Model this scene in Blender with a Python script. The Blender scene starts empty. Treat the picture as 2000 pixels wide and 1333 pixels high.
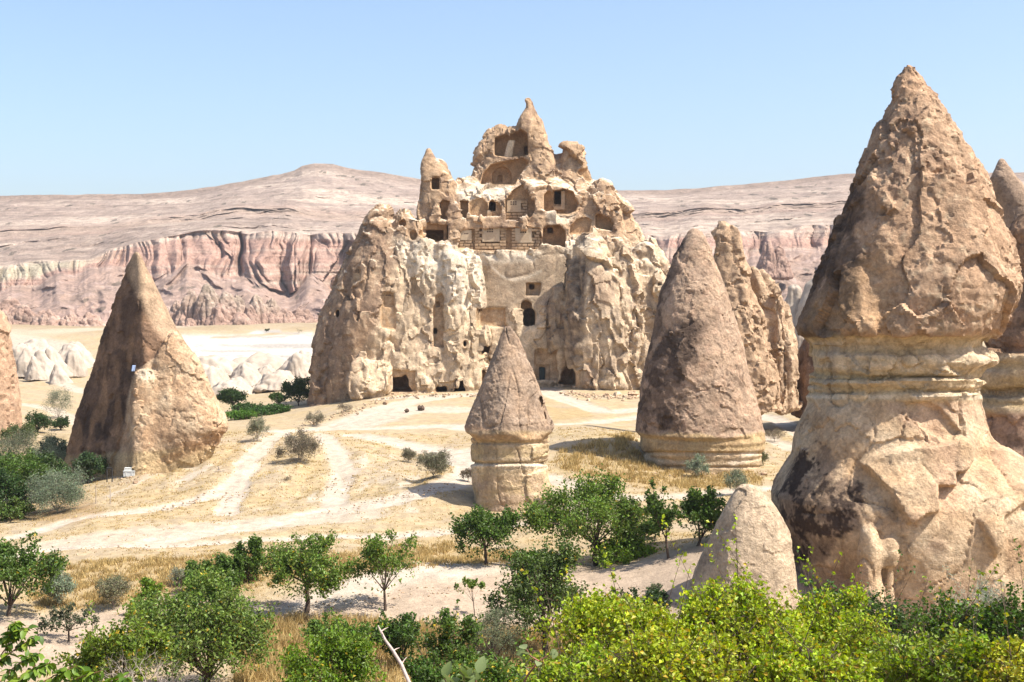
import bpy, math, random
import numpy as np
from mathutils import Vector
C = bpy.context.scene.collection
R = math.radians

# ------------------------------------------------------------------ camera
F_PX = 2500.0                      # focal length in pixels of a 2000 px wide picture (45 mm)
HORIZON = 600.0
PITCH = math.atan((666.5 - HORIZON) / F_PX)
cam_data = bpy.data.cameras.new('camera')
cam_data.lens = 45.0
cam_data.sensor_width = 36.0
cam_data.clip_start = 0.1
cam_data.clip_end = 9000
cam = bpy.data.objects.new('camera', cam_data)
C.objects.link(cam)
cam.location = (0, 0, 0)
cam.rotation_euler = (R(90) - PITCH, 0, 0)
bpy.context.scene.camera = cam

# ------------------------------------------------------------------ sky, sun, exposure
SUN = np.array([0.528, -0.185, 0.829])
world = bpy.data.worlds.new('World')
bpy.context.scene.world = world
world.use_nodes = True
wn = world.node_tree
bg = wn.nodes['Background']
sky = wn.nodes.new('ShaderNodeTexSky')
sky.sky_type = 'NISHITA'
sky.sun_disc = False
sky.sun_elevation = math.asin(SUN[2])
sky.sun_rotation = math.atan2(SUN[0], SUN[1])
sky.altitude = 0
sky.air_density = 1.0
sky.dust_density = 2.5
sky.ozone_density = 3.0
wn.links.new(sky.outputs[0], bg.inputs['Color'])
bg.inputs['Strength'].default_value = 0.126
sl = bpy.data.lights.new('sun', 'SUN')
sl.energy = 5.0
sl.angle = R(0.55)
sl.color = (1.0, 0.945, 0.85)
sun = bpy.data.objects.new('sun', sl)
C.objects.link(sun)
sun.rotation_euler = Vector(SUN).to_track_quat('Z', 'Y').to_euler()
vs = bpy.context.scene.view_settings
vs.view_transform = 'Standard'
vs.look = 'None'
vs.gamma = 1.0
vs.use_curve_mapping = False
vs.exposure = 0.95
cy = bpy.context.scene.cycles
cy.max_bounces = 6
cy.diffuse_bounces = 4
cy.glossy_bounces = 2
cy.transmission_bounces = 3
cy.transparent_max_bounces = 4
cy.volume_bounces = 0
cy.caustics_reflective = False
cy.caustics_refractive = False

# ------------------------------------------------------------------ measuring: photo pixel + distance <-> place
cp, sp = math.cos(PITCH), math.sin(PITCH)
def place(px, py, Y):
    """the point at forward distance Y that stands at (px, py) of the picture measured with a 2000 px ruler"""
    cx = (np.asarray(px, float) - 1000.0) / F_PX
    cz = -(np.asarray(py, float) - 666.5) / F_PX
    ry = cp + cz * sp
    rz = -sp + cz * cp
    k = Y / ry
    return cx * k, Y + 0 * k, rz * k
def zof(py, Y):
    return place(1000.0, py, Y)[2]
def xof(px, py, Y):
    return place(px, py, Y)[0]
def pix(x, y, z):
    fy = y * cp - z * sp
    uz = y * sp + z * cp
    return 1000 + F_PX * x / fy, 666.5 - F_PX * uz / fy

# ------------------------------------------------------------------ noise
_rs = np.random.RandomState(7)
_PERM = _rs.permutation(256).astype(np.int32)
_PERM = np.concatenate([_PERM, _PERM, _PERM])
_G = _rs.normal(size=(256, 3)).astype(np.float32)
_G /= np.linalg.norm(_G, axis=1)[:, None]
_RND = _rs.rand(256, 3).astype(np.float32)
def perlin(p, seed=0):
    p = np.asarray(p, np.float32) + np.float32(seed * 17.31)
    i = np.floor(p).astype(np.int32)
    f = p - i
    w = f * f * f * (f * (f * 6 - 15) + 10)
    i &= 255
    out = np.zeros(len(p), np.float32)
    for a in (0, 1):
        wa = w[:, 0] if a else 1 - w[:, 0]
        ha = _PERM[(i[:, 0] + a) & 255]
        for b in (0, 1):
            wb = wa * (w[:, 1] if b else 1 - w[:, 1])
            hb = _PERM[ha + ((i[:, 1] + b) & 255)]
            for c in (0, 1):
                wc = wb * (w[:, 2] if c else 1 - w[:, 2])
                g = _G[_PERM[hb + ((i[:, 2] + c) & 255)]]
                out += wc * (g[:, 0] * (f[:, 0] - a) + g[:, 1] * (f[:, 1] - b) + g[:, 2] * (f[:, 2] - c))
    return out * 1.6
def fbm(p, octaves=4, seed=0, gain=0.5, lac=2.1):
    p = np.asarray(p, np.float32)
    o = np.zeros(len(p), np.float32); a = 1.0; n = 0
    for k in range(octaves):
        o += a * perlin(p, seed + k); n += a
        a *= gain; p = p * lac
    return o / n
def ridged(p, octaves=3, seed=0, gain=0.5, lac=2.1):
    p = np.asarray(p, np.float32)
    o = np.zeros(len(p), np.float32); a = 1.0; n = 0
    for k in range(octaves):
        o += a * (1 - np.abs(perlin(p, seed + k)) * 1.6); n += a
        a *= gain; p = p * lac
    return o / n                      # near 1 on thin creases
def worley(p, seed=0):
    """F1, F2 and a random value of the nearest cell"""
    p = np.asarray(p, np.float32) + np.float32(seed * 9.7)
    i = np.floor(p).astype(np.int32); f = p - i
    f1 = np.full(len(p), 9, np.float32); f2 = f1.copy(); idc = np.zeros(len(p), np.float32)
    for a in (-1, 0, 1):
        for b in (-1, 0, 1):
            for c in (-1, 0, 1):
                h = _PERM[_PERM[_PERM[(i[:, 0] + a) & 255] + ((i[:, 1] + b) & 255)] + ((i[:, 2] + c) & 255)]
                q = _RND[h]
                d = (q[:, 0] + a - f[:, 0]) ** 2 + (q[:, 1] + b - f[:, 1]) ** 2 + (q[:, 2] + c - f[:, 2]) ** 2
                n = d < f1
                f2 = np.where(n, f1, np.minimum(f2, d))
                idc = np.where(n, _RND[(h + 77) & 255][:, 0], idc)
                f1 = np.where(n, d, f1)
    return np.sqrt(f1), np.sqrt(f2), idc
def facets(p, seed=0):
    """broken-face noise: every cell is a tilted plane. Returns tilt, offset (both about -0.5..0.5) and the distance to the cell's edge"""
    p = np.asarray(p, np.float32) + np.float32(seed * 9.7)
    i = np.floor(p).astype(np.int32); f = p - i
    f1 = np.full(len(p), 9, np.float32); f2 = f1.copy(); off = np.zeros(len(p), np.float32); til = off.copy()
    for a in (-1, 0, 1):
        for b in (-1, 0, 1):
            for c in (-1, 0, 1):
                h = _PERM[_PERM[_PERM[(i[:, 0] + a) & 255] + ((i[:, 1] + b) & 255)] + ((i[:, 2] + c) & 255)]
                q = _RND[h]
                dx, dy, dz = q[:, 0] + a - f[:, 0], q[:, 1] + b - f[:, 1], q[:, 2] + c - f[:, 2]
                d = dx * dx + dy * dy + dz * dz
                n = d < f1
                f2 = np.where(n, f1, np.minimum(f2, d))
                g = _G[(h + 31) & 255]
                til = np.where(n, -(g[:, 0] * dx + g[:, 1] * dy + g[:, 2] * dz), til)
                off = np.where(n, _RND[(h + 77) & 255][:, 0] - 0.5, off)
                f1 = np.where(n, d, f1)
    return til, off, np.sqrt(f2) - np.sqrt(f1)
def sstep(a, b, x):
    t = np.clip((x - a) / (b - a), 0, 1)
    return t * t * (3 - 2 * t)
def mixc(a, b, t):
    t = np.asarray(t)[..., None]
    return a * (1 - t) + np.asarray(b) * t
def col(*c):
    return np.array(c, np.float32)

# ------------------------------------------------------------------ object helpers
def tag(o, label=None, cat=None, group=None, kind=None):
    if label: o['label'] = label
    if cat: o['category'] = cat
    if group: o['group'] = group
    if kind: o['kind'] = kind
    return o
def empty(name, loc=(0, 0, 0)):
    o = bpy.data.objects.new(name, None)
    o.location = [float(v) for v in loc]
    o.empty_display_size = 0.3
    C.objects.link(o)
    return o
def child(o, parent):
    """parent a mesh whose vertices are in world coordinates: it keeps its place"""
    o.parent = parent
    o.matrix_parent_inverse = parent.matrix_basis.inverted()
    return o
def mesh_np(name, V, faces, mat, parent=None, colors=None, smooth=True):
    """faces: an (n,3) or (n,4) array, or a list of such arrays"""
    if not isinstance(faces, (list, tuple)): faces = [faces]
    faces = [np.asarray(f, np.int32) for f in faces if len(f)]
    me = bpy.data.meshes.new(name)
    V = np.ascontiguousarray(V, np.float32)
    me.vertices.add(len(V)); me.vertices.foreach_set('co', V.ravel())
    idx = np.concatenate([f.ravel() for f in faces])
    tot = np.concatenate([np.full(len(f), f.shape[1], np.int32) for f in faces])
    st = np.zeros(len(tot), np.int32); st[1:] = np.cumsum(tot)[:-1]
    me.loops.add(len(idx)); me.loops.foreach_set('vertex_index', idx)
    me.polygons.add(len(tot)); me.polygons.foreach_set('loop_start', st)
    me.polygons.foreach_set('loop_total', tot)
    me.polygons.foreach_set('use_smooth', np.full(len(tot), smooth, bool))
    if colors is not None:
        a = me.attributes.new('Col', 'FLOAT_COLOR', 'POINT')
        cc = np.ones((len(V), 4), np.float32); cc[:, :3] = colors
        a.data.foreach_set('color', cc.ravel())
    me.update(calc_edges=True)
    if smooth and mat is not None and mat.name.startswith('tuff'): me.set_sharp_from_angle(angle=R(34))
    if mat: me.materials.append(mat)
    o = bpy.data.objects.new(name, me)
    C.objects.link(o)
    if parent is not None: child(o, parent)
    return o
def split_mesh(parts, V, Q, mat, parent, colors):
    """parts: [(name, face mask)]; each becomes its own mesh under parent"""
    out = []
    for name, m in parts:
        q = Q[m]
        if not len(q): continue
        used, inv = np.unique(q.ravel(), return_inverse=True)
        out.append(mesh_np(name, V[used], inv.reshape(q.shape), mat, parent, colors[used]))
    return out
def normals(V, Q):
    a, b, c, d = V[Q[:, 0]], V[Q[:, 1]], V[Q[:, 2]], V[Q[:, 3]]
    n = np.cross(c - a, d - b)
    N = np.stack([np.bincount(Q.ravel(), np.repeat(n[:, k], 4), len(V)) for k in range(3)], 1)
    return (N / np.maximum(np.linalg.norm(N, axis=1), 1e-9)[:, None]).astype(np.float32)
def smooth_vals(vals, Q, n, it=1):
    for _ in range(it):
        s = np.zeros(n); c = np.zeros(n)
        fm = vals[Q].mean(1)
        s = np.bincount(Q.ravel(), np.repeat(fm, 4), n); c = np.bincount(Q.ravel(), minlength=n)
        vals = s / np.maximum(c, 1)
    return vals

# ------------------------------------------------------------------ materials
def nodes_of(m):
    m.use_nodes = True
    nt = m.node_tree
    return nt, nt.nodes, nt.links, nt.nodes['Principled BSDF']
def rock_material(name, scale=1.0, bump=0.5, contrast=0.35, dist=0.15, tint=None):
    m = bpy.data.materials.new(name)
    nt, N, L, b = nodes_of(m)
    b.inputs['Roughness'].default_value = 0.95
    b.inputs['Specular IOR Level'].default_value = 0.12
    at = N.new('ShaderNodeAttribute'); at.attribute_name = 'Col'
    tc = N.new('ShaderNodeTexCoord')
    n1 = N.new('ShaderNodeTexNoise'); n1.inputs['Scale'].default_value = 0.9 * scale
    n1.inputs['Detail'].default_value = 9; n1.inputs['Roughness'].default_value = 0.68
    n2 = N.new('ShaderNodeTexNoise'); n2.inputs['Scale'].default_value = 6.0 * scale
    n2.inputs['Detail'].default_value = 6; n2.inputs['Roughness'].default_value = 0.7
    for n in (n1, n2): L.new(tc.outputs['Object'], n.inputs['Vector'])
    mr = N.new('ShaderNodeMapRange'); mr.inputs['From Min'].default_value = 0.3; mr.inputs['From Max'].default_value = 0.7
    mr.inputs['To Min'].default_value = 1 - contrast; mr.inputs['To Max'].default_value = 1 + contrast * 0.55
    L.new(n1.outputs['Fac'], mr.inputs['Value'])
    mr2 = N.new('ShaderNodeMapRange'); mr2.inputs['From Min'].default_value = 0.3; mr2.inputs['From Max'].default_value = 0.7
    mr2.inputs['To Min'].default_value = 1 - contrast * 0.8; mr2.inputs['To Max'].default_value = 1 + contrast * 0.5
    L.new(n2.outputs['Fac'], mr2.inputs['Value'])
    mm = N.new('ShaderNodeMath'); mm.operation = 'MULTIPLY'
    L.new(mr.outputs[0], mm.inputs[0]); L.new(mr2.outputs[0], mm.inputs[1])
    vm = N.new('ShaderNodeVectorMath'); vm.operation = 'SCALE'
    tm = N.new('ShaderNodeVectorMath'); tm.operation = 'MULTIPLY'; tm.inputs[1].default_value = tint or (1, 1, 1)
    L.new(at.outputs['Color'], tm.inputs[0])
    L.new(tm.outputs[0], vm.inputs[0]); L.new(mm.outputs[0], vm.inputs['Scale'])
    L.new(vm.outputs[0], b.inputs['Base Color'])
    add = N.new('ShaderNodeMath'); add.operation = 'MULTIPLY_ADD'; add.inputs[1].default_value = 0.45
    L.new(n2.outputs['Fac'], add.inputs[0]); L.new(n1.outputs['Fac'], add.inputs[2])
    vo = N.new('ShaderNodeTexVoronoi'); vo.feature = 'F1'; vo.inputs['Scale'].default_value = 2.6 * scale
    wp = N.new('ShaderNodeVectorMath'); wp.operation = 'MULTIPLY_ADD'; wp.inputs[1].default_value = (0.5 / scale,) * 3
    L.new(n2.outputs['Color'], wp.inputs[0]); L.new(tc.outputs['Object'], wp.inputs[2]); L.new(wp.outputs[0], vo.inputs['Vector'])
    vc = N.new('ShaderNodeSeparateColor'); L.new(vo.outputs['Color'], vc.inputs[0])
    a2 = N.new('ShaderNodeMath'); a2.operation = 'MULTIPLY_ADD'; a2.inputs[1].default_value = 0.22
    L.new(vc.outputs[0], a2.inputs[0]); L.new(add.outputs[0], a2.inputs[2])
    bp = N.new('ShaderNodeBump'); bp.inputs['Strength'].default_value = bump; bp.inputs['Distance'].default_value = dist
    L.new(a2.outputs[0], bp.inputs['Height']); L.new(bp.outputs[0], b.inputs['Normal'])
    return m
def plain_material(name, c, rough=0.8, var=0.15, scale=8.0, spec=0.2):
    m = bpy.data.materials.new(name)
    nt, N, L, b = nodes_of(m)
    b.inputs['Roughness'].default_value = rough
    b.inputs['Specular IOR Level'].default_value = spec
    tc = N.new('ShaderNodeTexCoord')
    n1 = N.new('ShaderNodeTexNoise'); n1.inputs['Scale'].default_value = scale; n1.inputs['Detail'].default_value = 6
    L.new(tc.outputs['Object'], n1.inputs['Vector'])
    mr = N.new('ShaderNodeMapRange'); mr.inputs['From Min'].default_value = 0.3; mr.inputs['From Max'].default_value = 0.7
    mr.inputs['To Min'].default_value = 1 - var; mr.inputs['To Max'].default_value = 1 + var
    L.new(n1.outputs['Fac'], mr.inputs['Value'])
    vm = N.new('ShaderNodeVectorMath'); vm.operation = 'SCALE'; vm.inputs[0].default_value = c
    L.new(mr.outputs[0], vm.inputs['Scale']); L.new(vm.outputs[0], b.inputs['Base Color'])
    bp = N.new('ShaderNodeBump'); bp.inputs['Strength'].default_value = 0.3; bp.inputs['Distance'].default_value = 0.02
    L.new(n1.outputs['Fac'], bp.inputs['Height']); L.new(bp.outputs[0], b.inputs['Normal'])
    return m
def leaf_material(name, translucent=0.35, rough=0.5, spec=0.35):
    m = bpy.data.materials.new(name)
    nt, N, L, b = nodes_of(m)
    b.inputs['Roughness'].default_value = rough
    b.inputs['Specular IOR Level'].default_value = spec
    at = N.new('ShaderNodeAttribute'); at.attribute_name = 'Col'
    L.new(at.outputs['Color'], b.inputs['Base Color'])
    tr = N.new('ShaderNodeBsdfTranslucent')
    hs = N.new('ShaderNodeHueSaturation'); hs.inputs['Value'].default_value = 1.25; hs.inputs['Saturation'].default_value = 1.1
    L.new(at.outputs['Color'], hs.inputs['Color']); L.new(hs.outputs[0], tr.inputs['Color'])
    mx = N.new('ShaderNodeMixShader'); mx.inputs['Fac'].default_value = translucent
    L.new(b.outputs[0], mx.inputs[1]); L.new(tr.outputs[0], mx.inputs[2])
    L.new(mx.outputs[0], N['Material Output'].inputs['Surface'])
    return m
M_ROCK = rock_material('tuff', 1.0, 0.9, 0.42, 0.28, tint=(1.19, 1.13, 1.07))
M_ROCK_FAR = rock_material('tuff_seen_from_afar', 0.12, 0.9, 0.42, 2.6)
M_SMOOTH = rock_material('smooth_white_tuff', 0.5, 0.25, 0.16, 0.15)
M_SOIL = rock_material('soil', 1.3, 0.6, 0.30, 0.12)
M_LEAF = leaf_material('green_leaf')
M_SILVER = leaf_material('silver_leaf', 0.2, 0.7, 0.2)
M_DRY = leaf_material('dry_grass', 0.3, 0.8, 0.1)
M_BARK = plain_material('bark', (0.085, 0.06, 0.045), 0.9, 0.3, 12)
M_GREYBARK = plain_material('weathered_wood', (0.30, 0.25, 0.21), 0.9, 0.25, 14)

# ------------------------------------------------------------------ solids from distance fields
def surface_nets(F, x0, h):
    nx, ny, nz = F.shape
    S = F < 0
    s8 = np.zeros((nx - 1, ny - 1, nz - 1), np.int8)
    for a in (0, 1):
        for b in (0, 1):
            for c in (0, 1):
                s8 += S[a:nx - 1 + a, b:ny - 1 + b, c:nz - 1 + c]
    act = (s8 > 0) & (s8 < 8)
    I, J, K = np.nonzero(act)
    idx = np.full(act.shape, -1, np.int32)
    idx[I, J, K] = np.arange(len(I))
    acc = np.zeros((len(I), 3)); cnt = np.zeros(len(I))
    co = [(a, b, c) for a in (0, 1) for b in (0, 1) for c in (0, 1)]
    fv = {q: F[I + q[0], J + q[1], K + q[2]] for q in co}
    for q in co:
        for ax in range(3):
            if q[ax] == 0:
                r = list(q); r[ax] = 1; r = tuple(r)
                f0, f1 = fv[q], fv[r]
                cr = (f0 < 0) != (f1 < 0)
                t = np.where(cr, f0 / np.where(cr, f0 - f1, 1), 0)
                for k in range(3):
                    acc[:, k] += np.where(cr, q[k] + (t if k == ax else 0), 0)
                cnt += cr
    P = acc / cnt[:, None] + np.stack([I, J, K], 1)
    V = np.asarray(x0) + P * h
    quads = []
    for ax in range(3):
        b, c = (ax + 1) % 3, (ax + 2) % 3
        A = np.moveaxis(S, (ax, b, c), (0, 1, 2)); X = np.moveaxis(idx, (ax, b, c), (0, 1, 2))
        s0 = A[:-1, 1:-1, 1:-1]; s1 = A[1:, 1:-1, 1:-1]
        i, j, k = np.nonzero(s0 != s1)
        q = np.stack([X[i, j, k], X[i, j + 1, k], X[i, j + 1, k + 1], X[i, j, k + 1]], 1)
        flip = ~s0[i, j, k]
        q[flip] = q[flip][:, ::-1]
        quads.append(q)
    return V.astype(np.float32), np.concatenate(quads)
def smin(a, b, k):
    if k <= 0: return np.minimum(a, b)
    h = np.clip(0.5 + 0.5 * (b - a) / k, 0, 1)
    return b * (1 - h) + a * h - k * h * (1 - h)
def smax(a, b, k): return -smin(-a, -b, k)
def poly_sdf(x, z, P):
    """signed distance to polygon P (m,2); x, z broadcastable"""
    x, z = np.broadcast_arrays(x, z)
    d = np.full(x.shape, 1e9, np.float32); s = np.zeros(x.shape, bool)
    n = len(P)
    for i in range(n):
        a, b = P[i], P[(i + 1) % n]
        ex, ez = b - a
        wx, wz = x - a[0], z - a[1]
        t = np.clip((wx * ex + wz * ez) / (ex * ex + ez * ez + 1e-12), 0, 1)
        d = np.minimum(d, (wx - ex * t) ** 2 + (wz - ez * t) ** 2)
        c = (a[1] > z) != (b[1] > z)
        with np.errstate(divide='ignore', invalid='ignore'):
            xi = ex * (z - a[1]) / (ez if abs(ez) > 1e-9 else 1e-9) + a[0]
        s ^= c & (x < xi)
    d = np.sqrt(d)
    return np.where(s, -d, d)
class Solid:
    """a rock body: cones and carved niches on a regular grid of the world"""
    def __init__(s, Y, u0, u1, v0, v1, front, back, h):
        s.Y, s.h = Y, h
        sc = Y / F_PX
        s.x = np.arange((u0 - 1000) * sc, (u1 - 1000) * sc, h, dtype=np.float32)
        s.y = np.arange(Y + front, Y + back, h, dtype=np.float32)
        s.z = np.arange(zof(v1, Y), zof(v0, Y), h, dtype=np.float32)
        s.F = np.full((len(s.x), len(s.y), len(s.z)), 4.0, np.float32)
        s.F0 = None
    def rng(s, arr, a, b):
        i = int(np.clip(np.searchsorted(arr, a), 0, len(arr))); j = int(np.clip(np.searchsorted(arr, b), 0, len(arr)))
        return slice(i, max(j, i))
    def cone(s, prof, dy=0.0, k=1.0, blend=0.5, p=2.0, cuts=(), cutr=0.4, lean=None, op='add'):
        """prof rows (v, left u, right u[, extra dy]) read off the picture; cuts: (u, v, front dy, nx, ny, nz)"""
        Yc = s.Y + dy
        pr = np.array([tuple(r) + (0,) * (4 - len(r)) for r in prof], float)
        zz = zof(pr[:, 0], Yc)
        xl, xr = xof(pr[:, 1], pr[:, 0], Yc), xof(pr[:, 2], pr[:, 0], Yc)
        o = np.argsort(zz)
        zz, xl, xr, ex = zz[o], xl[o], xr[o], pr[o, 3]
        m = blend + 1.2
        sx, sz = s.rng(s.x, xl.min() - m, xr.max() + m), s.rng(s.z, -1e9, zz[-1] + m)
        hw = ((xr - xl) / 2).max() * k + m
        sy = s.rng(s.y, Yc + ex.min() - hw, Yc + ex.max() + hw)
        X = s.x[sx][:, None, None]; Yy = s.y[sy][None, :, None]; Z = s.z[sz]
        cx = np.interp(Z, zz, (xl + xr) / 2).astype(np.float32)[None, None]
        w = np.maximum(np.interp(Z, zz, (xr - xl) / 2), 0.06).astype(np.float32)[None, None]
        yc = (Yc + np.interp(Z, zz, ex)).astype(np.float32)[None, None]
        if p == 2: e = np.sqrt(((X - cx) / w) ** 2 + ((Yy - yc) / (k * w)) ** 2)
        else: e = (np.abs((X - cx) / w) ** p + np.abs((Yy - yc) / (k * w)) ** p) ** (1 / p)
        d = (e - 1) * w * (0.9 * min(1, k) if k < 1 else 0.9)
        d = smax(d, Z[None, None] - np.float32(zz[-1]), 0.15)
        for (u, v, fdy, a, b, c) in cuts:
            q = place(u, v, s.Y + fdy); n = np.array([a, b, c]); n = n / np.linalg.norm(n)
            pl = (X - q[0]) * n[0] + (Yy - q[1]) * n[1] + (Z[None, None] - q[2]) * n[2]
            d = smax(d, pl.astype(np.float32), cutr)
        if op == 'add': s.F[sx, sy, sz] = smin(s.F[sx, sy, sz], d, blend)
        else: s.F[sx, sy, sz] = smax(s.F[sx, sy, sz], -d, blend)
    def freeze(s):
        """remember the uncarved body and where its front surface is"""
        s.F0 = s.F.copy()
        ins = s.F0 < 0
        first = ins.argmax(1)
        s.front = np.where(ins.any(1), s.y[first], np.nan)
    def front_at(s, u, v, how='mean'):
        """front surface distance near picture points u, v"""
        u, v = np.atleast_1d(u), np.atleast_1d(v)
        y = np.full(len(u), s.Y)
        for _ in range(3):
            x, _y, z = place(u, v, y)
            i = np.clip(np.searchsorted(s.x, x), 0, len(s.x) - 1); j = np.clip(np.searchsorted(s.z, z), 0, len(s.z) - 1)
            y2 = s.front[i, j]
            y = np.where(np.isnan(y2), y, y2)
        return float(np.nanmax(y)) if how == 'max' else float(np.nanmin(y)) if how == 'min' else float(np.nanmean(y))
    def shape2d(s, kind, pts, Yn):
        """polygon in world x,z at distance Yn"""
        if kind == 'rect':
            u0, v0, u1, v1 = pts; P = [(u0, v0), (u1, v0), (u1, v1), (u0, v1)]
        elif kind == 'arch':
            u0, v0, u1, v1 = pts; r = (u1 - u0) / 2; hh = min(r, (v1 - v0) * 0.55)
            P = [((u0 + u1) / 2 - r * math.cos(t), v0 + hh - hh * math.sin(t)) for t in np.linspace(0, math.pi, 11)] + [(u1, v1), (u0, v1)]
        elif kind == 'oval':
            u0, v0, u1, v1 = pts
            P = [((u0 + u1) / 2 + (u1 - u0) / 2 * math.cos(t), (v0 + v1) / 2 + (v1 - v0) / 2 * math.sin(t)) for t in np.linspace(0, 2 * math.pi, 15)[:-1]]
        else: P = pts
        P = np.array(P, float)
        x, _, z = place(P[:, 0], P[:, 1], Yn)
        return np.stack([x, z], 1).astype(np.float32)
    def carve(s, kind, pts, depth, ref=None, r=0.12, Yn=None, Y0=None, F=None):
        """cut a prism from the front down to `depth` behind the front surface; returns the floor distance"""
        q = np.array(pts if kind == 'poly' else [(pts[0], pts[1]), (pts[2], pts[3])], float)
        uu = np.linspace(q[:, 0].min(), q[:, 0].max(), 6); vv = np.linspace(q[:, 1].min(), q[:, 1].max(), 6)
        gu, gv = np.meshgrid(uu, vv)
        if Yn is None:
            Yn = s.front_at(gu.ravel(), gv.ravel(), ref or 'mean') + depth
        P = s.shape2d(kind, pts, Yn - min(depth, 1.5) * 0.6)
        sx = s.rng(s.x, P[:, 0].min() - 1, P[:, 0].max() + 1); sz = s.rng(s.z, P[:, 1].min() - 1, P[:, 1].max() + 1)
        d2 = poly_sdf(s.x[sx][:, None], s.z[sz][None], P).astype(np.float32)
        d = smax(d2[:, None, :], (s.y - np.float32(Yn))[None, :, None], r)
        if Y0 is not None: d = np.maximum(d, np.float32(Y0) - s.y[None, :, None])
        s.F[sx, :, sz] = smax(s.F[sx, :, sz], -d, r)
        return Yn
    def relief(s, poly, amount, soft=0.15, Yp=None):
        """raise (amount > 0) or sink the front inside an outline"""
        Yp = Yp or s.front_at(*np.array(poly, float).mean(0))
        P = s.shape2d('poly', poly, Yp)
        sx = s.rng(s.x, P[:, 0].min() - 1, P[:, 0].max() + 1); sz = s.rng(s.z, P[:, 1].min() - 1, P[:, 1].max() + 1)
        d2 = poly_sdf(s.x[sx][:, None], s.z[sz][None], P)
        m = (amount * (1 - sstep(-soft, soft, d2))).astype(np.float32)
        near = (1 - sstep(s.Y - 1.0, s.Y + 1.0, s.y)).astype(np.float32)
        s.F[sx, :, sz] -= m[:, None, :] * near[None, :, None]
    def sample(s, A, V):
        q = [np.clip(((V[:, k] - a[0]) / s.h), 0, len(a) - 1.001) for k, a in enumerate((s.x, s.y, s.z))]
        i = [b.astype(int) for b in q]; f = [b - c for b, c in zip(q, i)]
        o = 0
        for a in (0, 1):
            for b in (0, 1):
                for c in (0, 1):
                    o = o + A[i[0] + a, i[1] + b, i[2] + c] * (f[0] if a else 1 - f[0]) * (f[1] if b else 1 - f[1]) * (f[2] if c else 1 - f[2])
        return o
    def mesh(s):
        F = s.F
        F[0] = F[-1] = 1; F[:, 0] = 1; F[:, -1] = 1; F[:, :, 0] = 1; F[:, :, -1] = 1
        V, Q = surface_nets(F, (s.x[0], s.y[0], s.z[0]), s.h)
        return V, Q
# ------------------------------------------------------------------ sky is the world; now the ground sheet
GP = np.array([  # (px, py, distance) of points of the ground
 (-300, 1420, 40), (0, 1390, 40), (300, 1400, 40), (600, 1400, 42), (900, 1400, 42), (1200, 1420, 38), (1500, 1430, 36), (1800, 1430, 36), (2200, 1430, 36),
 (0, 1900, 20), (700, 1900, 20), (1400, 1900, 20), (2000, 1900, 20), (500, 2600, 9), (1500, 2600, 9), (1000, 3200, 6),
 (600, 1290, 55), (900, 1300, 54), (300, 1310, 54), (0, 1300, 53), (-300, 1290, 54), (1150, 1300, 54), (1400, 1290, 54),
 (135, 1258, 57.5), (20, 1206, 60), (598, 1199, 62), (753, 1199, 62), (925, 1206, 61.5), (1068, 1270, 57), (1150, 1200, 61), (1250, 1215, 60.5),
 (430, 1178, 64), (700, 1135, 65.5), (820, 1099, 68), (930, 1102, 68), (1040, 1108, 67.5), (1200, 1112, 66.5), (1307, 1089, 66), (1430, 1056, 65), (1445, 1190, 60), (1560, 1190, 61), (1620, 1160, 64),
 (300, 1190, 63), (250, 1150, 66), (60, 1165, 65), (-300, 1170, 64),
 (880, 1106, 74), (1010, 1104, 73), (1170, 1107, 71.5), (1210, 1085, 73), (1360, 1062, 74), (700, 1095, 72), (450, 1105, 71), (200, 1110, 71),
 (60, 1082, 76.5), (300, 1067, 77), (600, 1054, 78), (900, 1046, 78.5), (1060, 1035, 79), (1250, 1020, 80), (1480, 1010, 80), (1700, 1180, 64), (2000, 1200, 63), (2300, 1200, 63),
 (20, 1050, 82), (200, 1012, 86), (420, 1000, 88), (650, 988, 89), (800, 955, 91), (870, 942, 92), (930, 1001, 87.5), (880, 1003, 86.6), (815, 1000, 86.4), (1010, 1004, 87), (1150, 985, 88), (1300, 970, 90), (1450, 985, 86),
 (60, 1010, 91), (180, 975, 96), (300, 950, 98), (440, 930, 99), (580, 925, 101), (720, 935, 98), (850, 915, 105), (1100, 916, 101), (1220, 925, 99), (1360, 925, 101), (1470, 925, 100),
 (180, 945, 105), (290, 905, 109), (400, 865, 115), (510, 855, 117), (600, 868, 112), (700, 870, 114), (900, 850, 124), (1100, 858, 111.5), (1200, 850, 111), (1530, 870, 115),
 (0, 945, 108), (-300, 950, 108), (60, 900, 124), (80, 850, 150), (20, 840, 140), (-300, 840, 140), (100, 780, 190), (80, 752, 268), (-300, 752, 268),
 (480, 838, 130), (540, 832, 134), (620, 835, 136), (590, 815, 155), (480, 815, 170), (470, 790, 205), (560, 768, 240), (440, 772, 248), (500, 748, 285), (600, 748, 262),
 (700, 800, 150), (790, 772, 171), (900, 772, 170), (820, 800, 150), (1000, 790, 157), (1100, 762, 174), (1200, 772, 167), (1150, 810, 146), (1260, 850, 125), (1530, 800, 150), (1600, 790, 152), (1540, 828, 130), (2000, 800, 150), (2300, 800, 150),
 (1000, 720, 215), (1400, 730, 215), (1700, 730, 215), (1580, 700, 290),
 (380, 694, 340), (600, 692, 340), (100, 700, 330), (380, 659, 372), (600, 655, 372), (420, 640, 480), (580, 634, 500), (70, 648, 420), (150, 642, 500), (-300, 640, 480), (1000, 640, 480), (1700, 640, 480), (2300, 640, 480),
 (-300, 622, 900), (500, 622, 900), (1000, 622, 900), (1700, 622, 900), (2300, 622, 900), (0, 612, 2500), (1000, 612, 2500), (2000, 612, 2500)], float)
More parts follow.
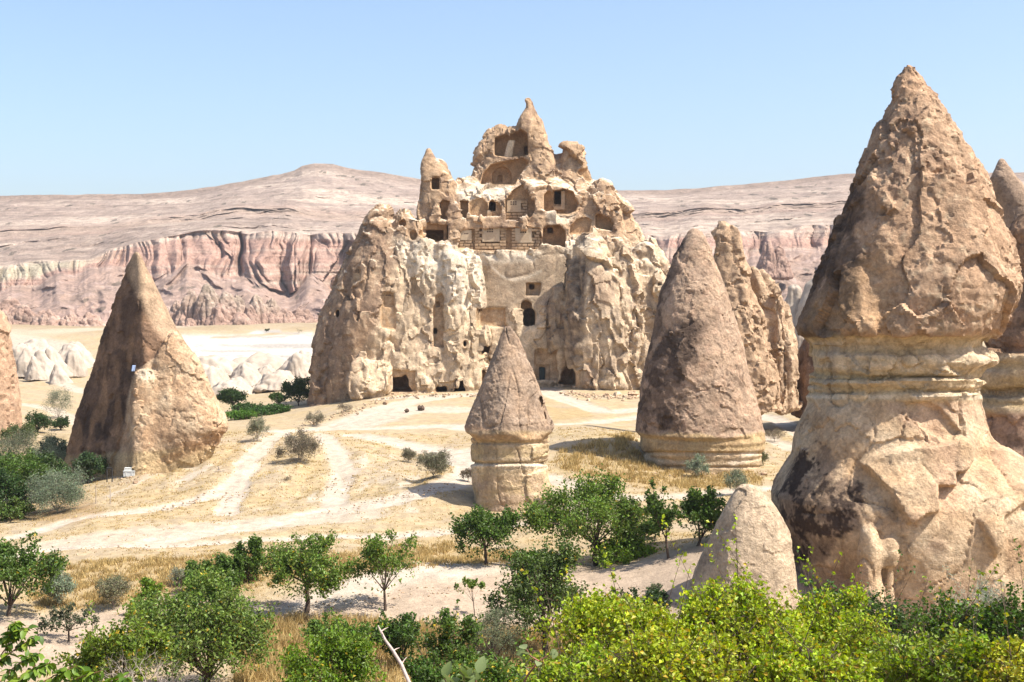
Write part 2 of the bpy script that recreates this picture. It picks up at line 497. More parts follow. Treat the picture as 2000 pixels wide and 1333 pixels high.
def _warp(px, Y): return np.stack([(px - 1000) / 1000 * 1.1, np.log(Y / 60) * 1.25], -1)
def _tps(r2): return np.where(r2 > 1e-12, r2 * np.log(np.maximum(r2, 1e-12)), 0)
_gw = _warp(GP[:, 0], GP[:, 2])
_gz = -(zof(GP[:, 1], GP[:, 2]) + 0.0) / GP[:, 2]
_K = _tps(((_gw[:, None] - _gw[None]) ** 2).sum(-1)) + np.eye(len(GP)) * 0.006
_P = np.concatenate([np.ones((len(GP), 1)), _gw], 1)
_A = np.zeros((len(GP) + 3, len(GP) + 3)); _A[:-3, :-3] = _K; _A[:-3, -3:] = _P; _A[-3:, :-3] = _P.T
_sol = np.linalg.solve(_A, np.concatenate([_gz, np.zeros(3)]))
def ground_base(x, y):
    x = np.atleast_1d(np.asarray(x, float)); y = np.atleast_1d(np.asarray(y, float))
    px = np.clip(1000 + x / y * F_PX, -700, 2700)
    w = _warp(px, np.maximum(y, 5))
    o = np.zeros(len(w))
    for i in range(0, len(w), 60000):
        b = w[i:i + 60000]
        o[i:i + 60000] = _tps(((b[:, None] - _gw[None]) ** 2).sum(-1)) @ _sol[:-3] + _sol[-3] + b @ _sol[-2:]
    return -o * np.maximum(y, 5)
def ground_hit(px, py, ymin=14.0):
    """the ground point seen at a picture point"""
    Ys = np.exp(np.linspace(math.log(ymin), math.log(700), 700))
    x, y, z = place(px, py, Ys)
    g = ground_base(x, Ys)
    below = np.nonzero(z < g)[0]
    i = below[0] if len(below) else len(Ys) - 1
    return np.array([x[i], Ys[i], g[i]])

# tracks: picture points along the middle of each, half width in metres, strength
TRACKS = [
 ([(-40, 1100), (100, 1072), (300, 1066), (560, 1053), (800, 1046), (1010, 1026), (1065, 1018)], 0.75, 1.0),
 ([(300, 1055), (480, 1030), (640, 1000), (780, 975), (880, 945), (925, 915), (915, 880)], 1.1, 1.0),
 ([(100, 1068), (260, 1045), (430, 1030), (600, 1015), (700, 1005)], 1.7, 0.55),
 ([(20, 1052), (120, 1022), (250, 1000), (330, 990)], 0.8, 1.0),
 ([(330, 990), (430, 965), (470, 925), (480, 900), (530, 860), (560, 845)], 0.75, 0.8),
 ([(440, 1005), (462, 965), (468, 930), (490, 905)], 0.7, 0.9),
 ([(645, 1000), (662, 955), (672, 915), (655, 875), (625, 848)], 0.85, 0.75),
 ([(545, 842), (600, 842), (660, 830), (740, 800), (800, 785), (900, 772)], 1.6, 1.0),
 ([(640, 838), (760, 836), (860, 832), (930, 838)], 1.6, 0.95),
 ([(680, 830), (780, 800), (880, 800)], 3.4, 0.75),
 ([(700, 850), (800, 870), (880, 888), (930, 905)], 1.6, 1.0),
 ([(930, 830), (1000, 815), (1080, 832), (1200, 822), (1270, 812)], 1.0, 0.8),
 ([(1060, 752), (1090, 775), (1150, 795), (1180, 805), (1260, 800)], 1.4, 0.95),
 ([(760, 778), (850, 775), (950, 770), (1000, 775)], 2.2, 1.0),
 ([(1075, 935), (1150, 955), (1220, 975), (1330, 970), (1440, 960), (1560, 950)], 1.0, 0.8),
 ([(1070, 965), (1110, 985), (1180, 1010)], 1.6, 0.6),
 ([(1485, 810), (1530, 825), (1560, 845), (1590, 860)], 1.0, 1.0),
 ([(1490, 850), (1530, 870), (1550, 880)], 0.8, 0.7),
 ([(430, 700), (520, 705)], 3.0, 0.7), ([(40, 790), (100, 800), (160, 830)], 1.2, 0.6), ([(80, 740), (130, 755), (170, 770)], 1.5, 0.7),
]
_TP = []
def track_field(X, Y):
    if not _TP:
        for pts, hw, st in TRACKS:
            P = np.array([ground_hit(*p)[:2] for p in pts])
            t = np.arange(len(P)); tt = np.linspace(0, len(P) - 1, len(P) * 8)
            P = np.stack([np.interp(tt, t, P[:, k]) for k in (0, 1)], 1)
            for _ in range(6): P[1:-1] = (P[:-2] + 2 * P[1:-1] + P[2:]) / 4
            _TP.append(P)
    out = np.zeros(len(X)); rut = np.zeros(len(X))
    for P, (_pts, hw, st) in zip(_TP, TRACKS):
        m = hw * 2.2
        sel = np.nonzero((X > P[:, 0].min() - m) & (X < P[:, 0].max() + m) & (Y > P[:, 1].min() - m) & (Y < P[:, 1].max() + m))[0]
        if not len(sel): continue
        d = np.full(len(sel), 1e9)
        for a, b in zip(P[:-1], P[1:]):
            e = b - a; q = np.stack([X[sel], Y[sel]], 1) - a
            u = np.clip((q @ e) / max(e @ e, 1e-9), 0, 1)
            d = np.minimum(d, ((q - u[:, None] * e) ** 2).sum(1))
        d = np.sqrt(d)
        out[sel] = np.maximum(out[sel], st * (1 - sstep(hw * 0.75, hw * 1.5, d)))
        rut[sel] = np.maximum(rut[sel], st * np.exp(-((d - 0.5 * hw) / (0.14 * hw + 0.05)) ** 2))
    return out, rut
# patches of the ground read off the picture: (outline, what, softness in px)
def region(px, py, poly, soft):
    return 1 - sstep(-soft, soft, poly_sdf(px, py, np.array(poly, float)))
def ground_detail(x, y):
    p = np.stack([x, y, 0 * x], 1)
    near = np.clip(60 / np.maximum(y, 20), 0.3, 1.2)
    d = 0.16 * fbm(p * 0.22, 3, 3) + 0.05 * fbm(p * 1.1, 3, 9)
    # washed hummocks between the left cone and the tracks
    px = 1000 + F_PX * x / y
    hm = sstep(230, 330, px) * (1 - sstep(780, 900, px)) * sstep(89, 95, y) * (1 - sstep(108, 118, y))
    g = fbm(p * np.array([0.30, 0.12, 1]), 3, 21)
    d = d + hm * (0.55 * g - 0.5 * np.abs(perlin(p * np.array([0.42, 0.10, 1]), 5)))
    # broken bank in front of the white terrace far back
    d = d + sstep(200, 260, y) * 1.2 * fbm(p * 0.05, 3, 31)
    return d * 1.0
def ground_z(x, y):
    x = np.atleast_1d(np.asarray(x, float)); y = np.atleast_1d(np.asarray(y, float))
    return ground_base(x, y) + ground_detail(x, y)
def on_ground(px, py):
    q = ground_hit(px, py)
    return np.array([q[0], q[1], ground_z(q[0], q[1])[0]])

G_SAND = col(0.425, 0.36, 0.285); G_GRASS = col(0.325, 0.232, 0.108); G_PALEGRASS = col(0.39, 0.30, 0.175); G_SOIL = col(0.345, 0.28, 0.21); G_DIRT = col(0.365, 0.272, 0.195)
G_WHITE = col(0.405, 0.365, 0.315); G_SCRUB = col(0.17, 0.115, 0.058)
def ground_masks(x, y, z):
    """(track, grass) strength on the ground; grass tufts are sown with it"""
    px, py = pix(x, y, z)
    p = np.stack([x, y, 0 * x], 1)
    n = fbm(p * 0.35, 4, 11); n2 = fbm(p * 1.3, 3, 15)
    wob = 6 * n
    tr = np.zeros(len(x)); ru = np.zeros(len(x))
    inf = (y < 420) & (px > -200) & (px < 2200)
    tr[inf], ru[inf] = track_field(x[inf] + 0.5 * n[inf], y[inf] + 0.5 * n2[inf])
    g = 0.72 + 0.75 * n + 0.25 * n2
    # bare sandy mound with the row of trees, and the bare bank on the right
    bare = region(px, py + wob, [(500, 1205), (560, 1170), (690, 1130), (800, 1096), (1040, 1106), (1200, 1108), (1300, 1085), (1440, 1045), (1700, 1060), (1700, 1260), (1150, 1230), (760, 1212)], 9)
    bare = np.maximum(bare, region(px, py + wob, [(-200, 1215), (180, 1200), (340, 1165), (470, 1165), (520, 1200), (420, 1260), (200, 1300), (-200, 1330)], 10))
    g = g * (1 - bare * 0.97)
    mound = bare
    # thick straw-coloured grass
    thick = region(px, py + wob, [(480, 1225), (560, 1206), (760, 1216), (1000, 1225), (1160, 1250), (1180, 1330), (460, 1345)], 12)
    thick = np.maximum(thick, region(px, py + wob, [(60, 1105), (330, 1085), (640, 1075), (880, 1062), (1010, 1075), (1000, 1100), (700, 1120), (480, 1150), (330, 1165), (180, 1190), (60, 1190)], 10))
    thick = np.maximum(thick, region(px, py + wob, [(1085, 880), (1230, 845), (1260, 900), (1480, 925), (1500, 960), (1340, 962), (1200, 945), (1085, 920)], 10))
    thick = np.maximum(thick, region(px, py + wob, [(1060, 790), (1150, 800), (1165, 815), (1080, 825)], 6))
    g = np.maximum(g, thick * (0.95 + 0.3 * n2))
    white = region(px, py + 2 * n, [(-100, 640), (30, 650), (130, 668), (160, 700), (40, 740), (-100, 745)], 6) * 0.4
    white = np.maximum(white, region(px, py + 3 * n, [(330, 655), (470, 655), (610, 650), (640, 690), (560, 715), (470, 722), (400, 720), (330, 705)], 5))
    white = np.maximum(white, region(px, py + 3 * n, [(400, 700), (620, 690), (620, 740), (540, 755), (420, 770), (395, 740)], 6) * (0.5 + 0.6 * n))
    white = np.maximum(white, region(px, py, [(485, 652), (500, 646), (545, 645), (553, 652), (520, 660)], 3))
    white = white * (y > 180)
    g = g * (1 - np.clip(white, 0, 1)) * (1 - np.clip(tr * 1.15, 0, 1))
    # washed pale stripes among the hummocks
    st = sstep(0.1, 0.45, fbm(p * np.array([0.45, 0.12, 1]), 3, 41)) * (y > 86) * (y < 118) * (px > 200) * (px < 820)
    g = g * (1 - 0.75 * st)
    global RUTS
    RUTS = ru
    return tr, np.clip(g, 0, 1), white, mound, st, n, n2, thick
def make_ground():
    lnb = np.concatenate([np.log(np.array([3.0, 5, 8, 12, 17, 23, 30])), np.linspace(math.log(36), math.log(50), 24)[:-1], np.linspace(math.log(50), math.log(190), 420)[:-1],
                          np.linspace(math.log(190), math.log(520), 110)[:-1], np.linspace(math.log(520), math.log(3200), 14)])
    Yr = np.exp(lnb)
    s = np.concatenate([np.linspace(-1.1, -0.46, 14)[:-1], np.linspace(-0.46, 0.46, 520), np.linspace(0.46, 1.1, 14)[1:]])
    X = (s[None] * (Yr[:, None] * 0.95 + 14 * (Yr[:, None] < 1e9))).ravel(); Y = np.repeat(Yr, len(s))
    Z = ground_z(X, Y)
    tr, g, white, mound, st, n, n2, thick = ground_masks(X, Y, Z)
    px, py = pix(X, Y, Z)
    Z = Z - 0.16 * tr * (Y < 200) - 0.05 * tr * fbm(np.stack([X, Y, 0 * X], 1) * 1.4, 3, 20)
    c = mixc(np.broadcast_to(G_SOIL, (len(X), 3)), G_SAND, np.clip(0.35 + n + st, 0, 1))
    c = mixc(c, mixc(np.broadcast_to(G_GRASS, (len(X), 3)), G_PALEGRASS, np.clip(0.5 + 1.2 * n2 - 0.4 * thick, 0, 1)), np.clip(g * 1.1, 0, 1) * 0.9)
    scrub = sstep(0.28, 0.5, fbm(np.stack([X, Y, 0 * X], 1) * 0.8, 4, 61)) * (g > 0.3) * (Y > 88) * (Y < 135) * (px < 900)
    c = mixc(c, G_SCRUB, 0.6 * scrub)
    tuss = sstep(0.05, 0.5, fbm(np.stack([X, Y, 0 * X], 1) * 2.2, 3, 63)) * (g > 0.25) * (Y < 140)
    c = mixc(c, G_SCRUB * 1.5, 0.35 * tuss)
    hollow = region(px, py, [(1000, 1225), (1100, 1215), (1180, 1250), (1190, 1345), (980, 1345), (890, 1290)], 14) * (Y < 66)
    c = mixc(c, col(0.20, 0.115, 0.06), hollow * np.clip(0.75 + n, 0, 1))
    brown_spots = region(px, py, [(60, 990), (170, 975), (210, 1000), (150, 1022), (60, 1020)], 10) + region(px, py, [(370, 1175), (450, 1170), (440, 1195), (360, 1195)], 8)  # browner ground by the olive bush and the dense round tree
    c = mixc(c, col(0.24, 0.15, 0.075), np.clip(brown_spots, 0, 1) * np.clip(0.6 + n2, 0, 1) * 0.8)
    c = mixc(c, G_DIRT, mound * 0.75)
    crest = region(px, py, [(690, 1120), (800, 1095), (960, 1100), (1000, 1112), (900, 1135), (830, 1128), (700, 1180), (520, 1205), (560, 1180)], 10)
    c = mixc(c, G_SAND * 1.08, crest * mound * 0.8)
    rut = 0.5 + 0.5 * perlin(np.stack([X * 1.1, Y * 1.1, 0 * X], 1), 19)
    rl = RUTS * sstep(-0.2, 0.3, fbm(np.stack([X * 0.5, Y * 0.5, 0 * X], 1), 2, 18))
    c = mixc(c, G_SAND * 1.06, np.clip(tr, 0, 1) * (0.62 + 0.34 * rut))
    c = mixc(c, G_DIRT * 0.92, rl * 0.38)
    Z = Z - 0.05 * rl * (Y < 200)
    c = mixc(c, G_WHITE * 1.12, np.clip(white, 0, 1))
    lines = sstep(0.15, 0.4, perlin(np.stack([X * 0.03, Y * 0.02, Z * 1.6], 1), 24)) * np.clip(white, 0, 1) * (Y > 320)
    c = mixc(c, G_WHITE * 0.72, lines * 0.8)
    c = mixc(c, G_GRASS, np.clip(white, 0, 1) * sstep(0.12, 0.3, fbm(np.stack([X * 0.05, Y * 0.05, 0 * X], 1), 3, 25)) * 0.7 * (py < 662) * (Y > 300))
    # thin grey courses in the far white terrace
    bed = region(px, py, [(400, 688), (470, 686), (560, 688), (600, 690), (600, 698), (470, 702), (400, 696)], 3) * (Y > 200)
    c = mixc(c, col(0.50, 0.49, 0.44), bed * sstep(-0.1, 0.3, perlin(np.stack([X * 0.05, Y * 0.6, Z * 2.0], 1), 4)))
    far = sstep(380, 430, Y) * (1 - np.clip(white, 0, 1))
    c = mixc(c, mixc(np.broadcast_to(col(0.285, 0.215, 0.13), (len(X), 3)), col(0.40, 0.33, 0.24), sstep(-0.1, 0.35, fbm(np.stack([X * 0.02, Y * 0.012, 0 * X], 1), 4, 27))), far * 0.85)
    plot_dark = region(px, py, [(-100, 850), (60, 830), (130, 850), (150, 930), (60, 1010), (-100, 1020)], 15) * (Y > 80)  # darker ground tone over the left orchard plot
    c = mixc(c, col(0.20, 0.15, 0.085), plot_dark * np.clip(0.3 + n, 0, 1))
    ns = len(s); nr = len(Yr)
    a = (np.arange(nr - 1)[:, None] * ns + np.arange(ns - 1)[None]).ravel()
    Q = np.stack([a, a + 1, a + ns + 1, a + ns], 1)
    o = mesh_np('ground', np.stack([X, Y, Z], 1), Q, M_SOIL, None, c)
    tag(o, 'dry valley floor of pale sand, worn tracks and golden grass', kind='structure')
    return o
make_ground()

# ------------------------------------------------------------------ the mesa behind: a sheet of real hills swept from valley floor to plateau
def lerp(px, pts):
    a = np.array(pts, float)
    return np.interp(px, a[:, 0], a[:, 1])
RIDGE = [(-400, 384), (0, 383), (120, 381), (260, 380), (340, 376), (420, 364), (500, 350), (548, 341), (575, 333), (590, 325), (615, 320), (650, 321), (680, 329), (740, 337), (800, 347), (830, 352), (900, 366), (1000, 373), (1210, 372), (1300, 372), (1400, 366), (1480, 358), (1560, 350), (1640, 341), (1680, 338), (1800, 336), (2400, 342)]
CTOP = [(-400, 515), (0, 512), (100, 502), (160, 500), (200, 490), (270, 470), (330, 457), (420, 451), (560, 450), (700, 455), (820, 458), (1000, 470), (1240, 456), (1300, 457), (1400, 446), (1500, 450), (1560, 442), (1640, 433), (1800, 430), (2400, 430)]
CBOT = [(-400, 570), (0, 572), (60, 562), (110, 545), (160, 540), (215, 535), (260, 545), (300, 556), (335, 545), (365, 524), (400, 535), (440, 548), (490, 556), (530, 552), (565, 562), (600, 552), (640, 560), (670, 570), (720, 560), (820, 560), (1000, 545), (1240, 520), (1320, 512), (1400, 515), (1480, 500), (1560, 488), (1640, 478), (1800, 470), (2400, 470)]
BASE = [(-400, 642), (0, 641), (300, 640), (400, 650), (520, 640), (640, 633), (1000, 632), (1500, 634), (2400, 634)]
UP1 = [(-400, 455), (0, 452), (200, 440), (350, 422), (420, 410), (560, 405), (640, 418), (820, 425), (1210, 420), (1400, 408), (1640, 395), (2400, 395)]
def make_mesa():
    pxs = np.concatenate([np.linspace(-420, -20, 50)[:-1], np.linspace(-20, 850, 560)[:-1], np.linspace(850, 1200, 30)[:-1], np.linspace(1200, 1680, 230)[:-1], np.linspace(1680, 2420, 60)])
    rid, ct, cb, ba, up = (lerp(pxs, q) for q in (RIDGE, CTOP, CBOT, BASE, UP1))
    x0 = (pxs - 1000) / F_PX * 735
    wx0 = x0 + 12 * fbm(np.stack([x0 * 0.02, 0 * x0, 0 * x0], 1), 2, 77)
    rec = 1 - np.clip(np.abs(perlin(np.stack([wx0 * 0.026, 0 * x0, 0 * x0], 1), 3)) * 2.1, 0, 1)
    for _ in range(14): rec[1:-1] = (rec[:-2] + 2 * rec[1:-1] + rec[2:]) / 4
    ba = ba + 9 * fbm(np.stack([pxs * 0.012, 0 * pxs, 0 * pxs], 1), 4, 75, 0.6) - 3
    cb = cb + 10 - 34 * rec * lerp(pxs, [(0, 0.6), (260, 1), (900, 1), (1200, 0.5), (2000, 0.5)]) + 5 * fbm(np.stack([pxs * 0.05, 0 * pxs, 0 * pxs], 1), 3, 71)
    ct = ct + 7 * rec + 10 * fbm(np.stack([pxs * 0.011, 0 * pxs, 0 * pxs], 1), 2, 72, 0.45)
    up = up + 9 * fbm(np.stack([pxs * 0.012, 0 * pxs, 0 * pxs], 1), 2, 74, 0.45)
    segs = [((ba + 6), 560, ba, 590, 5), (ba, 590, cb + (ba - cb) * 0.42, 660, 45), (cb + (ba - cb) * 0.42, 660, cb, 725, 45), (cb, 725, ct, 748, 90), (ct, 748, up + 10, 880, 40), (up + 10, 880, up, 895, 26), (up, 895, rid + 7, 1170, 62), (rid + 7, 1170, rid, 1180, 10), (rid, 1180, rid + 2, 1900, 5), (rid + 2, 1900, 0 * rid + 640, 2100, 3)]
    rows, zone = [], []
    for k, (p0, y0, p1, y1, n) in enumerate(segs):
        for t in np.linspace(0, 1, n, endpoint=False):
            yy = y0 + (y1 - y0) * t
            x, y, z = place(pxs, p0 + (p1 - p0) * t, yy)
            rows.append(np.stack([x, np.full_like(x, yy), z], 1)); zone.append(np.full(len(pxs), k + t))
    P = np.concatenate(rows); zn = np.concatenate(zone); PX = np.tile(pxs, len(rows))
    dirv = P / np.linalg.norm(P, axis=1)[:, None]
    X, Yv, Z = P.T
    u = np.stack([X, 0 * X, Z], 1)
    cliff = sstep(2.75, 3.02, zn) * (1 - sstep(3.9, 4.15, zn))
    talus = sstep(0.6, 1.1, zn) * (1 - sstep(2.7, 3.0, zn))
    up1 = sstep(4.8, 5.05, zn) * (1 - sstep(5.85, 6.15, zn))
    slope = sstep(4.0, 4.3, zn) * (1 - sstep(6.9, 7.0, zn)) * (1 - up1)
    # buttresses and flutes: long down the face, short along it
    xs = X * 735 / Yv
    wx = xs + 12 * fbm(np.stack([xs * 0.02, 0 * X, 0 * X], 1), 2, 77) + 10 * fbm(np.stack([xs * 0.03, 0 * X, Z * 0.035], 1), 3, 78)
    f1 = np.clip(np.abs(perlin(np.stack([wx * 0.026, Z * 0.004, 0 * X], 1), 3)) * 2.1, 0, 1)
    f2 = np.clip(np.abs(perlin(np.stack([wx * 0.075, Z * 0.014, 0 * X + 5], 1), 13)) * 1.9, 0, 1)
    f3 = np.abs(perlin(np.stack([wx * 0.22, Z * 0.05, 0 * X + 9], 1), 23)) * 1.6
    tt, to, te = facets(np.stack([wx * 0.05, 0 * X, Z * 0.022], 1), 9)
    taper = (zn - 3.0).clip(0, 1)
    steep = lerp(PX, [(-400, 0.45), (180, 0.5), (280, 0.85), (420, 1.0), (900, 1.0), (1230, 0.7), (2400, 0.6)])
    flute = f1 ** 0.6 * 30 + np.sqrt(f2) * (18 - 6 * taper) + f3 * 6.0 + 8 * to + 6 * tt
    bands = perlin(np.stack([X * 0.004, 0 * X, Z * 0.28], 1), 33) * 1.6 + perlin(np.stack([X * 0.02, 0 * X, Z * 0.8], 1), 34) * 1.0
    d = -cliff * (steep * (flute - 26) + 0.55 * bands + 6 * (0.5 - taper)) + (1 - steep) * cliff * (0.5 - taper) * 30
    d += (sstep(1.5, 3.0, zn) * (1 - sstep(4.0, 4.9, zn))) * 38 * fbm(np.stack([xs * 0.008, 0 * X, 0 * X], 1), 3, 88)
    low = (1 - sstep(2.2, 3.0, zn))
    # gullied talus and slopes: warped runnels, never straight
    ww = xs + 26 * fbm(np.stack([xs * 0.016, 0 * X, zn * 0.9], 1), 3, 46) + 8 * fbm(np.stack([xs * 0.06, 0 * X, zn * 2.4], 1), 2, 47)
    t1 = 1 - ridged(np.stack([ww * 0.030, 0 * X, zn * 0.30], 1), 3, 43, 0.55)
    d -= talus * (34 * (0.42 - t1) + 5 * fbm(u * 0.10, 4, 45, 0.6))
    s1 = 1 - ridged(np.stack([ww * 0.012 + 0.5 * zn, 0 * X, zn * 1.7], 1), 4, 53, 0.55)
    d -= slope * (20 * (0.42 - s1) + 6 * fbm(np.stack([xs * 0.03, 0 * X, zn * 7.0], 1), 4, 55, 0.6))
    u1 = 1 - ridged(np.stack([ww * 0.045, 0 * X, zn * 0.3], 1), 3, 63, 0.55)
    d += up1 * (26 * (u1 - 0.42)) * lerp(PX, [(0, 0.05), (320, 0.2), (360, 0.8), (580, 0.8), (620, 0.15), (900, 0.2), (1200, 0.55), (2000, 0.5)])
    led = perlin(np.stack([X * 0.012, 0 * X, (Z + 0.1 * X * 0) * 0.11], 1), 151); led2 = fbm(np.stack([X * 0.02, 0 * X, Z * 0.12], 1), 3, 152)
    d -= slope * (4 * sstep(0.0, 0.35, led + 0.8 * led2) + 5 * led2)
    P = P + dirv * d[:, None]
    P[:, 2] += (slope + talus) * 1.2 * fbm(P * 0.06, 4, 73) + slope * 1.5 * perlin(np.stack([X * 0.003, 0 * X, Z * 0.22], 1), 83) + sstep(6.7, 7.05, zn) * (1 - sstep(8.2, 8.5, zn)) * 1.6 * fbm(P * 0.03, 4, 93)
    # colour: bands follow height, the slopes carry pale wash and brown scree
    Z = P[:, 2]; hz = Z + 3 * fbm(np.stack([X * 0.004, 0 * X, 0 * X], 1), 2, 101)
    pink = col(0.390, 0.245, 0.188); pale = col(0.475, 0.375, 0.295); brown = col(0.270, 0.195, 0.148); cream = col(0.440, 0.375, 0.270); grey = col(0.30, 0.24, 0.20)
    b1 = perlin(np.stack([X * 0.002, 0 * X, hz * 0.16], 1), 111); b2 = perlin(np.stack([X * 0.002, 0 * X, hz * 0.55], 1), 112)
    c = np.broadcast_to(pink, P.shape).copy()
    c = mixc(c, pale, np.clip(sstep(0.05, 0.5, b1) * 0.4 + sstep(0.1, 0.5, b2) * 0.4, 0, 1))
    n = fbm(P * np.array([0.02, 0.02, 0.05]), 4, 121); n2 = fbm(P * np.array([0.11, 0.11, 0.11]), 3, 131)
    c = mixc(c, cream, cliff * (1 - sstep(90, 270, PX)) * sstep(3.2, 3.5, zn))
    c = mixc(c, pale * 1.02, cliff * sstep(3.82, 3.92, zn) * 0.7)
    tal = mixc(np.broadcast_to(col(0.363, 0.251, 0.197), P.shape), brown, np.clip(0.35 + 1.2 * n, 0, 1) * 0.8)
    tal = mixc(tal, col(0.412, 0.297, 0.246), sstep(0.05, 0.35, n2) * 0.7)
    tal = mixc(tal, col(0.375, 0.240, 0.197), (1 - sstep(0.9, 1.9, zn)) * 0.5)
    c = mixc(c, tal, 1 - sstep(2.85, 3.0, zn))
    sl = mixc(np.broadcast_to(col(0.339, 0.260, 0.210), P.shape), brown, lerp(PX, [(0, 0.55), (330, 0.42), (480, 0.15), (700, 0.08), (860, 0.15), (1300, 0.34), (1680, 0.42)]) * np.clip(0.75 + 1.0 * n, 0, 1))
    mott = fbm(np.stack([X * 0.028, 0 * X, Z * 0.30], 1), 5, 161, 0.65)
    sl = mixc(sl, brown * 0.7, sstep(0.05, 0.3, mott) * 0.45); sl = mixc(sl, pale * 1.08, sstep(0.05, 0.3, -mott) * 0.5)
    streak = sstep(0.12, 0.42, perlin(np.stack([(X + 2.2 * Z) * 0.012, 0 * X, hz * 0.06], 1), 141) + 0.5 * b2 + 0.35 * n2)
    sl = mixc(sl, pale * 1.06, streak * 0.75)
    sl = mixc(sl, brown * 0.8, sstep(0.25, 0.5, b2) * 0.35)
    c = mixc(c, sl, sstep(3.97, 4.05, zn) * (1 - up1))
    c = mixc(c, mixc(np.broadcast_to(col(0.363, 0.269, 0.207), P.shape), brown, sstep(0.0, 0.4, b2) * 0.5), up1)
    c = mixc(c, brown * 0.85, sstep(6.85, 7.0, zn) * 0.7)
    # scattered bushes as dark dots of their own colour
    w1, _, wid = worley(np.stack([X, 0 * X, Z * 1.6], 1) * 0.11, 7)
    dots = (w1 < 0.05 + 0.24 * wid * (wid > 0.5)) * (wid > 0.45) * (slope + talus * 0.8)
    c = mixc(c, col(0.086, 0.073, 0.050), np.clip(dots, 0, 1) * 0.75)
    nc = len(pxs); nr = len(rows)
    a = (np.arange(nr - 1)[:, None] * nc + np.arange(nc - 1)[None]).ravel()
    Q = np.stack([a, a + 1, a + nc + 1, a + nc], 1)
    o = mesh_np('hills', P, Q[:, ::-1] if False else Q, M_ROCK_FAR, None, c)
    tag(o, 'long banded mesa with pink fluted cliffs and pale slopes', kind='structure')
make_mesa()
# ------------------------------------------------------------------ freestanding rocks
T_BROWN = col(0.232, 0.160, 0.115); T_DARK = col(0.064, 0.046, 0.036); T_CREAM = col(0.555, 0.450, 0.320); T_TAN = col(0.400, 0.285, 0.195); T_ORANGE = col(0.41, 0.255, 0.145); T_YELLOW = col(0.46, 0.355, 0.205); T_PINK = col(0.395, 0.265, 0.190); T_GREY = col(0.305, 0.245, 0.190); T_WHITE = col(0.63, 0.555, 0.445)
def rough_noise(V, sc=1.0, seed=0):
    """broken-rock relief in metres for a body about 10 m wide: swell, broken faces, cracks, grain"""
    p = V / sc
    w = 0.45 * np.stack([fbm(p * 0.6, 2, seed + 3), fbm(p * 0.6, 2, seed + 4), fbm(p * 0.6, 2, seed + 5)], 1)
    a = 0.30 * fbm(p * 0.28, 3, seed)
    t1, o1, e1 = facets(p * np.array([0.42, 0.42, 0.30]) + w, seed)
    t2, o2, e2 = facets(p * np.array([1.05, 1.05, 0.75]) + 1.6 * w, seed + 1)
    m = 0.35 + 0.9 * sstep(-0.15, 0.3, fbm(p * 0.33, 3, seed + 6))
    chunk = 0.42 * t1 + 0.34 * o1 + m * (0.17 * t2 + 0.15 * o2)
    crack = -0.14 * (1 - sstep(0.0, 0.05, e1)) * sstep(0.0, 0.25, fbm(p * 0.4, 2, seed + 8)) * sc
    t3, o3, e3 = facets(p * 2.7 + 2 * w, seed + 2)
    fine = 0.065 * fbm(p * 1.6, 4, seed + 7, 0.6) + m * (0.045 * t3 + 0.045 * o3)
    return a, chunk, crack, fine
def in_poly(u, v, pts, soft=4.0):
    return 1 - sstep(-soft, soft, poly_sdf(u, v, np.array(pts, float)))
def dark_patch(V, amount, seed, sc=1.0):
    """ragged dark patina, on some faces also painted shade: amount -1..1 shifts how much of the surface it takes"""
    n = fbm(V * 0.30 / sc, 5, seed, 0.62)
    return sstep(-0.06, 0.16, n + amount)

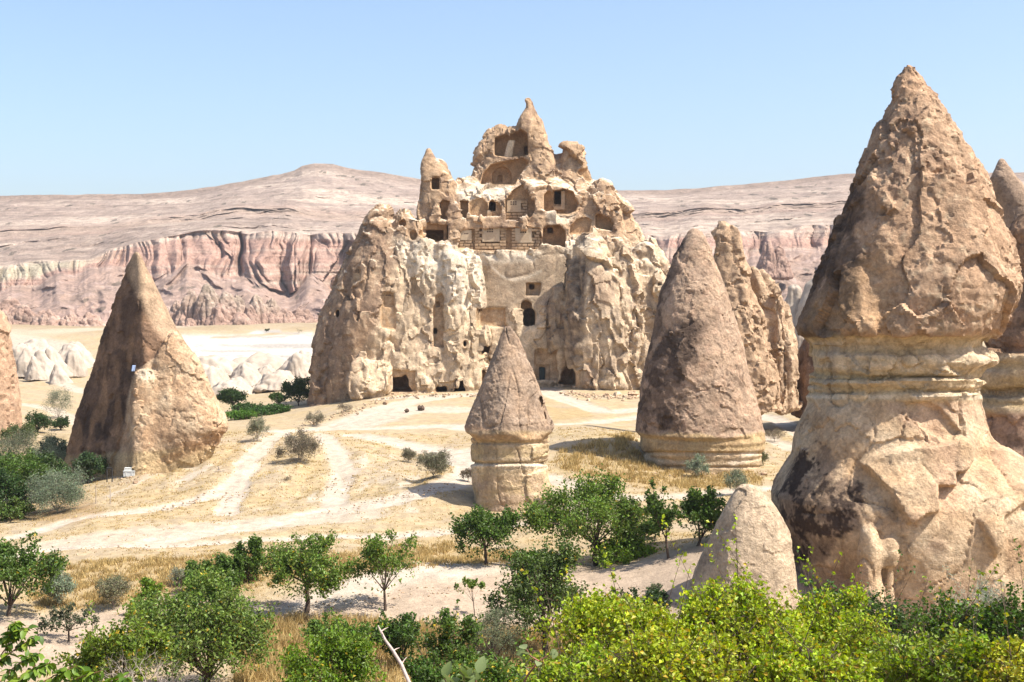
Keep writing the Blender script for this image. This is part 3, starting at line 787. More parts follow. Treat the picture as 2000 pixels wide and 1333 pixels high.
# ---- the great capped chimney on the right
def chimney_right():
    Y = 67.0
    s = Solid(Y, 1490, 2140, 110, 1275, -9.5, 9.0, 0.105)
    cap = [(122, 1765, 1783), (128, 1758, 1792), (145, 1757, 1802), (160, 1747, 1812), (200, 1729, 1838), (250, 1708, 1868), (300, 1691, 1898), (350, 1673, 1921), (400, 1656, 1935), (450, 1640, 1953), (500, 1622, 1969), (550, 1604, 1982), (575, 1594, 1978), (600, 1581, 1960), (625, 1570, 1944), (642, 1563, 1938), (654, 1569, 1925), (668, 1590, 1905), (675, 1600, 1900)]
    s.cone(cap, 0, 0.95, 0.15, 2.25, cuts=[(1700, 450, -4.4, -0.80, -0.56, 0.22)], cutr=0.9)
    neck = [(655, 1605, 1900), (672, 1592, 1904), (690, 1590, 1922), (703, 1592, 1932), (716, 1590, 1912), (728, 1594, 1902), (735, 1585, 1901), (745, 1588, 1905), (752, 1594, 1898), (762, 1588, 1900), (775, 1590, 1893), (790, 1585, 1898), (820, 1573, 1906), (850, 1562, 1914)]
    s.cone(neck, 0, 0.92, 0.18, 2.3)
    foot = [(776, 1600, 1885), (800, 1580, 1902), (850, 1560, 1918), (880, 1555, 1938), (900, 1548, 1972), (930, 1531, 2000), (965, 1512, 2030), (1000, 1514, 2055), (1050, 1534, 2080), (1100, 1548, 2095), (1180, 1556, 2105), (1290, 1550, 2130)]
    s.cone(foot, 0, 0.85, 0.5, 2.4, cuts=[(1650, 980, -6.6, -0.70, -0.70, 0.16)], cutr=1.5)
    # the shoulder at the right and the lumps low on the front
    s.cone([(880, 1900, 1975), (920, 1880, 2020), (980, 1870, 2060), (1100, 1860, 2090), (1290, 1850, 2120)], -2.2, 0.9, 0.9)
    s.cone([(1025, 1688, 1706), (1040, 1680, 1718), (1070, 1676, 1722), (1120, 1672, 1722), (1200, 1668, 1728)], -6.3, 1.0, 0.5)
    s.cone([(1050, 1730, 1748), (1062, 1722, 1756), (1085, 1718, 1758), (1105, 1722, 1754), (1112, 1732, 1748)], -6.25, 0.9, 0.35)
    # flaked slab that throws the stepped shadow
    slab = [(1688, 908), (1706, 893), (1732, 882), (1775, 872), (1830, 868), (1862, 862), (1884, 858), (1905, 862), (1906, 900), (1882, 918), (1860, 922), (1858, 946), (1818, 942), (1815, 990), (1792, 992), (1758, 1014), (1744, 985), (1730, 955), (1716, 942)]
    s.freeze()
    s.relief(slab, 0.62, 0.10)
    s.relief([(1688, 908), (1716, 942), (1740, 985), (1758, 1016), (1740, 1010), (1700, 965), (1672, 930)], -0.15, 0.2)
    s.relief([(1790, 905), (1795, 900), (1815, 930), (1812, 940)], -0.10, 0.05)
    s.relief([(1770, 790), (1800, 782), (1838, 800), (1880, 850), (1842, 858), (1800, 835), (1778, 815)], -0.28, 0.12)
    s.relief([(1900, 1010), (1960, 965), (2010, 950), (2100, 950), (2100, 1000), (2000, 985), (1955, 1005), (1945, 1060), (1930, 1080)], 0.35, 0.15)
    s.relief([(1700, 520), (1722, 500), (1760, 560), (1758, 620), (1725, 655), (1700, 610)], -0.35, 0.5)
    s.relief([(1712, 365), (1725, 362), (1745, 408), (1722, 425)], 0.25, 0.1)
    V, Q = s.mesh()
    N = normals(V, Q)
    u, v = pix(*V.T.astype(float))
    vv = v + 7 * fbm(V * 0.5, 3, 5)
    a, ch, cr, fi = rough_noise(V, 1.0, 3)
    isc = 1 - sstep(650, 662, vv)
    band = sstep(655, 665, vv) * (1 - sstep(772, 788, vv))
    tv, ov, ev = facets(V * np.array([0.24, 0.24, 0.11]) + 0.3 * fbm(V * 0.3, 2, 9)[:, None], 12)
    d = isc * (0.6 * a + 0.55 * tv + 0.28 * ov + 0.30 * ch + 0.4 * cr + 1.5 * fi) + (1 - isc) * (0.40 * a + 0.20 * ch * (1 - band) + 0.35 * cr * (1 - band) + 0.6 * fi)
    # scaling flakes on the cap: small steps with sharp lower lips
    q = V * np.array([1.5, 1.5, 1.0]); w1, w2, wid = worley(q + 0.35 * fbm(V * 1.7, 2, 8)[:, None], 4)
    d += isc * 0.10 * (wid - 0.5) * sstep(0, 0.10, w2 - w1)
    st = perlin(np.stack([V[:, 0] * 0.12, V[:, 1] * 0.12, V[:, 2] * 2.3], 1), 51) * 0.10 + perlin(np.stack([V[:, 0] * 0.3, V[:, 1] * 0.3, V[:, 2] * 6], 1), 52) * 0.05
    d += band * st
    for (vc, hwid, am) in ((738, 2.5, -0.22), (746, 3, 0.16), (766, 3.0, -0.20), (780, 8, 0.10), (672, 3, 0.12), (700, 6, 0.08)):
        d += am * np.exp(-((v + 5 * fbm(V * 0.4, 2, 6) - vc) / hwid) ** 2) * (0.35 + 0.9 * sstep(-0.25, 0.3, fbm(V * np.array([0.5, 0.5, 0.1]), 2, int(vc))))
    tb_, ob_, eb_ = facets(V * np.array([0.55, 0.55, 0.5]), 15)
    d += band * (0.22 * tb_ + 0.20 * ob_)
    # joints that run down the neck
    d -= 0.18 * np.exp(-((np.abs(perlin(np.stack([V[:, 0] * 0.55, V[:, 1] * 0.55, V[:, 2] * 0.08], 1), 57))) / 0.035) ** 2) * sstep(655, 670, v) * (1 - sstep(840, 880, v))
    d -= 0.10 * np.exp(-((np.abs(perlin(V * 0.28 + 3.3, 58))) / 0.02) ** 2) * sstep(800, 830, v)
    V2 = V + N * d[:, None]
    # colour
    n = fbm(V * 0.5, 4, 14); n2 = fbm(V * 2.2, 3, 15)
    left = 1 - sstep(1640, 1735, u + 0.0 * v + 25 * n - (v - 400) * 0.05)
    capc = mixc(np.broadcast_to(col(0.40, 0.268, 0.175), V.shape), T_TAN, np.clip(0.3 + n, 0, 1))
    capc = mixc(capc, T_BROWN, sstep(0.05, 0.4, fbm(V * np.array([0.5, 0.5, 0.22]), 4, 19)) * 0.7)
    capc = mixc(capc, T_CREAM * 0.95, sstep(0.12, 0.42, n2 + 0.3 * n) * 0.45)
    capc = mixc(capc, col(0.130, 0.087, 0.061), dark_patch(V, left * 0.62 - 0.34 + 0.20 * (1 - sstep(230, 420, v)), 25) * (0.35 + 0.5 * left))  # left side darker: patina, plus its shade put into the colour
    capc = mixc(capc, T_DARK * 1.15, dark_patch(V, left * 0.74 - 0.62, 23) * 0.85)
    warm = in_poly(u, v, [(1660, 540), (1720, 480), (1770, 560), (1750, 650), (1600, 655), (1570, 640), (1600, 590)], 25)
    capc = mixc(capc, col(0.407, 0.272, 0.155), warm * np.clip(0.7 - n, 0, 1) * 0.8)
    bandc = mixc(np.broadcast_to(T_YELLOW, V.shape), T_CREAM, np.clip(0.5 + 1.5 * st / 0.2, 0, 1))
    bandc = mixc(bandc, T_GREY * 1.05, np.clip(sstep(0.1, 0.5, perlin(np.stack([V[:, 0] * 0.8, V[:, 1] * 0.8, V[:, 2] * 0.15], 1), 29)) * 0.55, 0, 1))
    bandc = mixc(bandc, T_WHITE, np.exp(-((v - 776) / 5) ** 2) * 0.7)
    footc = mixc(np.broadcast_to(col(0.433, 0.303, 0.186), V.shape), T_CREAM, np.clip(0.4 + n, 0, 1))
    footc = mixc(footc, T_PINK * 1.05, sstep(0.0, 0.4, fbm(V * 0.35, 3, 33)) * 0.5)
    streak = sstep(0.1, 0.4, perlin(np.stack([V[:, 0] * 0.9, V[:, 1] * 0.9, V[:, 2] * 0.1], 1), 35)) * sstep(1010, 1080, v) * sstep(1880, 1920, u)
    footc = mixc(footc, T_ORANGE * 0.8, streak * 0.55)
    lich_dark = np.maximum(in_poly(u, v, [(1590, 845), (1618, 860), (1640, 930), (1600, 985), (1560, 1000), (1512, 1010), (1510, 965), (1550, 890)], 14),
                      in_poly(u, v, [(1505, 985), (1600, 960), (1660, 920), (1690, 945), (1695, 990), (1680, 1035), (1640, 1060), (1610, 1105), (1555, 1110), (1535, 1050)], 14))
    footc = mixc(footc, col(0.174, 0.125, 0.091), sstep(-0.03, 0.10, fbm(V * 0.6, 6, 43, 0.68) + lich_dark * 0.68 - 0.45) * lich_dark * 0.75)
    footc = mixc(footc, T_DARK, sstep(-0.02, 0.07, fbm(V * 0.75, 6, 41, 0.68) + lich_dark * 0.52 - 0.50) * lich_dark)
    c = mixc(capc, bandc, sstep(652, 664, vv)); c = mixc(c, footc, sstep(776, 792, vv))
    root = tag(empty('fairy_chimney', (V[:, 0].mean(), Y, V[:, 2].min() + 1.5)), 'huge brown capped rock cone with a flaked slab and dark lichen on its pale foot', 'rock chimney', 'rock cones standing in the valley')
    fz = vv[Q].mean(1)
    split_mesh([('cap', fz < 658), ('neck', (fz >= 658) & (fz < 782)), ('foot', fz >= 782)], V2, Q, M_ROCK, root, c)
chimney_right()

# ---- small capped chimney in the middle
def chimney_middle():
    Y = 90.0
    s = Solid(Y, 890, 1100, 625, 1020, -4.2, 4.2, 0.07)
    s.cone([(636, 987, 995), (641, 983, 1000), (655, 977, 1009), (680, 968, 1021), (720, 953, 1038), (760, 937, 1055), (800, 919, 1071), (825, 909, 1080), (834, 906, 1082), (842, 908, 1078), (850, 918, 1070), (856, 926, 1066)], 0, 0.95, 0.1, 2.2,
           cuts=[(985, 760, -2.15, -0.55, -0.80, 0.28), (985, 760, -2.2, 0.50, -0.83, 0.28)], cutr=0.25)
    s.cone([(848, 930, 1064), (858, 920, 1071), (866, 919, 1073), (872, 920, 1070), (878, 919, 1072), (896, 921, 1071), (902, 922, 1064), (906, 924, 1062), (911, 921, 1066), (930, 921, 1068), (960, 925, 1074), (985, 936, 1079), (1003, 950, 1081), (1020, 965, 1080)], 0, 0.92, 0.12, 2.3, cuts=[(1005, 940, -2.35, 0.35, -0.9, 0.1), (990, 940, -2.3, -0.5, -0.85, 0.0)], cutr=0.4)
    s.freeze()
    for pl, am in (([(1060, 790), (1070, 790), (1078, 825), (1075, 832), (1066, 828)], -0.28), ([(1052, 780), (1058, 776), (1067, 820), (1058, 824), (1050, 805)], -0.3), ([(1000, 820), (1050, 815), (1052, 828), (1003, 830)], 0.08), ([(1040, 872), (1072, 866), (1072, 892), (1038, 895)], 0.14), ([(1025, 925), (1072, 918), (1080, 990), (1050, 1000), (1030, 970)], 0.14)):
        s.relief(pl, am, 0.06)
    V, Q = s.mesh(); N = normals(V, Q)
    u, v = pix(*V.T.astype(float))
    vv = v + 4 * fbm(V * 0.7, 3, 5)
    a, ch, cr, fi = rough_noise(V, 0.6, 13)
    isc = 1 - sstep(836, 848, vv)
    d = isc * (0.28 * a + 0.12 * ch + 0.3 * cr + 0.6 * fi) + (1 - isc) * (0.22 * a + 0.08 * ch + 0.25 * cr + 0.35 * fi)
    d -= 0.10 * np.exp(-((np.abs(perlin(V * np.array([0.570, 0.525, 0.192]) + 1.3, 58))) / 0.03) ** 2)
    st = perlin(np.stack([V[:, 0] * 0.2, V[:, 1] * 0.2, V[:, 2] * 3.2], 1), 51)
    d += (1 - isc) * st * 0.035
    for (vc, hwid, am) in ((866, 2.0, -0.12), (905, 2.0, -0.16), (911, 3, 0.09), (858, 4, 0.06)):
        d += am * np.exp(-((v + 2 * fbm(V * 0.5, 2, 6) - vc) / hwid) ** 2)
    V2 = V + N * d[:, None]
    n = fbm(V * 0.8, 4, 14); n2 = fbm(V * 3, 3, 15)
    capc = mixc(np.broadcast_to(col(0.305, 0.235, 0.178), V.shape), T_TAN * 0.95, np.clip(0.25 + n, 0, 1))
    capc = mixc(capc, col(0.136, 0.096, 0.069), dark_patch(V, -0.12, 25, 0.5) * 0.5)
    capc = mixc(capc, T_DARK * 1.4, dark_patch(V, -0.28, 27, 0.4) * 0.6)
    capc = mixc(capc, T_ORANGE, np.exp(-((vv - 838) / 8) ** 2) * 0.5 * (u < 960))
    low = mixc(np.broadcast_to(T_YELLOW * 0.98, V.shape), T_CREAM, np.clip(0.3 + n + st * 0.5, 0, 1))
    low = mixc(low, T_PINK * 1.1, sstep(915, 940, vv) * np.clip(0.35 + n, 0, 1) * 0.55)
    low = mixc(low, T_WHITE * 1.02, np.exp(-((v - 911) / 5) ** 2) * 0.8)
    low = mixc(low, T_ORANGE * 0.85, np.exp(-((vv - 853) / 9) ** 2) * 0.6)
    low = mixc(low, T_BROWN, sstep(0.1, 0.4, perlin(np.stack([V[:, 0] * 1.4, V[:, 1] * 1.4, V[:, 2] * 0.2], 1), 35)) * 0.3)
    c = mixc(capc, low, sstep(838, 848, vv))
    root = tag(empty('fairy_chimney', (V[:, 0].mean(), Y, V[:, 2].min() + 0.5)), 'small mushroom-like chimney with a pointed grey-brown cap and a white band round its stem', 'rock chimney', 'rock cones standing in the valley')
    fz = vv[Q].mean(1)
    split_mesh([('cap', fz < 844), ('stem', fz >= 844)], V2, Q, M_ROCK, root, c)
chimney_middle()

# ---- rounded brown cone right of the castle and the two rough rocks behind it
def cone_mid_right():
    Y = 105.0
    s = Solid(Y, 1225, 1510, 440, 955, -6, 6, 0.10)
    s.cone([(449, 1351, 1361), (456, 1344, 1369), (468, 1337, 1378), (480, 1330, 1385), (500, 1319, 1395), (540, 1303, 1408), (570, 1291, 1418), (600, 1284, 1427), (640, 1277, 1440), (700, 1262, 1456), (750, 1252, 1468), (800, 1246, 1479), (832, 1242, 1488), (843, 1241, 1493), (851, 1248, 1490), (856, 1256, 1486)], 0, 0.95, 0.15, 2.2, cuts=[(1300, 640, -3.9, -0.78, -0.58, 0.2)], cutr=1.0)
    s.cone([(846, 1258, 1487), (855, 1251, 1491), (870, 1252, 1490), (884, 1257, 1484), (888, 1262, 1480), (893, 1259, 1484), (905, 1266, 1482), (913, 1276, 1474), (918, 1272, 1478), (935, 1280, 1470), (960, 1285, 1468)], 0, 0.95, 0.12, 2.6)
    s.freeze()
    V, Q = s.mesh(); N = normals(V, Q)
    u, v = pix(*V.T.astype(float))
    vv = v + 6 * fbm(V * 0.45, 3, 5) - 10 * np.exp(-((u - 1420) / 40) ** 2)
    a, ch, cr, fi = rough_noise(V, 1.0, 31)
    isc = 1 - sstep(838, 852, vv)
    d = isc * (0.7 * a + 0.26 * ch + 0.4 * cr + 1.3 * fi) + (1 - isc) * (0.3 * a + 0.1 * ch + 0.4 * fi)
    st = perlin(np.stack([V[:, 0] * 0.15, V[:, 1] * 0.15, V[:, 2] * 2.4], 1), 51)
    d += (1 - isc) * st * 0.08
    d -= 0.15 * np.exp(-((v - 886) / 2.5) ** 2) + 0.16 * np.exp(-((v - 913) / 2.5) ** 2)
    V2 = V + N * d[:, None]
    n = fbm(V * 0.5, 4, 14); n2 = fbm(V * 2.0, 3, 15)
    capc = mixc(np.broadcast_to(col(0.335, 0.25, 0.185), V.shape), T_TAN, np.clip(0.2 + n, 0, 1))
    capc = mixc(capc, T_PINK * 1.1, sstep(0, 0.35, n2) * 0.4)
    lich_dark = np.maximum(in_poly(u, v, [(1290, 640), (1350, 615), (1380, 640), (1360, 720), (1300, 780), (1255, 800), (1255, 730)], 25), 0.8 * in_poly(u, v, [(1255, 790), (1330, 770), (1330, 850), (1245, 850)], 25))
    lich_dark = np.maximum(lich_dark, 0.75 * (1 - sstep(0, 30, u - lerp(v, [(450, 1335), (600, 1285), (700, 1262), (840, 1242)]))))  # also darker in a strip along the left outline
    capc = mixc(capc, col(0.167, 0.119, 0.088), dark_patch(V, lich_dark * 0.6 - 0.28, 25, 0.7) * 0.85)
    capc = mixc(capc, T_DARK * 1.2, dark_patch(V, lich_dark * 0.55 - 0.40, 27, 0.5) * 0.85)
    low = mixc(np.broadcast_to(T_YELLOW * 0.95, V.shape), T_ORANGE, np.clip(0.2 + n + 0.4 * st, 0, 1) * 0.6)
    low = mixc(low, T_CREAM, sstep(880, 890, v) * 0.6)
    low = mixc(low, T_WHITE, in_poly(u, vv, [(1420, 893), (1450, 880), (1482, 878), (1480, 896), (1430, 900)], 3) * 0.7)
    c = mixc(capc, low, sstep(842, 850, vv))
    root = tag(empty('fairy_chimney', (V[:, 0].mean(), Y, V[:, 2].min() + 0.5)), 'broad rounded brown cone on a short yellow banded base, right of the castle rock', 'rock chimney', 'rock cones standing in the valley')
    fz = vv[Q].mean(1)
    split_mesh([('cap', fz < 846), ('stem', fz >= 846)], V2, Q, M_ROCK, root, c)
cone_mid_right()

def rough_rock(name, label, cat, Y, prof, h, k=0.9, seed=1, rough=1.0, base=T_TAN, dark=-0.35, pale=0.3, cuts=(), sc=1.0, extra=(), mat=None, group=None, ribs=0.0, p=2.2, back=None):
    pr = np.array([r[:3] for r in prof], float)
    wmax = (pr[:, 2] - pr[:, 1]).max() / 2 * Y / F_PX * k + 1.0
    s = Solid(Y, pr[:, 1].min() - 30, pr[:, 2].max() + 30, pr[:, 0].min() - 15, pr[:, 0].max() + 5, -wmax - 1.5, back or wmax + 1.0, h)
    s.cone(prof, 0, k, 0.2, p, cuts=cuts, cutr=0.5)
    for e in extra: s.cone(*e[:1], **e[1])
    V, Q = s.mesh(); N = normals(V, Q)
    a, ch, cr, fi = rough_noise(V, sc, seed)
    d = rough * (0.9 * a + 0.5 * ch + 0.5 * cr + 1.1 * fi)
    if ribs:
        r = np.abs(perlin(np.stack([V[:, 0] * 0.45 / sc, V[:, 1] * 0.45 / sc, V[:, 2] * 0.05 / sc], 1), seed + 4))
        d -= ribs * (0.5 - r) * (r < 0.5)
    V2 = V + N * d[:, None]
    n = fbm(V * 0.5 / sc, 4, seed + 14); n2 = fbm(V * 1.8 / sc, 3, seed + 15)
    c = mixc(np.broadcast_to(base, V.shape), T_BROWN, np.clip(0.1 + n, 0, 1) * 0.6)
    c = mixc(c, T_CREAM * 1.05, sstep(0.1, 0.45, n2 + 0.3 * n) * pale)
    c = mixc(c, T_DARK * 1.7, dark_patch(V, dark, seed + 25, 0.8 * sc) * 0.7)
    c = np.broadcast_to(c, V.shape)
    o = mesh_np(name, V2, Q, mat or M_ROCK, None, c)
    tag(o, label, cat, group)
    return o
rough_rock('rock_spire', 'tall ochre rock spire rising behind the broad brown cone', 'rock spire', 124,
           [(437, 1415, 1430), (443, 1408, 1436), (455, 1400, 1442), (500, 1394, 1449), (560, 1392, 1472), (620, 1392, 1492), (700, 1392, 1515), (800, 1392, 1530)], 0.14, seed=3, rough=1.7, base=col(0.40, 0.285, 0.19), group='rough rocks behind the brown cone', ribs=0.5, extra=[([(470, 1396, 1410), (520, 1385, 1420), (700, 1380, 1430)], dict(dy=-0.5, k=0.9, blend=0.3))])
rough_rock('rock_spire', 'pale knobbly rock with vertical clefts, between the brown cone and the huge capped one', 'rock spire', 126,
           [(522, 1466, 1484), (532, 1462, 1498), (550, 1456, 1518), (575, 1450, 1532), (620, 1444, 1548), (680, 1440, 1560), (740, 1440, 1566), (800, 1440, 1570)], 0.13, seed=8, rough=1.8, base=col(0.414, 0.306, 0.208), pale=0.5, dark=-0.42, group='rough rocks behind the brown cone', ribs=1.3,
           extra=[([(560, 1508, 1520), (600, 1502, 1536), (700, 1500, 1556), (800, 1500, 1563)], dict(dy=-2.0, k=0.9, blend=0.25)), ([(640, 1455, 1475), (700, 1448, 1488), (800, 1448, 1500)], dict(dy=-2.2, k=0.9, blend=0.3))])
rough_rock('rock_spire', 'dark shaded brown rock in the gap behind the huge capped cone', 'rock spire', 128,
           [(560, 1640, 1660), (640, 1585, 1700), (690, 1560, 1720), (740, 1550, 1740), (810, 1548, 1750)], 0.2, seed=12, base=T_BROWN, dark=-0.15, pale=0.05)
rough_rock('leaning_rock', 'smooth grey-white leaning rock slab at the left foot of the huge capped cone', 'rock', 60.5,
           [(944, 1448, 1472), (950, 1440, 1482), (965, 1430, 1497), (985, 1418, 1513), (1010, 1405, 1530), (1050, 1386, 1543), (1100, 1366, 1553), (1150, 1345, 1557), (1200, 1326, 1559), (1250, 1310, 1560)], 0.065, k=0.8, seed=17, rough=0.30, base=col(0.43, 0.345, 0.25), dark=-0.46, pale=0.5, sc=0.6, cuts=[(1425, 1080, -1.5, -0.80, -0.56, 0.22), (1480, 1080, -2.3, 0.35, -0.90, 0.26)])
rough_rock('grey_cone', 'smooth grey pointed cone peeping out beyond the huge capped one', 'rock cone', 98,
           [(309, 1953, 1959), (318, 1948, 1966), (340, 1938, 1980), (347, 1935, 1985), (370, 1940, 2004), (400, 1950, 2025), (430, 1955, 2045), (500, 1960, 2080), (700, 1950, 2120)], 0.10, seed=21, rough=0.3, base=col(0.311, 0.231, 0.171), dark=-0.5, pale=0.1)
def rock_far_right():
    Y = 84.0
    s = Solid(Y, 1885, 2200, 395, 1010, -5.5, 5.5, 0.12)
    s.cone([(405, 2010, 2060), (430, 1985, 2090), (450, 1977, 2110), (530, 1982, 2140), (580, 1966, 2140), (620, 1950, 2140), (640, 1944, 2140), (655, 1932, 2140), (668, 1930, 2140), (684, 1938, 2138), (690, 1930, 2135)], 0, 0.8, 0.2, 2.2)
    s.cone([(685, 1912, 2130), (700, 1906, 2120), (740, 1903, 2118), (752, 1908, 2110), (765, 1914, 2110), (780, 1904, 2120), (800, 1903, 2130), (850, 1905, 2140), (900, 1895, 2150), (1010, 1880, 2160)], 0, 0.8, 0.2, 2.4)
    V, Q = s.mesh(); N = normals(V, Q)
    u, v = pix(*V.T.astype(float)); vv = v + 6 * fbm(V * 0.5, 3, 5)
    a, ch, cr, fi = rough_noise(V, 1.0, 37)
    st = perlin(np.stack([V[:, 0] * 0.12, V[:, 1] * 0.12, V[:, 2] * 1.8], 1), 51)
    bd = sstep(685, 700, vv) * (1 - sstep(800, 815, vv))
    d = 0.8 * a + (0.6 * ch + cr) * (1 - bd) + fi + bd * st * 0.16 - 0.5 * np.exp(-((vv - 768) / 6) ** 2)
    n = fbm(V * 0.5, 4, 14)
    c = mixc(np.broadcast_to(col(0.274, 0.173, 0.108), V.shape), T_TAN, np.clip(0.1 + n, 0, 1))
    c = mixc(c, T_DARK * 1.4, dark_patch(V, -0.05, 25, 0.8) * (v < 640) * 0.6)
    c = mixc(c, mixc(np.broadcast_to(T_YELLOW * 0.85, V.shape), T_CREAM * 0.8, np.clip(0.4 + st, 0, 1)), bd)
    c = mixc(c, mixc(np.broadcast_to(T_PINK * 0.9, V.shape), T_DARK * 2, dark_patch(V, -0.1, 28, 0.8) * 0.7), sstep(800, 815, vv))
    root = tag(empty('capped_rock', (V[:, 0].mean(), Y, V[:, 2].min() + 1)), 'dark brown rock with a banded yellow waist beyond the huge capped cone', 'rock')
    fz = vv[Q].mean(1)
    split_mesh([('cap', fz < 690), ('waist', (fz >= 690) & (fz < 806)), ('foot', fz >= 806)], V + N * d[:, None], Q, M_ROCK, root, c)
rock_far_right()
rough_rock('rock_tower', 'pinkish rock tower cut off by the left picture edge, above the orchard', 'rock', 138,
           [(585, -95, -15), (605, -100, -4), (612, -104, 4), (640, -110, 14), (700, -118, 20), (750, -125, 27), (800, -130, 35), (830, -132, 38), (850, -135, 38)], 0.16, seed=44, rough=1.0, base=col(0.400, 0.272, 0.186), dark=-0.5, pale=0.3)

# ---- big two-toned cone at the left with the slab that leans on it
def cone_left():
    Y = 110.0
    s = Solid(Y, 68, 465, 475, 960, -8.5, 6.5, 0.10)
    s.cone([(483, 249, 261), (487, 246, 266), (500, 240, 275), (540, 222, 294), (580, 205, 313), (620, 190, 332), (640, 183, 342), (680, 170, 362), (720, 158, 380), (760, 138, 396), (800, 126, 404), (850, 110, 412), (900, 97, 414), (945, 93, 412), (965, 92, 410)], 0, 0.85, 0.15, 2.1,
           cuts=[(262, 560, -2.7, -0.66, -0.72, 0.26), (318, 690, -5.2, -0.66, -0.75, 0.18)], cutr=0.35)
    # leaning slab at the right, its own front facing the sun
    s.cone([(648, 333, 341), (655, 328, 350), (680, 312, 372), (705, 298, 388), (740, 288, 404), (780, 278, 424), (810, 268, 440), (832, 258, 446), (842, 252, 443), (850, 248, 436), (870, 242, 424), (900, 228, 405), (945, 216, 380)], -3.0, 0.55, 0.12, 2.3, cuts=[(300, 800, -5.6, -0.80, -0.52, 0.1), (360, 800, -5.9, 0.2, -0.95, 0.18)], cutr=0.25)
    s.cone([(718, 272, 292), (724, 264, 300), (740, 258, 306), (780, 250, 310), (850, 236, 316), (945, 218, 320)], -4.2, 0.7, 0.25, 2.2, cuts=[(262, 800, -5.4, -0.85, -0.45, 0.05)], cutr=0.2)
    s.freeze()
    s.carve('rect', (258, 712, 266, 722), 1.2, r=0.05)
    s.carve('rect', (252, 915, 268, 928), 1.0, r=0.05)
    V, Q = s.mesh(); N = normals(V, Q)
    u, v = pix(*V.T.astype(float)); n = fbm(V * 0.5, 4, 14); n2 = fbm(V * 2.0, 3, 15)
    a, ch, cr, fi = rough_noise(V, 1.0, 61)
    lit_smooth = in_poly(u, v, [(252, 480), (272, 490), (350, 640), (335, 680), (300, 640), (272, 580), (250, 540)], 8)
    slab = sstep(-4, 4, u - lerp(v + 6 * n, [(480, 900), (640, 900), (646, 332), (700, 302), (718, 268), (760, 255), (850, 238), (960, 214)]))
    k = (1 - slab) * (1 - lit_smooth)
    d = k * (0.7 * a + 0.28 * ch + 0.3 * cr + 1.1 * fi) + slab * (0.5 * a + 0.34 * ch + 0.5 * cr + 1.0 * fi) + lit_smooth * (0.25 * a + 0.35 * fi)
    under = in_poly(u, v, [(360, 868), (440, 838), (448, 850), (400, 880), (330, 905), (300, 905)], 6)
    d -= under * 0.14 * np.abs(perlin(np.stack([V[:, 0] * 2.2, V[:, 1] * 2.2, V[:, 2] * 0.3], 1), 3))
    V2 = V + N * d[:, None]
    dk = mixc(np.broadcast_to(col(0.185, 0.120, 0.080), V.shape), col(0.28, 0.175, 0.108), np.clip(0.1 + n + 0.4 * n2, 0, 1))  # dark face: patina, with some of its shade put into the colour
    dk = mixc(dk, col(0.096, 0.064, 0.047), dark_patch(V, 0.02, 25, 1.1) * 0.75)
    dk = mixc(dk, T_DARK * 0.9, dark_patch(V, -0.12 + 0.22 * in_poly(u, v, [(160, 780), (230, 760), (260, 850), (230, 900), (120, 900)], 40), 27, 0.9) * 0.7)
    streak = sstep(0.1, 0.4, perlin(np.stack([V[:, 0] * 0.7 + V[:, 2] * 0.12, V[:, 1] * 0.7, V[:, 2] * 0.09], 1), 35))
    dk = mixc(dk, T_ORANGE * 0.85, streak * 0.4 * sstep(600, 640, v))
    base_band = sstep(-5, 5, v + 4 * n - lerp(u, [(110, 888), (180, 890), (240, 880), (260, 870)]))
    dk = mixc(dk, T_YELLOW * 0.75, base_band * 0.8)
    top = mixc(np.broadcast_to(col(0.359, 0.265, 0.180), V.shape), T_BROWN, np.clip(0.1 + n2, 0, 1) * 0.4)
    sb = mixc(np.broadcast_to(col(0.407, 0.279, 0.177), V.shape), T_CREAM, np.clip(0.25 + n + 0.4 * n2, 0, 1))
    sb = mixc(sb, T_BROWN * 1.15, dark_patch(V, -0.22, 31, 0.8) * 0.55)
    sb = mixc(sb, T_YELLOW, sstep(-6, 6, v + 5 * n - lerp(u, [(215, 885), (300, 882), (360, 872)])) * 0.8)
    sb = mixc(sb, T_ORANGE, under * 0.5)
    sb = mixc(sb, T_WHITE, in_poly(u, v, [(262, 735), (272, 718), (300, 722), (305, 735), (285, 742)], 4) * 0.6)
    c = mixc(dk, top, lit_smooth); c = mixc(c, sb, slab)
    root = tag(empty('rock_cone', (xof(270, 900, Y), Y, V[:, 2].min() + 0.5)), 'big cone with a dark face and smooth grey top, a slab leaning on it', 'rock cone', 'rock cones standing in the valley')
    fs = slab[Q].mean(1) > 0.5
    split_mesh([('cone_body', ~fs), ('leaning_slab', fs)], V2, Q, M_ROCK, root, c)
cone_left()

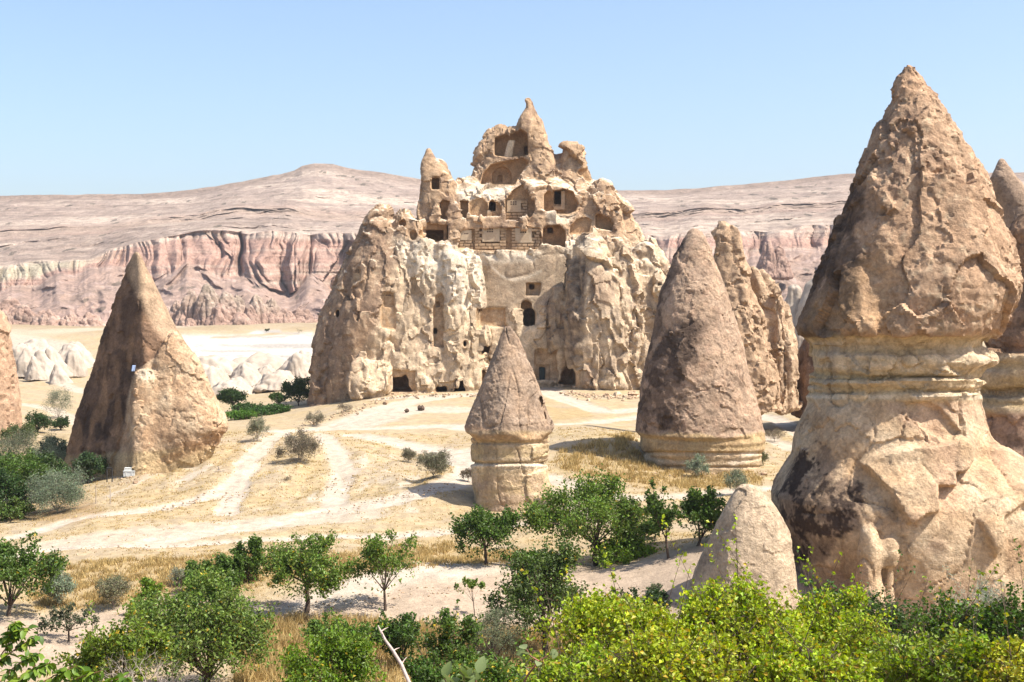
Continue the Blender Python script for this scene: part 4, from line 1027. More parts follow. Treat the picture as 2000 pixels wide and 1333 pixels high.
# ---- smooth white cones in the middle distance
def white_cone(label, group, Y, tip, hw, base_v, seed, round_=0.35, lean=0, tone=1.0, mat=None, h=None, ribs=0.0):
    u, v = tip
    prof = []; hw = hw * 1.18
    for t in np.linspace(0, 1, 9):
        w = hw * (t ** (0.5 if round_ > 0.5 else 0.66)) * 0.95 + 0.6
        prof.append((v + (base_v - v) * t, u - w + lean * t, u + w + lean * t))
    pr = prof
    s = Solid(Y, u - hw - 18 - abs(lean), u + hw + 18 + abs(lean), v - 6, base_v + 3, -hw * Y / F_PX - 2, hw * Y / F_PX + 2, h or max(0.22, hw * Y / F_PX / 18))
    s.cone(pr, 0, 1.0, 0.3, 2.0)
    V, Q = s.mesh(); N = normals(V, Q)
    S = hw * Y / F_PX
    d = 0.30 * S * fbm(V * np.array([1.1, 1.1, 0.45]) / S, 3, seed) + 0.10 * S * (0.5 - ridged(np.stack([V[:, 0] * 2.2 / S, V[:, 1] * 2.2 / S, V[:, 2] * 0.35 / S], 1), 2, seed + 3)) + 0.02 * S * fbm(V * 5 / S, 3, seed + 2)
    if ribs: d -= ribs * S * (0.5 - np.minimum(0.5, np.abs(perlin(np.stack([V[:, 0] * 3 / S, V[:, 1] * 3 / S, V[:, 2] * .4 / S], 1), seed + 6))))
    n = fbm(V * 1.0 / S, 3, seed + 5)
    c = mixc(np.broadcast_to(col(0.40, 0.335, 0.27) * tone, V.shape), col(0.31, 0.245, 0.185) * tone, np.clip(0.2 + 1.2 * n, 0, 1) * 0.5)
    o = mesh_np('white_cone', V + N * d[:, None], Q, mat or M_SMOOTH, None, c)
    tag(o, label, 'rock cone', group)
GL = 'smooth white cones beyond the left rock'
white_cone('squat white cone nearest the left rock tower', GL, 285, (38, 668), 26, 722, 1, 0.6)
white_cone('narrow upright white cone, second from the left rock tower', GL, 283, (52, 676), 20, 735, 2)
white_cone('broad sugarloaf cone in the middle of the pale row by the left rock tower', GL, 281, (78, 684), 32, 742, 3, lean=10)
white_cone('tall rounded white cone leaning right in the pale row', GL, 284, (97, 674), 24, 735, 4, lean=16)
white_cone('low white cone in front of the pale row, casting a thin shadow', GL, 276, (64, 695), 16, 742, 5, lean=8)
white_cone('small front white cone at the right foot of the pale row', GL, 272, (110, 712), 20, 750, 6, lean=8)
white_cone('round-topped white cone touching the dark face of the big left cone', GL, 290, (143, 676), 24, 735, 7, 0.6)
GM = 'smooth white cones beyond the vineyard'
white_cone('tall pale cone with a long ribbed skirt behind the vineyard', GM, 262, (480, 706), 40, 758, 8, ribs=0.12)
white_cone('small twin pale cone with a shaded side, left of the ribbed one', GM, 268, (468, 711), 16, 742, 9)
white_cone('bulging pale cone right of the ribbed one', GM, 266, (522, 709), 26, 750, 10, 0.6, ribs=0.08)
white_cone('large dome-shaped pale rock beside the castle rock', GM, 258, (580, 690), 26, 738, 11, 0.7)
white_cone('small pale cone half hidden by the leaning slab', GM, 268, (430, 717), 17, 742, 12)
white_cone('low ribbed pale mound in front of the twin cone', GM, 250, (452, 738), 44, 772, 13, 0.7, ribs=0.14)
for k_, (lab_, tip_, hw_, bv_, Y_, ln_) in enumerate([
    ('long pale eroded bank below the white terrace, next to the leaning slab', (415, 694), 62, 735, 300, -14),
    ('long pale eroded bank in the middle below the white terrace', (500, 692), 74, 732, 306, 10),
    ('pale eroded bank below the white terrace, nearest the castle rock', (592, 688), 52, 728, 302, 6),
    ('ribbed pale ridge sloping down behind the leaning slab', (402, 712), 44, 762, 262, 12),
    ('low pale ridge between the ribbed cone and the castle rock', (548, 722), 46, 760, 254, -10)]):
    white_cone(lab_, 'pale eroded banks below the white terrace', Y_, tip_, hw_, bv_, 30 + k_, 0.7, lean=ln_, ribs=0.13)
for k_, (lab_, tip_, hw_, bv_, Y_, ln_) in enumerate([
    ('pale ridge rising behind the row of white cones at far left', (60, 662), 60, 720, 310, 20),
    ('pale fold tucked behind the dark face of the big left cone', (140, 664), 40, 720, 312, 8)]):
    white_cone(lab_, 'pale folds behind the far left cones', Y_, tip_, hw_, bv_, 40 + k_, 0.7, lean=ln_, ribs=0.12)
GR = 'white rock folds behind the huge capped cone'
white_cone('rounded grey-white rock fold left of the huge capped cone', GR, 300, (1552, 553), 26, 640, 14, 0.7, tone=0.95)
white_cone('tall smooth white rock fold against the huge capped cone', GR, 296, (1600, 528), 48, 760, 15, 0.6, lean=-20)
white_cone('low white rock fold showing below the taller folds', GR, 285, (1572, 600), 34, 760, 16, 0.6)

# ---- eroded pink badland spires under the cliff
GB = 'eroded pink spires below the cliff'
def badland(label, tip, hw, base_v, Y, seed, tone, k=1.0):
    u, v = tip
    prof = [(v, u - 2, u + 2), (v + 4, u - hw * 0.22, u + hw * 0.22)] + [(v + 4 + (base_v - v - 4) * t, u - hw * (0.22 + 0.78 * t ** 0.9), u + hw * (0.22 + 0.78 * t ** 0.9)) for t in np.linspace(0.12, 1, 7)]
    s = Solid(Y, u - hw - 12, u + hw + 12, v - 5, base_v + 4, -hw * Y / F_PX - 3, hw * Y / F_PX + 3, max(0.45, hw * Y / F_PX / 20))
    s.cone(prof, 0, k, 0.4, 2.0)
    V, Q = s.mesh(); N = normals(V, Q); S = max(hw * Y / F_PX, 4)
    ang = np.stack([V[:, 0] * 2.6 / S, V[:, 1] * 2.6 / S, V[:, 2] * 0.35 / S], 1)
    r = np.abs(perlin(ang, seed)) ; r2 = np.abs(perlin(ang * 2.7, seed + 1))
    d = S * (0.30 * np.sqrt(np.minimum(r, 1)) - 0.12) + S * 0.08 * r2 + 0.03 * S * fbm(V * 4 / S, 3, seed)
    d += 0.03 * S * perlin(np.stack([V[:, 0] * 0.02, V[:, 1] * 0.02, V[:, 2] * 0.8], 1), seed + 3)
    z = V[:, 2]; hz = (z - z.min()) / max(z.max() - z.min(), 1e-3)
    n = fbm(V * 0.15, 3, seed + 4)
    c = mixc(np.broadcast_to(col(0.414, 0.272, 0.208), V.shape), col(0.370, 0.292, 0.220), np.clip(hz * 1.6 - 0.5 + n, 0, 1) * tone)
    c = mixc(c, col(0.563, 0.428, 0.344), sstep(0.1, 0.4, perlin(np.stack([V[:, 0] * 0.02, V[:, 1] * 0.02, z * 0.5], 1), 3)) * 0.4)
    o = mesh_np('eroded_spire', V + N * d[:, None], Q, M_ROCK_FAR, None, c)
    tag(o, label, 'rock spire', GB)
for i, (tip, hw, bv, Y, tone, label) in enumerate([
    ((405, 556), 34, 655, 560, 1.0, 'tallest grey-topped eroded spire below the pink cliff'),
    ((372, 572), 34, 650, 565, 0.6, 'shadowed pink spire left of the tallest grey-topped one'),
    ((345, 588), 26, 648, 570, 0.3, 'fluted pink spire showing just past the big left cone'),
    ((430, 596), 34, 647, 548, 0.0, 'smooth pink pyramid in front of the tallest spire'),
    ((372, 622), 22, 652, 545, 0.0, 'low pink pyramid at the foot of the shadowed spire'),
    ((440, 572), 40, 640, 566, 0.8, 'ribbed grey-pink spire right of the tallest one'),
    ((462, 578), 30, 640, 568, 0.9, 'grey crest spire between two ribbed ones'),
    ((488, 596), 22, 638, 552, 0.1, 'small sharp pink pyramid in the middle of the spires'),
    ((500, 580), 34, 636, 570, 0.9, 'grey serrated spire right of the sharp pyramid'),
    ((530, 585), 34, 634, 572, 0.8, 'blunt grey spire near the right end of the spires'),
    ((556, 605), 30, 632, 572, 0.2, 'low pink mound ending the row of spires at right'),
    ((45, 595), 38, 645, 575, 0.1, 'pink gullied mound far left below the cliff'),
    ((90, 608), 40, 646, 572, 0.1, 'pale pink gullied mound beside the far left one'),
    ((12, 610), 30, 646, 570, 0.2, 'pink mound peeping out above the left rock tower'),
    ((135, 615), 34, 644, 572, 0.1, 'low pink mound behind the big left cone'),
    ((175, 612), 40, 648, 574, 0.1, 'low pink foothill just left of the big left cone'),
    ((20, 585), 46, 640, 590, 0.1, 'broad pink gullied hill at the far left edge'),
    ((590, 606), 38, 640, 578, 0.1, 'pale pink foothill beside the castle rock'),
    ((320, 600), 40, 648, 580, 0.2, 'pale pink foothill seen past the tip side of the big left cone'),
    ((470, 612), 34, 650, 546, 0.0, 'small pink foothill in front of the spires'),
    ((1500, 470), 24, 540, 640, 0.0, 'salmon pinnacle standing under the right-hand cliff'),
    ((1522, 482), 26, 540, 642, 0.0, 'broken salmon ridge right of the salmon pinnacle'),
    ((1290, 486), 18, 545, 640, 0.2, 'purple-pink spire just right of the castle rock')]):
    badland(label, tip, hw, bv, Y, 20 + i * 3, tone)
# ------------------------------------------------------------------ the carved castle rock
M_STONE = rock_material('cut_tuff_block', 2.0, 0.3, 0.2, 0.03)
M_HOLE_SHADE = plain_material('hole_shade_dark', (0.10, 0.07, 0.05), 0.95, 0.1)  # dark colour stands for the shade inside the pigeon holes
M_DOOR = plain_material('old_green_door', (0.035, 0.05, 0.045), 0.7, 0.2)
M_MORTAR = rock_material('pale_plaster', 1.5, 0.3, 0.14, 0.03)
def box_mesh(c, half, jit=0.0, rs=random):
    """eight corners and six quads of a slightly uneven block"""
    V = []
    for a in (-1, 1):
        for b in (-1, 1):
            for e in (-1, 1):
                V.append([c[0] + a * half[0] + rs.uniform(-jit, jit), c[1] + b * half[1] + rs.uniform(-jit, jit), c[2] + e * half[2] + rs.uniform(-jit, jit)])
    Q = [[0, 1, 3, 2], [4, 6, 7, 5], [0, 4, 5, 1], [2, 3, 7, 6], [0, 2, 6, 4], [1, 5, 7, 3]]
    return np.array(V), np.array(Q)
def join(boxes):
    V, Q, k = [], [], 0
    for v, q in boxes:
        V.append(v); Q.append(np.asarray(q) + k); k += len(v)
    return np.concatenate(V), np.concatenate(Q)
def castle():
    Y = 180.0
    s = Solid(Y, 570, 1400, 158, 870, -11.5, 14.0, 0.17)
    cn = s.cone
    # lower body and its ribs
    cn([(440, 745, 1230), (480, 728, 1250), (520, 712, 1272), (600, 690, 1310), (700, 680, 1330), (800, 675, 1340), (860, 670, 1340)], 10.0, 0.46, 0.8, 2.6)
    cn([(402, 738, 757), (407, 734, 763), (425, 722, 768), (440, 713, 778), (455, 705, 786), (490, 686, 796), (520, 667, 806), (555, 647, 812), (600, 626, 816), (660, 613, 812), (720, 608, 800), (790, 603, 795), (815, 592, 792), (845, 584, 788), (865, 580, 790)], -1.0, 0.80, 0.35, 2.2, cuts=[(690, 640, -7.6, -0.62, -0.72, 0.28)], cutr=1.2)
    cn([(412, 778, 800), (425, 770, 812), (460, 764, 826), (520, 757, 842), (600, 742, 856), (700, 724, 876), (765, 718, 884), (860, 715, 884)], -1.6, 0.85, 0.35, 2.2)
    cn([(425, 800, 822), (470, 796, 846), (520, 800, 872), (600, 806, 884), (700, 800, 892), (770, 796, 890)], -2.6, 0.9, 0.3, 2.2)
    cn([(478, 846, 905), (500, 846, 930), (560, 850, 940), (640, 852, 946), (720, 856, 950), (765, 850, 952)], -2.4, 0.9, 0.4, 2.2)
    cn([(500, 918, 938), (540, 912, 946), (600, 905, 950), (650, 900, 950)], -2.6, 0.9, 0.3)
    # block at the left foot and the flank in front of it
    cn([(703, 700, 742), (712, 690, 758), (740, 684, 766), (765, 686, 764), (790, 690, 740)], -7.6, 0.75, 0.15, 3.2, cuts=[(735, 740, -9.0, 0.1, -0.9, 0.42)], cutr=0.15)
    cn([(478, 900, 1110), (520, 905, 1115), (760, 905, 1120)], 2.6, 0.45, 0.6, 2.8)
    # right-hand spire and ribs
    cn([(436, 1145, 1155), (442, 1140, 1160), (460, 1130, 1170), (490, 1118, 1186), (520, 1110, 1198), (560, 1104, 1208), (620, 1102, 1222), (700, 1110, 1232), (765, 1115, 1244), (790, 1115, 1246)], -3.4, 0.9, 0.3, 2.2, cuts=[(1128, 600, -6.2, -0.75, -0.62, 0.2)], cutr=0.5)
    cn([(460, 1190, 1215), (480, 1178, 1228), (520, 1172, 1246), (600, 1172, 1268), (700, 1180, 1280), (780, 1180, 1285)], -2.2, 0.9, 0.3, 2.2)
    cn([(470, 1262, 1276), (480, 1250, 1282), (510, 1232, 1300), (560, 1215, 1322), (640, 1205, 1345), (740, 1200, 1365), (800, 1200, 1370)], 0.5, 0.85, 0.4, 2.2)
    cn([(560, 1080, 1105), (620, 1072, 1112), (690, 1078, 1112), (760, 1085, 1110)], -1.4, 0.9, 0.35)
    # middle terraces
    cn([(352, 905, 1160), (365, 880, 1180), (385, 840, 1206), (410, 824, 1224), (440, 818, 1238), (470, 805, 1254), (500, 790, 1268)], 9.0, 0.50, 0.4, 2.8)
    cn([(350, 1155, 1178), (362, 1130, 1190), (380, 1110, 1204), (405, 1100, 1224), (430, 1090, 1234), (460, 1090, 1250), (500, 1090, 1268)], 6.0, 0.62, 0.35, 2.4)
    # left pinnacle
    cn([(293, 835, 839), (303, 832, 844), (312, 828, 850), (322, 826, 862), (332, 824, 872), (345, 822, 882), (360, 822, 893), (380, 820, 896), (410, 816, 900), (440, 815, 905)], 4.6, 0.72, 0.2, 2.8, cuts=[(840, 330, 2.9, -0.45, -0.85, 0.25), (862, 330, 3.0, 0.55, -0.75, 0.35)], cutr=0.12)
    cn([(311, 852, 864), (318, 850, 872), (335, 848, 880), (360, 846, 888)], 5.4, 0.8, 0.1, 2.6)
    cn([(346, 893, 905), (356, 888, 915), (375, 884, 925)], 6.0, 0.8, 0.15, 2.6)
    cn([(243, 985, 1004), (250, 968, 1010), (262, 962, 1014)], 8.0, 0.9, 0.1, 3.0)
    cn([(350, 1160, 1178), (362, 1150, 1192), (385, 1140, 1206), (410, 1135, 1220)], 4.4, 0.8, 0.2, 2.6)
    cn([(398, 1206, 1218), (410, 1200, 1228), (440, 1195, 1242), (480, 1190, 1255)], 5.0, 0.8, 0.2, 2.6)
    # upper tower
    cn([(248, 970, 1012), (256, 958, 1040), (270, 947, 1062), (290, 937, 1074), (310, 928, 1080), (330, 922, 1090), (350, 916, 1104), (380, 905, 1125)], 8.5, 0.60, 0.2, 3.2, cuts=[(938, 288, 5.5, -0.82, -0.40, 0.40), (990, 250, 4.2, -0.2, -0.75, 0.62)], cutr=0.15)
    cn([(191, 1026, 1036), (196, 1023, 1040), (203, 1026, 1042), (210, 1025, 1045), (225, 1014, 1053), (240, 1006, 1060), (255, 1002, 1063), (280, 1006, 1070), (305, 1012, 1080), (340, 1010, 1094), (380, 1000, 1110)], 6.6, 0.85, 0.2, 2.1, cuts=[(1030, 240, 4.3, -0.55, -0.75, 0.33), (1034, 240, 4.3, 0.42, -0.75, 0.40)], cutr=0.2)
    cn([(300, 1072, 1100), (312, 1062, 1112), (340, 1055, 1130), (380, 1050, 1150)], 7.5, 0.7, 0.3)
    cn([(283, 1104, 1132), (288, 1097, 1138), (300, 1094, 1143), (320, 1090, 1149), (345, 1086, 1156), (380, 1076, 1180)], 6.6, 0.75, 0.2, 3.0, cuts=[(1120, 310, 4.6, -0.35, -0.9, 0.25)], cutr=0.12)
    s.freeze()
    # ---- rooms, niches, doors cut into the front
    cv = s.carve
    cv('poly', [(966, 306), (966, 271), (980, 266), (1004, 258), (1018, 255), (1030, 264), (1032, 306), (1000, 312)], 2.6, 'mean', 0.2)
    cv('poly', [(938, 362), (944, 340), (960, 322), (990, 316), (1020, 308), (1033, 318), (1012, 350), (1006, 364)], 2.2, 'mean', 0.25)
    F1 = cv('arch', (962, 326, 999, 361), 3.2, 'mean', 0.08)
    cv('rect', (972, 343, 980, 357), 4.0, 'mean', 0.05); cv('rect', (990, 338, 995, 352), 3.0, 'mean', 0.05); cv('rect', (1024, 286, 1030, 302), 4.2, 'mean', 0.05)
    cv('rect', (844, 349, 859, 372), 2.4, 'min', 0.12)
    cv('poly', [(859, 432), (858, 400), (864, 390), (880, 394), (880, 412), (875, 432)], 1.5, 'mean', 0.12)
    cv('rect', (899, 393, 914, 432), 1.6, 'mean', 0.12)
    cv('poly', [(917, 424), (917, 396), (930, 388), (943, 387), (952, 400), (955, 428)], 0.7, 'mean', 0.15)
    cv('poly', [(956, 428), (956, 398), (972, 394), (979, 404), (980, 424)], 0.8, 'mean', 0.12)
    cv('arch', (956, 397, 969, 417), 6.0, 'mean', 0.05)
    fa = cv('poly', [(987, 432), (987, 392), (1000, 374), (1020, 360), (1036, 370), (1045, 390), (1046, 412), (1036, 426), (1015, 434)], 1.7, 'mean', 0.12)
    fb = cv('poly', [(1062, 418), (1062, 382), (1072, 372), (1098, 369), (1118, 375), (1129, 400), (1124, 414), (1108, 420)], 2.2, 'mean', 0.15)
    cv('rect', (1081, 377, 1095, 403), 7.0, 'mean', 0.05)
    cv('rect', (833, 436, 880, 474), 2.2, 'mean', 0.15); cv('rect', (834, 452, 868, 473), 6.5, 'mean', 0.1)
    cv('rect', (874, 440, 880, 470), 3.5, 'mean', 0.1)
    fc = cv('poly', [(894, 487), (896, 450), (920, 448), (960, 444), (1054, 446), (1060, 470), (1050, 488), (988, 489), (960, 490)], 1.6, 'mean', 0.10)
    fd = cv('poly', [(1060, 478), (1060, 448), (1070, 441), (1092, 440), (1103, 452), (1104, 486)], 2.6, 'mean', 0.15)
    cv('rect', (1069, 445, 1079, 456), 4.0, 'mean', 0.04)
    cv('poly', [(1112, 458), (1114, 442), (1128, 428), (1144, 424), (1156, 432), (1150, 458)], 2.0, 'mean', 0.2)
    cv('poly', [(1163, 446), (1163, 420), (1176, 416), (1190, 424), (1199, 440), (1197, 452)], 1.5, 'mean', 0.15)
    cv('oval', (1206, 409, 1219, 428), 40.0, 'mean', 0.05, Yn=Y + 40); cv('oval', (1193, 408, 1198, 415), 40.0, 'mean', 0.05, Yn=Y + 40)
    cv('oval', (1128, 330, 1146, 344), 1.0, 'mean', 0.2); cv('oval', (1138, 328, 1158, 355), 1.4, 'mean', 0.25)
    cv('oval', (779, 430, 794, 444), 1.2, 'mean', 0.15); cv('oval', (800, 450, 815, 470), 1.0, 'mean', 0.2); cv('oval', (818, 450, 828, 462), 1.2, 'mean', 0.15)
    # lower front
    cv('poly', [(1026, 578), (1028, 553), (1057, 553), (1053, 578)], 1.3, 'mean', 0.1); cv('rect', (1033, 555, 1043, 566), 3.5, 'mean', 0.04)
    cv('arch', (1017, 587, 1038, 637), 2.8, 'mean', 0.12); cv('arch', (1022, 602, 1044, 637), 7.5, 'mean', 0.08)
    cv('rect', (932, 601, 990, 641), 1.1, 'mean', 0.10); cv('rect', (937, 603, 986, 638), 1.35, 'mean', 0.08)
    cv('rect', (744, 570, 772, 643), 0.55, 'mean', 0.12); cv('arch', (750, 572, 768, 600), 0.85, 'mean', 0.08)
    cv('arch', (689, 523, 706, 552), 0.45, 'mean', 0.12)
    cv('oval', (660, 605, 668, 621), 4.0, 'mean', 0.08)
    cv('poly', [(847, 678), (846, 600), (852, 577), (862, 572), (872, 585), (871, 640), (868, 678)], 0.9, 'mean', 0.12); cv('rect', (848, 641, 855, 652), 3.5, 'mean', 0.04); cv('arch', (851, 589, 859, 600), 1.4, 'mean', 0.05)
    cv('oval', (906, 665, 912, 677), 3.5, 'mean', 0.05)
    cv('arch', (941, 668, 960, 692), 4.5, 'mean', 0.12)
    cv('rect', (762, 724, 812, 764), 0.9, 'mean', 0.25); cv('poly', [(769, 762), (768, 735), (790, 733), (797, 728), (803, 738), (803, 750), (812, 762)], 6.0, 'mean', 0.12)
    cv('arch', (854, 749, 875, 763), 4.5, 'mean', 0.12); cv('poly', [(887, 766), (890, 756), (897, 752), (898, 741), (906, 741), (907, 752), (911, 758), (910, 766)], 4.5, 'mean', 0.1)
    cv('rect', (1044, 681, 1090, 742), 1.0, 'max', 0.10); cv('rect', (1048, 713, 1074, 743), 1.6, 'max', 0.06); fdoor = cv('rect', (1053, 717, 1065, 742), 2.6, 'max', 0.04)
    cv('poly', [(1089, 748), (1094, 730), (1104, 714), (1116, 713), (1121, 728), (1121, 750)], 5.5, 'mean', 0.2)
    cv('rect', (942, 722, 950, 760), 3.0, 'mean', 0.1)
    V, Q = s.mesh(); N = normals(V, Q)
    f0 = s.sample(s.F0, V)
    carved = sstep(-0.12, -0.28, f0)
    u, v = pix(*V.T.astype(float))
    n = fbm(V * 0.35, 4, 14); n2 = fbm(V * 1.4, 3, 15)
    # ---- relief: vertical ribs below, broken blocks above, pits in the pale rib
    a, ch, cr, fi = rough_noise(V, 1.15, 71)
    wv = 0.5 * np.stack([fbm(V * 0.35, 2, 81), fbm(V * 0.35, 2, 82), fbm(V * 0.35, 2, 83)], 1)
    ta, oa, ea = facets(V * np.array([0.27, 0.27, 0.075]) + wv, 6)
    tb, ob, eb = facets(V * np.array([0.62, 0.62, 0.17]) + 1.4 * wv, 16)
    rib = 0.95 * ta + 0.50 * oa + 0.36 * tb + 0.22 * ob
    to2 = tb
    cleft = np.exp(-((perlin(np.stack([V[:, 0] * 0.24 + 0.5 * n, V[:, 1] * 0.24, V[:, 2] * 0.035], 1), 26)) / 0.07) ** 2)
    lower = sstep(455, 500, v)
    pale_rib = in_poly(u, v, [(770, 470), (830, 470), (920, 495), (950, 520), (945, 600), (905, 620), (860, 560), (800, 530)], 18)
    calm = np.maximum(in_poly(u, v, [(945, 500), (1100, 500), (1105, 560), (1060, 600), (1000, 600), (945, 610)], 10), in_poly(u, v, [(1050, 480), (1110, 480), (1100, 560), (1050, 560)], 10))
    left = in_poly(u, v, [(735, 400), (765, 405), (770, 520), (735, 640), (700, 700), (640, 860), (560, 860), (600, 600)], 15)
    tu, ou, eu = facets(V * np.array([0.30, 0.30, 0.20]) + 0.6 * wv, 86)
    d = (1 - lower) * (0.6 * a + 0.75 * tu + 0.40 * ou + 0.62 * ch + 0.5 * cr + 1.2 * fi)
    right = in_poly(u, v, [(1108, 520), (1150, 420), (1260, 455), (1420, 560), (1420, 860), (1110, 860)], 18)
    mid = np.clip(1 - left - right, 0, 1)
    p1 = np.abs(perlin(np.stack([V[:, 0] * 0.21 + 0.5 * n, V[:, 1] * 0.21, V[:, 2] * 0.022], 1), 36)) * 1.8
    p2 = np.abs(perlin(np.stack([V[:, 0] * 0.55 + 0.6 * n, V[:, 1] * 0.55, V[:, 2] * 0.05], 1), 46)) * 1.7
    p3 = np.abs(perlin(np.stack([V[:, 0] * 1.5 + 0.6 * n, V[:, 1] * 1.5, V[:, 2] * 0.12], 1), 56)) * 1.6
    lean = np.stack([V[:, 0] + 0.22 * V[:, 2], V[:, 1], V[:, 2]], 1)
    tr_, or_, er_ = facets(lean * np.array([0.24, 0.24, 0.055]) + 0.8 * wv, 66)
    tq, oq, eq = facets(lean * np.array([0.6, 0.6, 0.16]) + 1.2 * wv, 76)
    d += lower * (1 - calm) * (0.45 * a + 0.08 * ch + 0.8 * fi)
    d += lower * (1 - calm) * mid * (0.60 * np.clip(p1, 0, 1) ** 0.8 - 0.34 + 0.18 * np.clip(p2, 0, 1) ** 0.8 - 0.08 + 0.10 * p3 + 0.30 * tb + 0.15 * ob + 0.8 * ta + 0.25 * oa)
    d += lower * (1 - calm) * right * (1.25 * tr_ + 0.7 * or_ + 0.30 * tq + 0.22 * oq - 0.5 * cleft + 0.10 * p3)
    d += lower * (1 - calm) * left * (0.55 * ta + 0.35 * oa + 0.20 * tb + 0.12 * ob - 0.25 * cleft)
    d += lower * calm * (0.3 * a + 0.10 * fi - 0.12 * np.exp(-((perlin(V * np.array([0.2, 0.2, 0.35]), 48)) / 0.05) ** 2) * sstep(580, 540, v))
    w1, w2, wid = worley(V * np.array([1.0, 1.0, 0.85]) * 1.05, 14)
    pit = (1 - sstep(0.16, 0.36, w1)) * (wid > 0.25)
    right_pits = in_poly(u, v, [(1200, 440), (1270, 470), (1310, 560), (1250, 600), (1190, 500)], 15)
    d -= np.maximum(pale_rib, 0.55 * right_pits) * pit * 0.27
    w1b, _, widb = worley(V * 2.1, 24)
    d -= np.maximum(pale_rib, right_pits) * (1 - sstep(0.15, 0.35, w1b)) * (widb > 0.4) * 0.13
    d *= 1 - 0.5 * np.maximum(in_poly(u, v, [(815, 290), (870, 300), (905, 350), (900, 400), (812, 400)], 8), in_poly(u, v, [(1005, 160), (1060, 160), (1080, 290), (1000, 290)], 8))
    d *= (1 - carved * 0.97)
    # ledge lip and undercut at the foot
    d -= 0.35 * np.exp(-((v - lerp(u, [(690, 790), (770, 768), (920, 764), (1090, 755), (1130, 762), (1250, 766)])) / 6) ** 2) * (1 - carved) * (u > 690)
    V2 = V + N * d[:, None].astype(np.float32)
    # ---- colour of the stone
    N2 = normals(V2, Q)
    base = mixc(np.broadcast_to(col(0.44, 0.345, 0.245), V.shape), T_CREAM, np.clip(0.35 + n, 0, 1))
    c = mixc(base, T_BROWN, sstep(0.02, 0.35, fbm(V * np.array([0.3, 0.3, 0.12]), 4, 19)) * 0.6)
    top = (1 - sstep(440, 500, v))
    c = mixc(c, mixc(np.broadcast_to(col(0.370, 0.245, 0.146), V.shape), T_TAN, np.clip(0.3 + n2, 0, 1)), top * 0.75)
    c = mixc(c, T_BROWN * 0.95, dark_patch(V, -0.12, 29, 0.7) * top * 0.7)
    c = mixc(c, T_GREY, dark_patch(V, -0.10, 39, 0.5) * (1 - top) * 0.55)
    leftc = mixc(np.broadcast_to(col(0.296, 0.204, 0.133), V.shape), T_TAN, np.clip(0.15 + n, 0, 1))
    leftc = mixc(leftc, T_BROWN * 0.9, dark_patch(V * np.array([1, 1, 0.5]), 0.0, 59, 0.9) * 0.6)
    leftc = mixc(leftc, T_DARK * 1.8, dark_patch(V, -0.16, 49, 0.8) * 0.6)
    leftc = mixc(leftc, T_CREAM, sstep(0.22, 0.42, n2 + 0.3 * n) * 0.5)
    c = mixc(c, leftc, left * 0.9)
    c = mixc(c, T_WHITE * 0.98, pale_rib * np.clip(0.85 + n2, 0, 1))
    c = mixc(c, mixc(np.broadcast_to(col(0.337, 0.269, 0.195), V.shape), T_TAN, np.clip(n2 + 0.2, 0, 1) * 0.6), calm * 0.9 * (v < 605))
    cream_low = in_poly(u, v, [(770, 600), (940, 600), (1050, 640), (1110, 690), (1120, 770), (700, 800), (710, 700)], 25)
    c = mixc(c, T_CREAM * 1.06, cream_low * np.clip(0.7 + n2, 0, 1) * 0.75)
    # white dust lies on the ledges
    ledge = sstep(0.55, 0.85, N2[:, 2]) * (1 - carved * 0.3)
    c = mixc(c, T_WHITE * 1.02, ledge * 0.85 * ((v > 310) & (v < 560)))
    white_slope = np.maximum(in_poly(u, v, [(890, 368), (945, 362), (1005, 356), (975, 392), (935, 388), (900, 392)], 6), in_poly(u, v, [(870, 482), (930, 490), (1060, 492), (1040, 512), (930, 515), (860, 505)], 6))
    white_slope = np.maximum(white_slope, 0.8 * in_poly(u, v, [(1064, 418), (1128, 414), (1110, 436), (1075, 440)], 4)); white_slope = np.maximum(white_slope, 0.7 * in_poly(u, v, [(1104, 470), (1150, 462), (1160, 480), (1120, 500), (1095, 500)], 6))
    c = mixc(c, T_WHITE, white_slope * 0.8)
    c = mixc(c, T_WHITE * 0.97, np.exp(-((v - lerp(u, [(950, 512), (980, 540), (1000, 547), (1030, 543), (1060, 528)])) / 3.0) ** 2) * (u > 950) * (u < 1060) * 0.8)
    # dark stains; the long streak left of the spire paints in its shade
    wob = 5 * fbm(V * np.array([0.608, 0.560, 0.128]), 3, 77)
    stain_shade = np.maximum(in_poly(u + wob, v, [(1108, 520), (1122, 500), (1142, 520), (1140, 620), (1130, 720), (1112, 712), (1104, 640)], 9), 0.8 * in_poly(u + wob, v, [(1066, 590), (1084, 580), (1092, 640), (1086, 690), (1068, 680)], 8))
    stain_shade = np.maximum(stain_shade, 0.7 * in_poly(u + wob, v, [(1136, 440), (1146, 440), (1150, 470), (1138, 500)], 5))
    stain_shade = np.maximum(stain_shade, 0.35 * sstep(0.12, 0.4, perlin(np.stack([V[:, 0] * 0.6, V[:, 1] * 0.6, V[:, 2] * 0.06], 1), 87)) * (1 - top) * (1 - pale_rib))
    c = mixc(c, T_DARK * 1.3, np.clip(stain_shade * (0.75 + 0.8 * n2), 0, 1) * 0.85 * (1 - carved))
    inner = mixc(np.broadcast_to(col(0.418, 0.282, 0.164), V.shape), T_CREAM, np.clip(0.35 + n2, 0, 1) * sstep(480, 520, v))
    c = mixc(c, inner, carved * 0.92)
    root = tag(empty('castle_rock', (xof(960, 780, Y), Y, V[:, 2].min() + 2)), 'great carved rock castle with niches, doorways and walled-up dovecotes, crowned by a spire', 'rock castle')
    fu = u[Q].mean(1); fv = v[Q].mean(1)
    tower = (fv < 366) & (fu > 912) & (fu < 1082)
    knob = (fv < 366) & (fu >= 1082) & ~tower
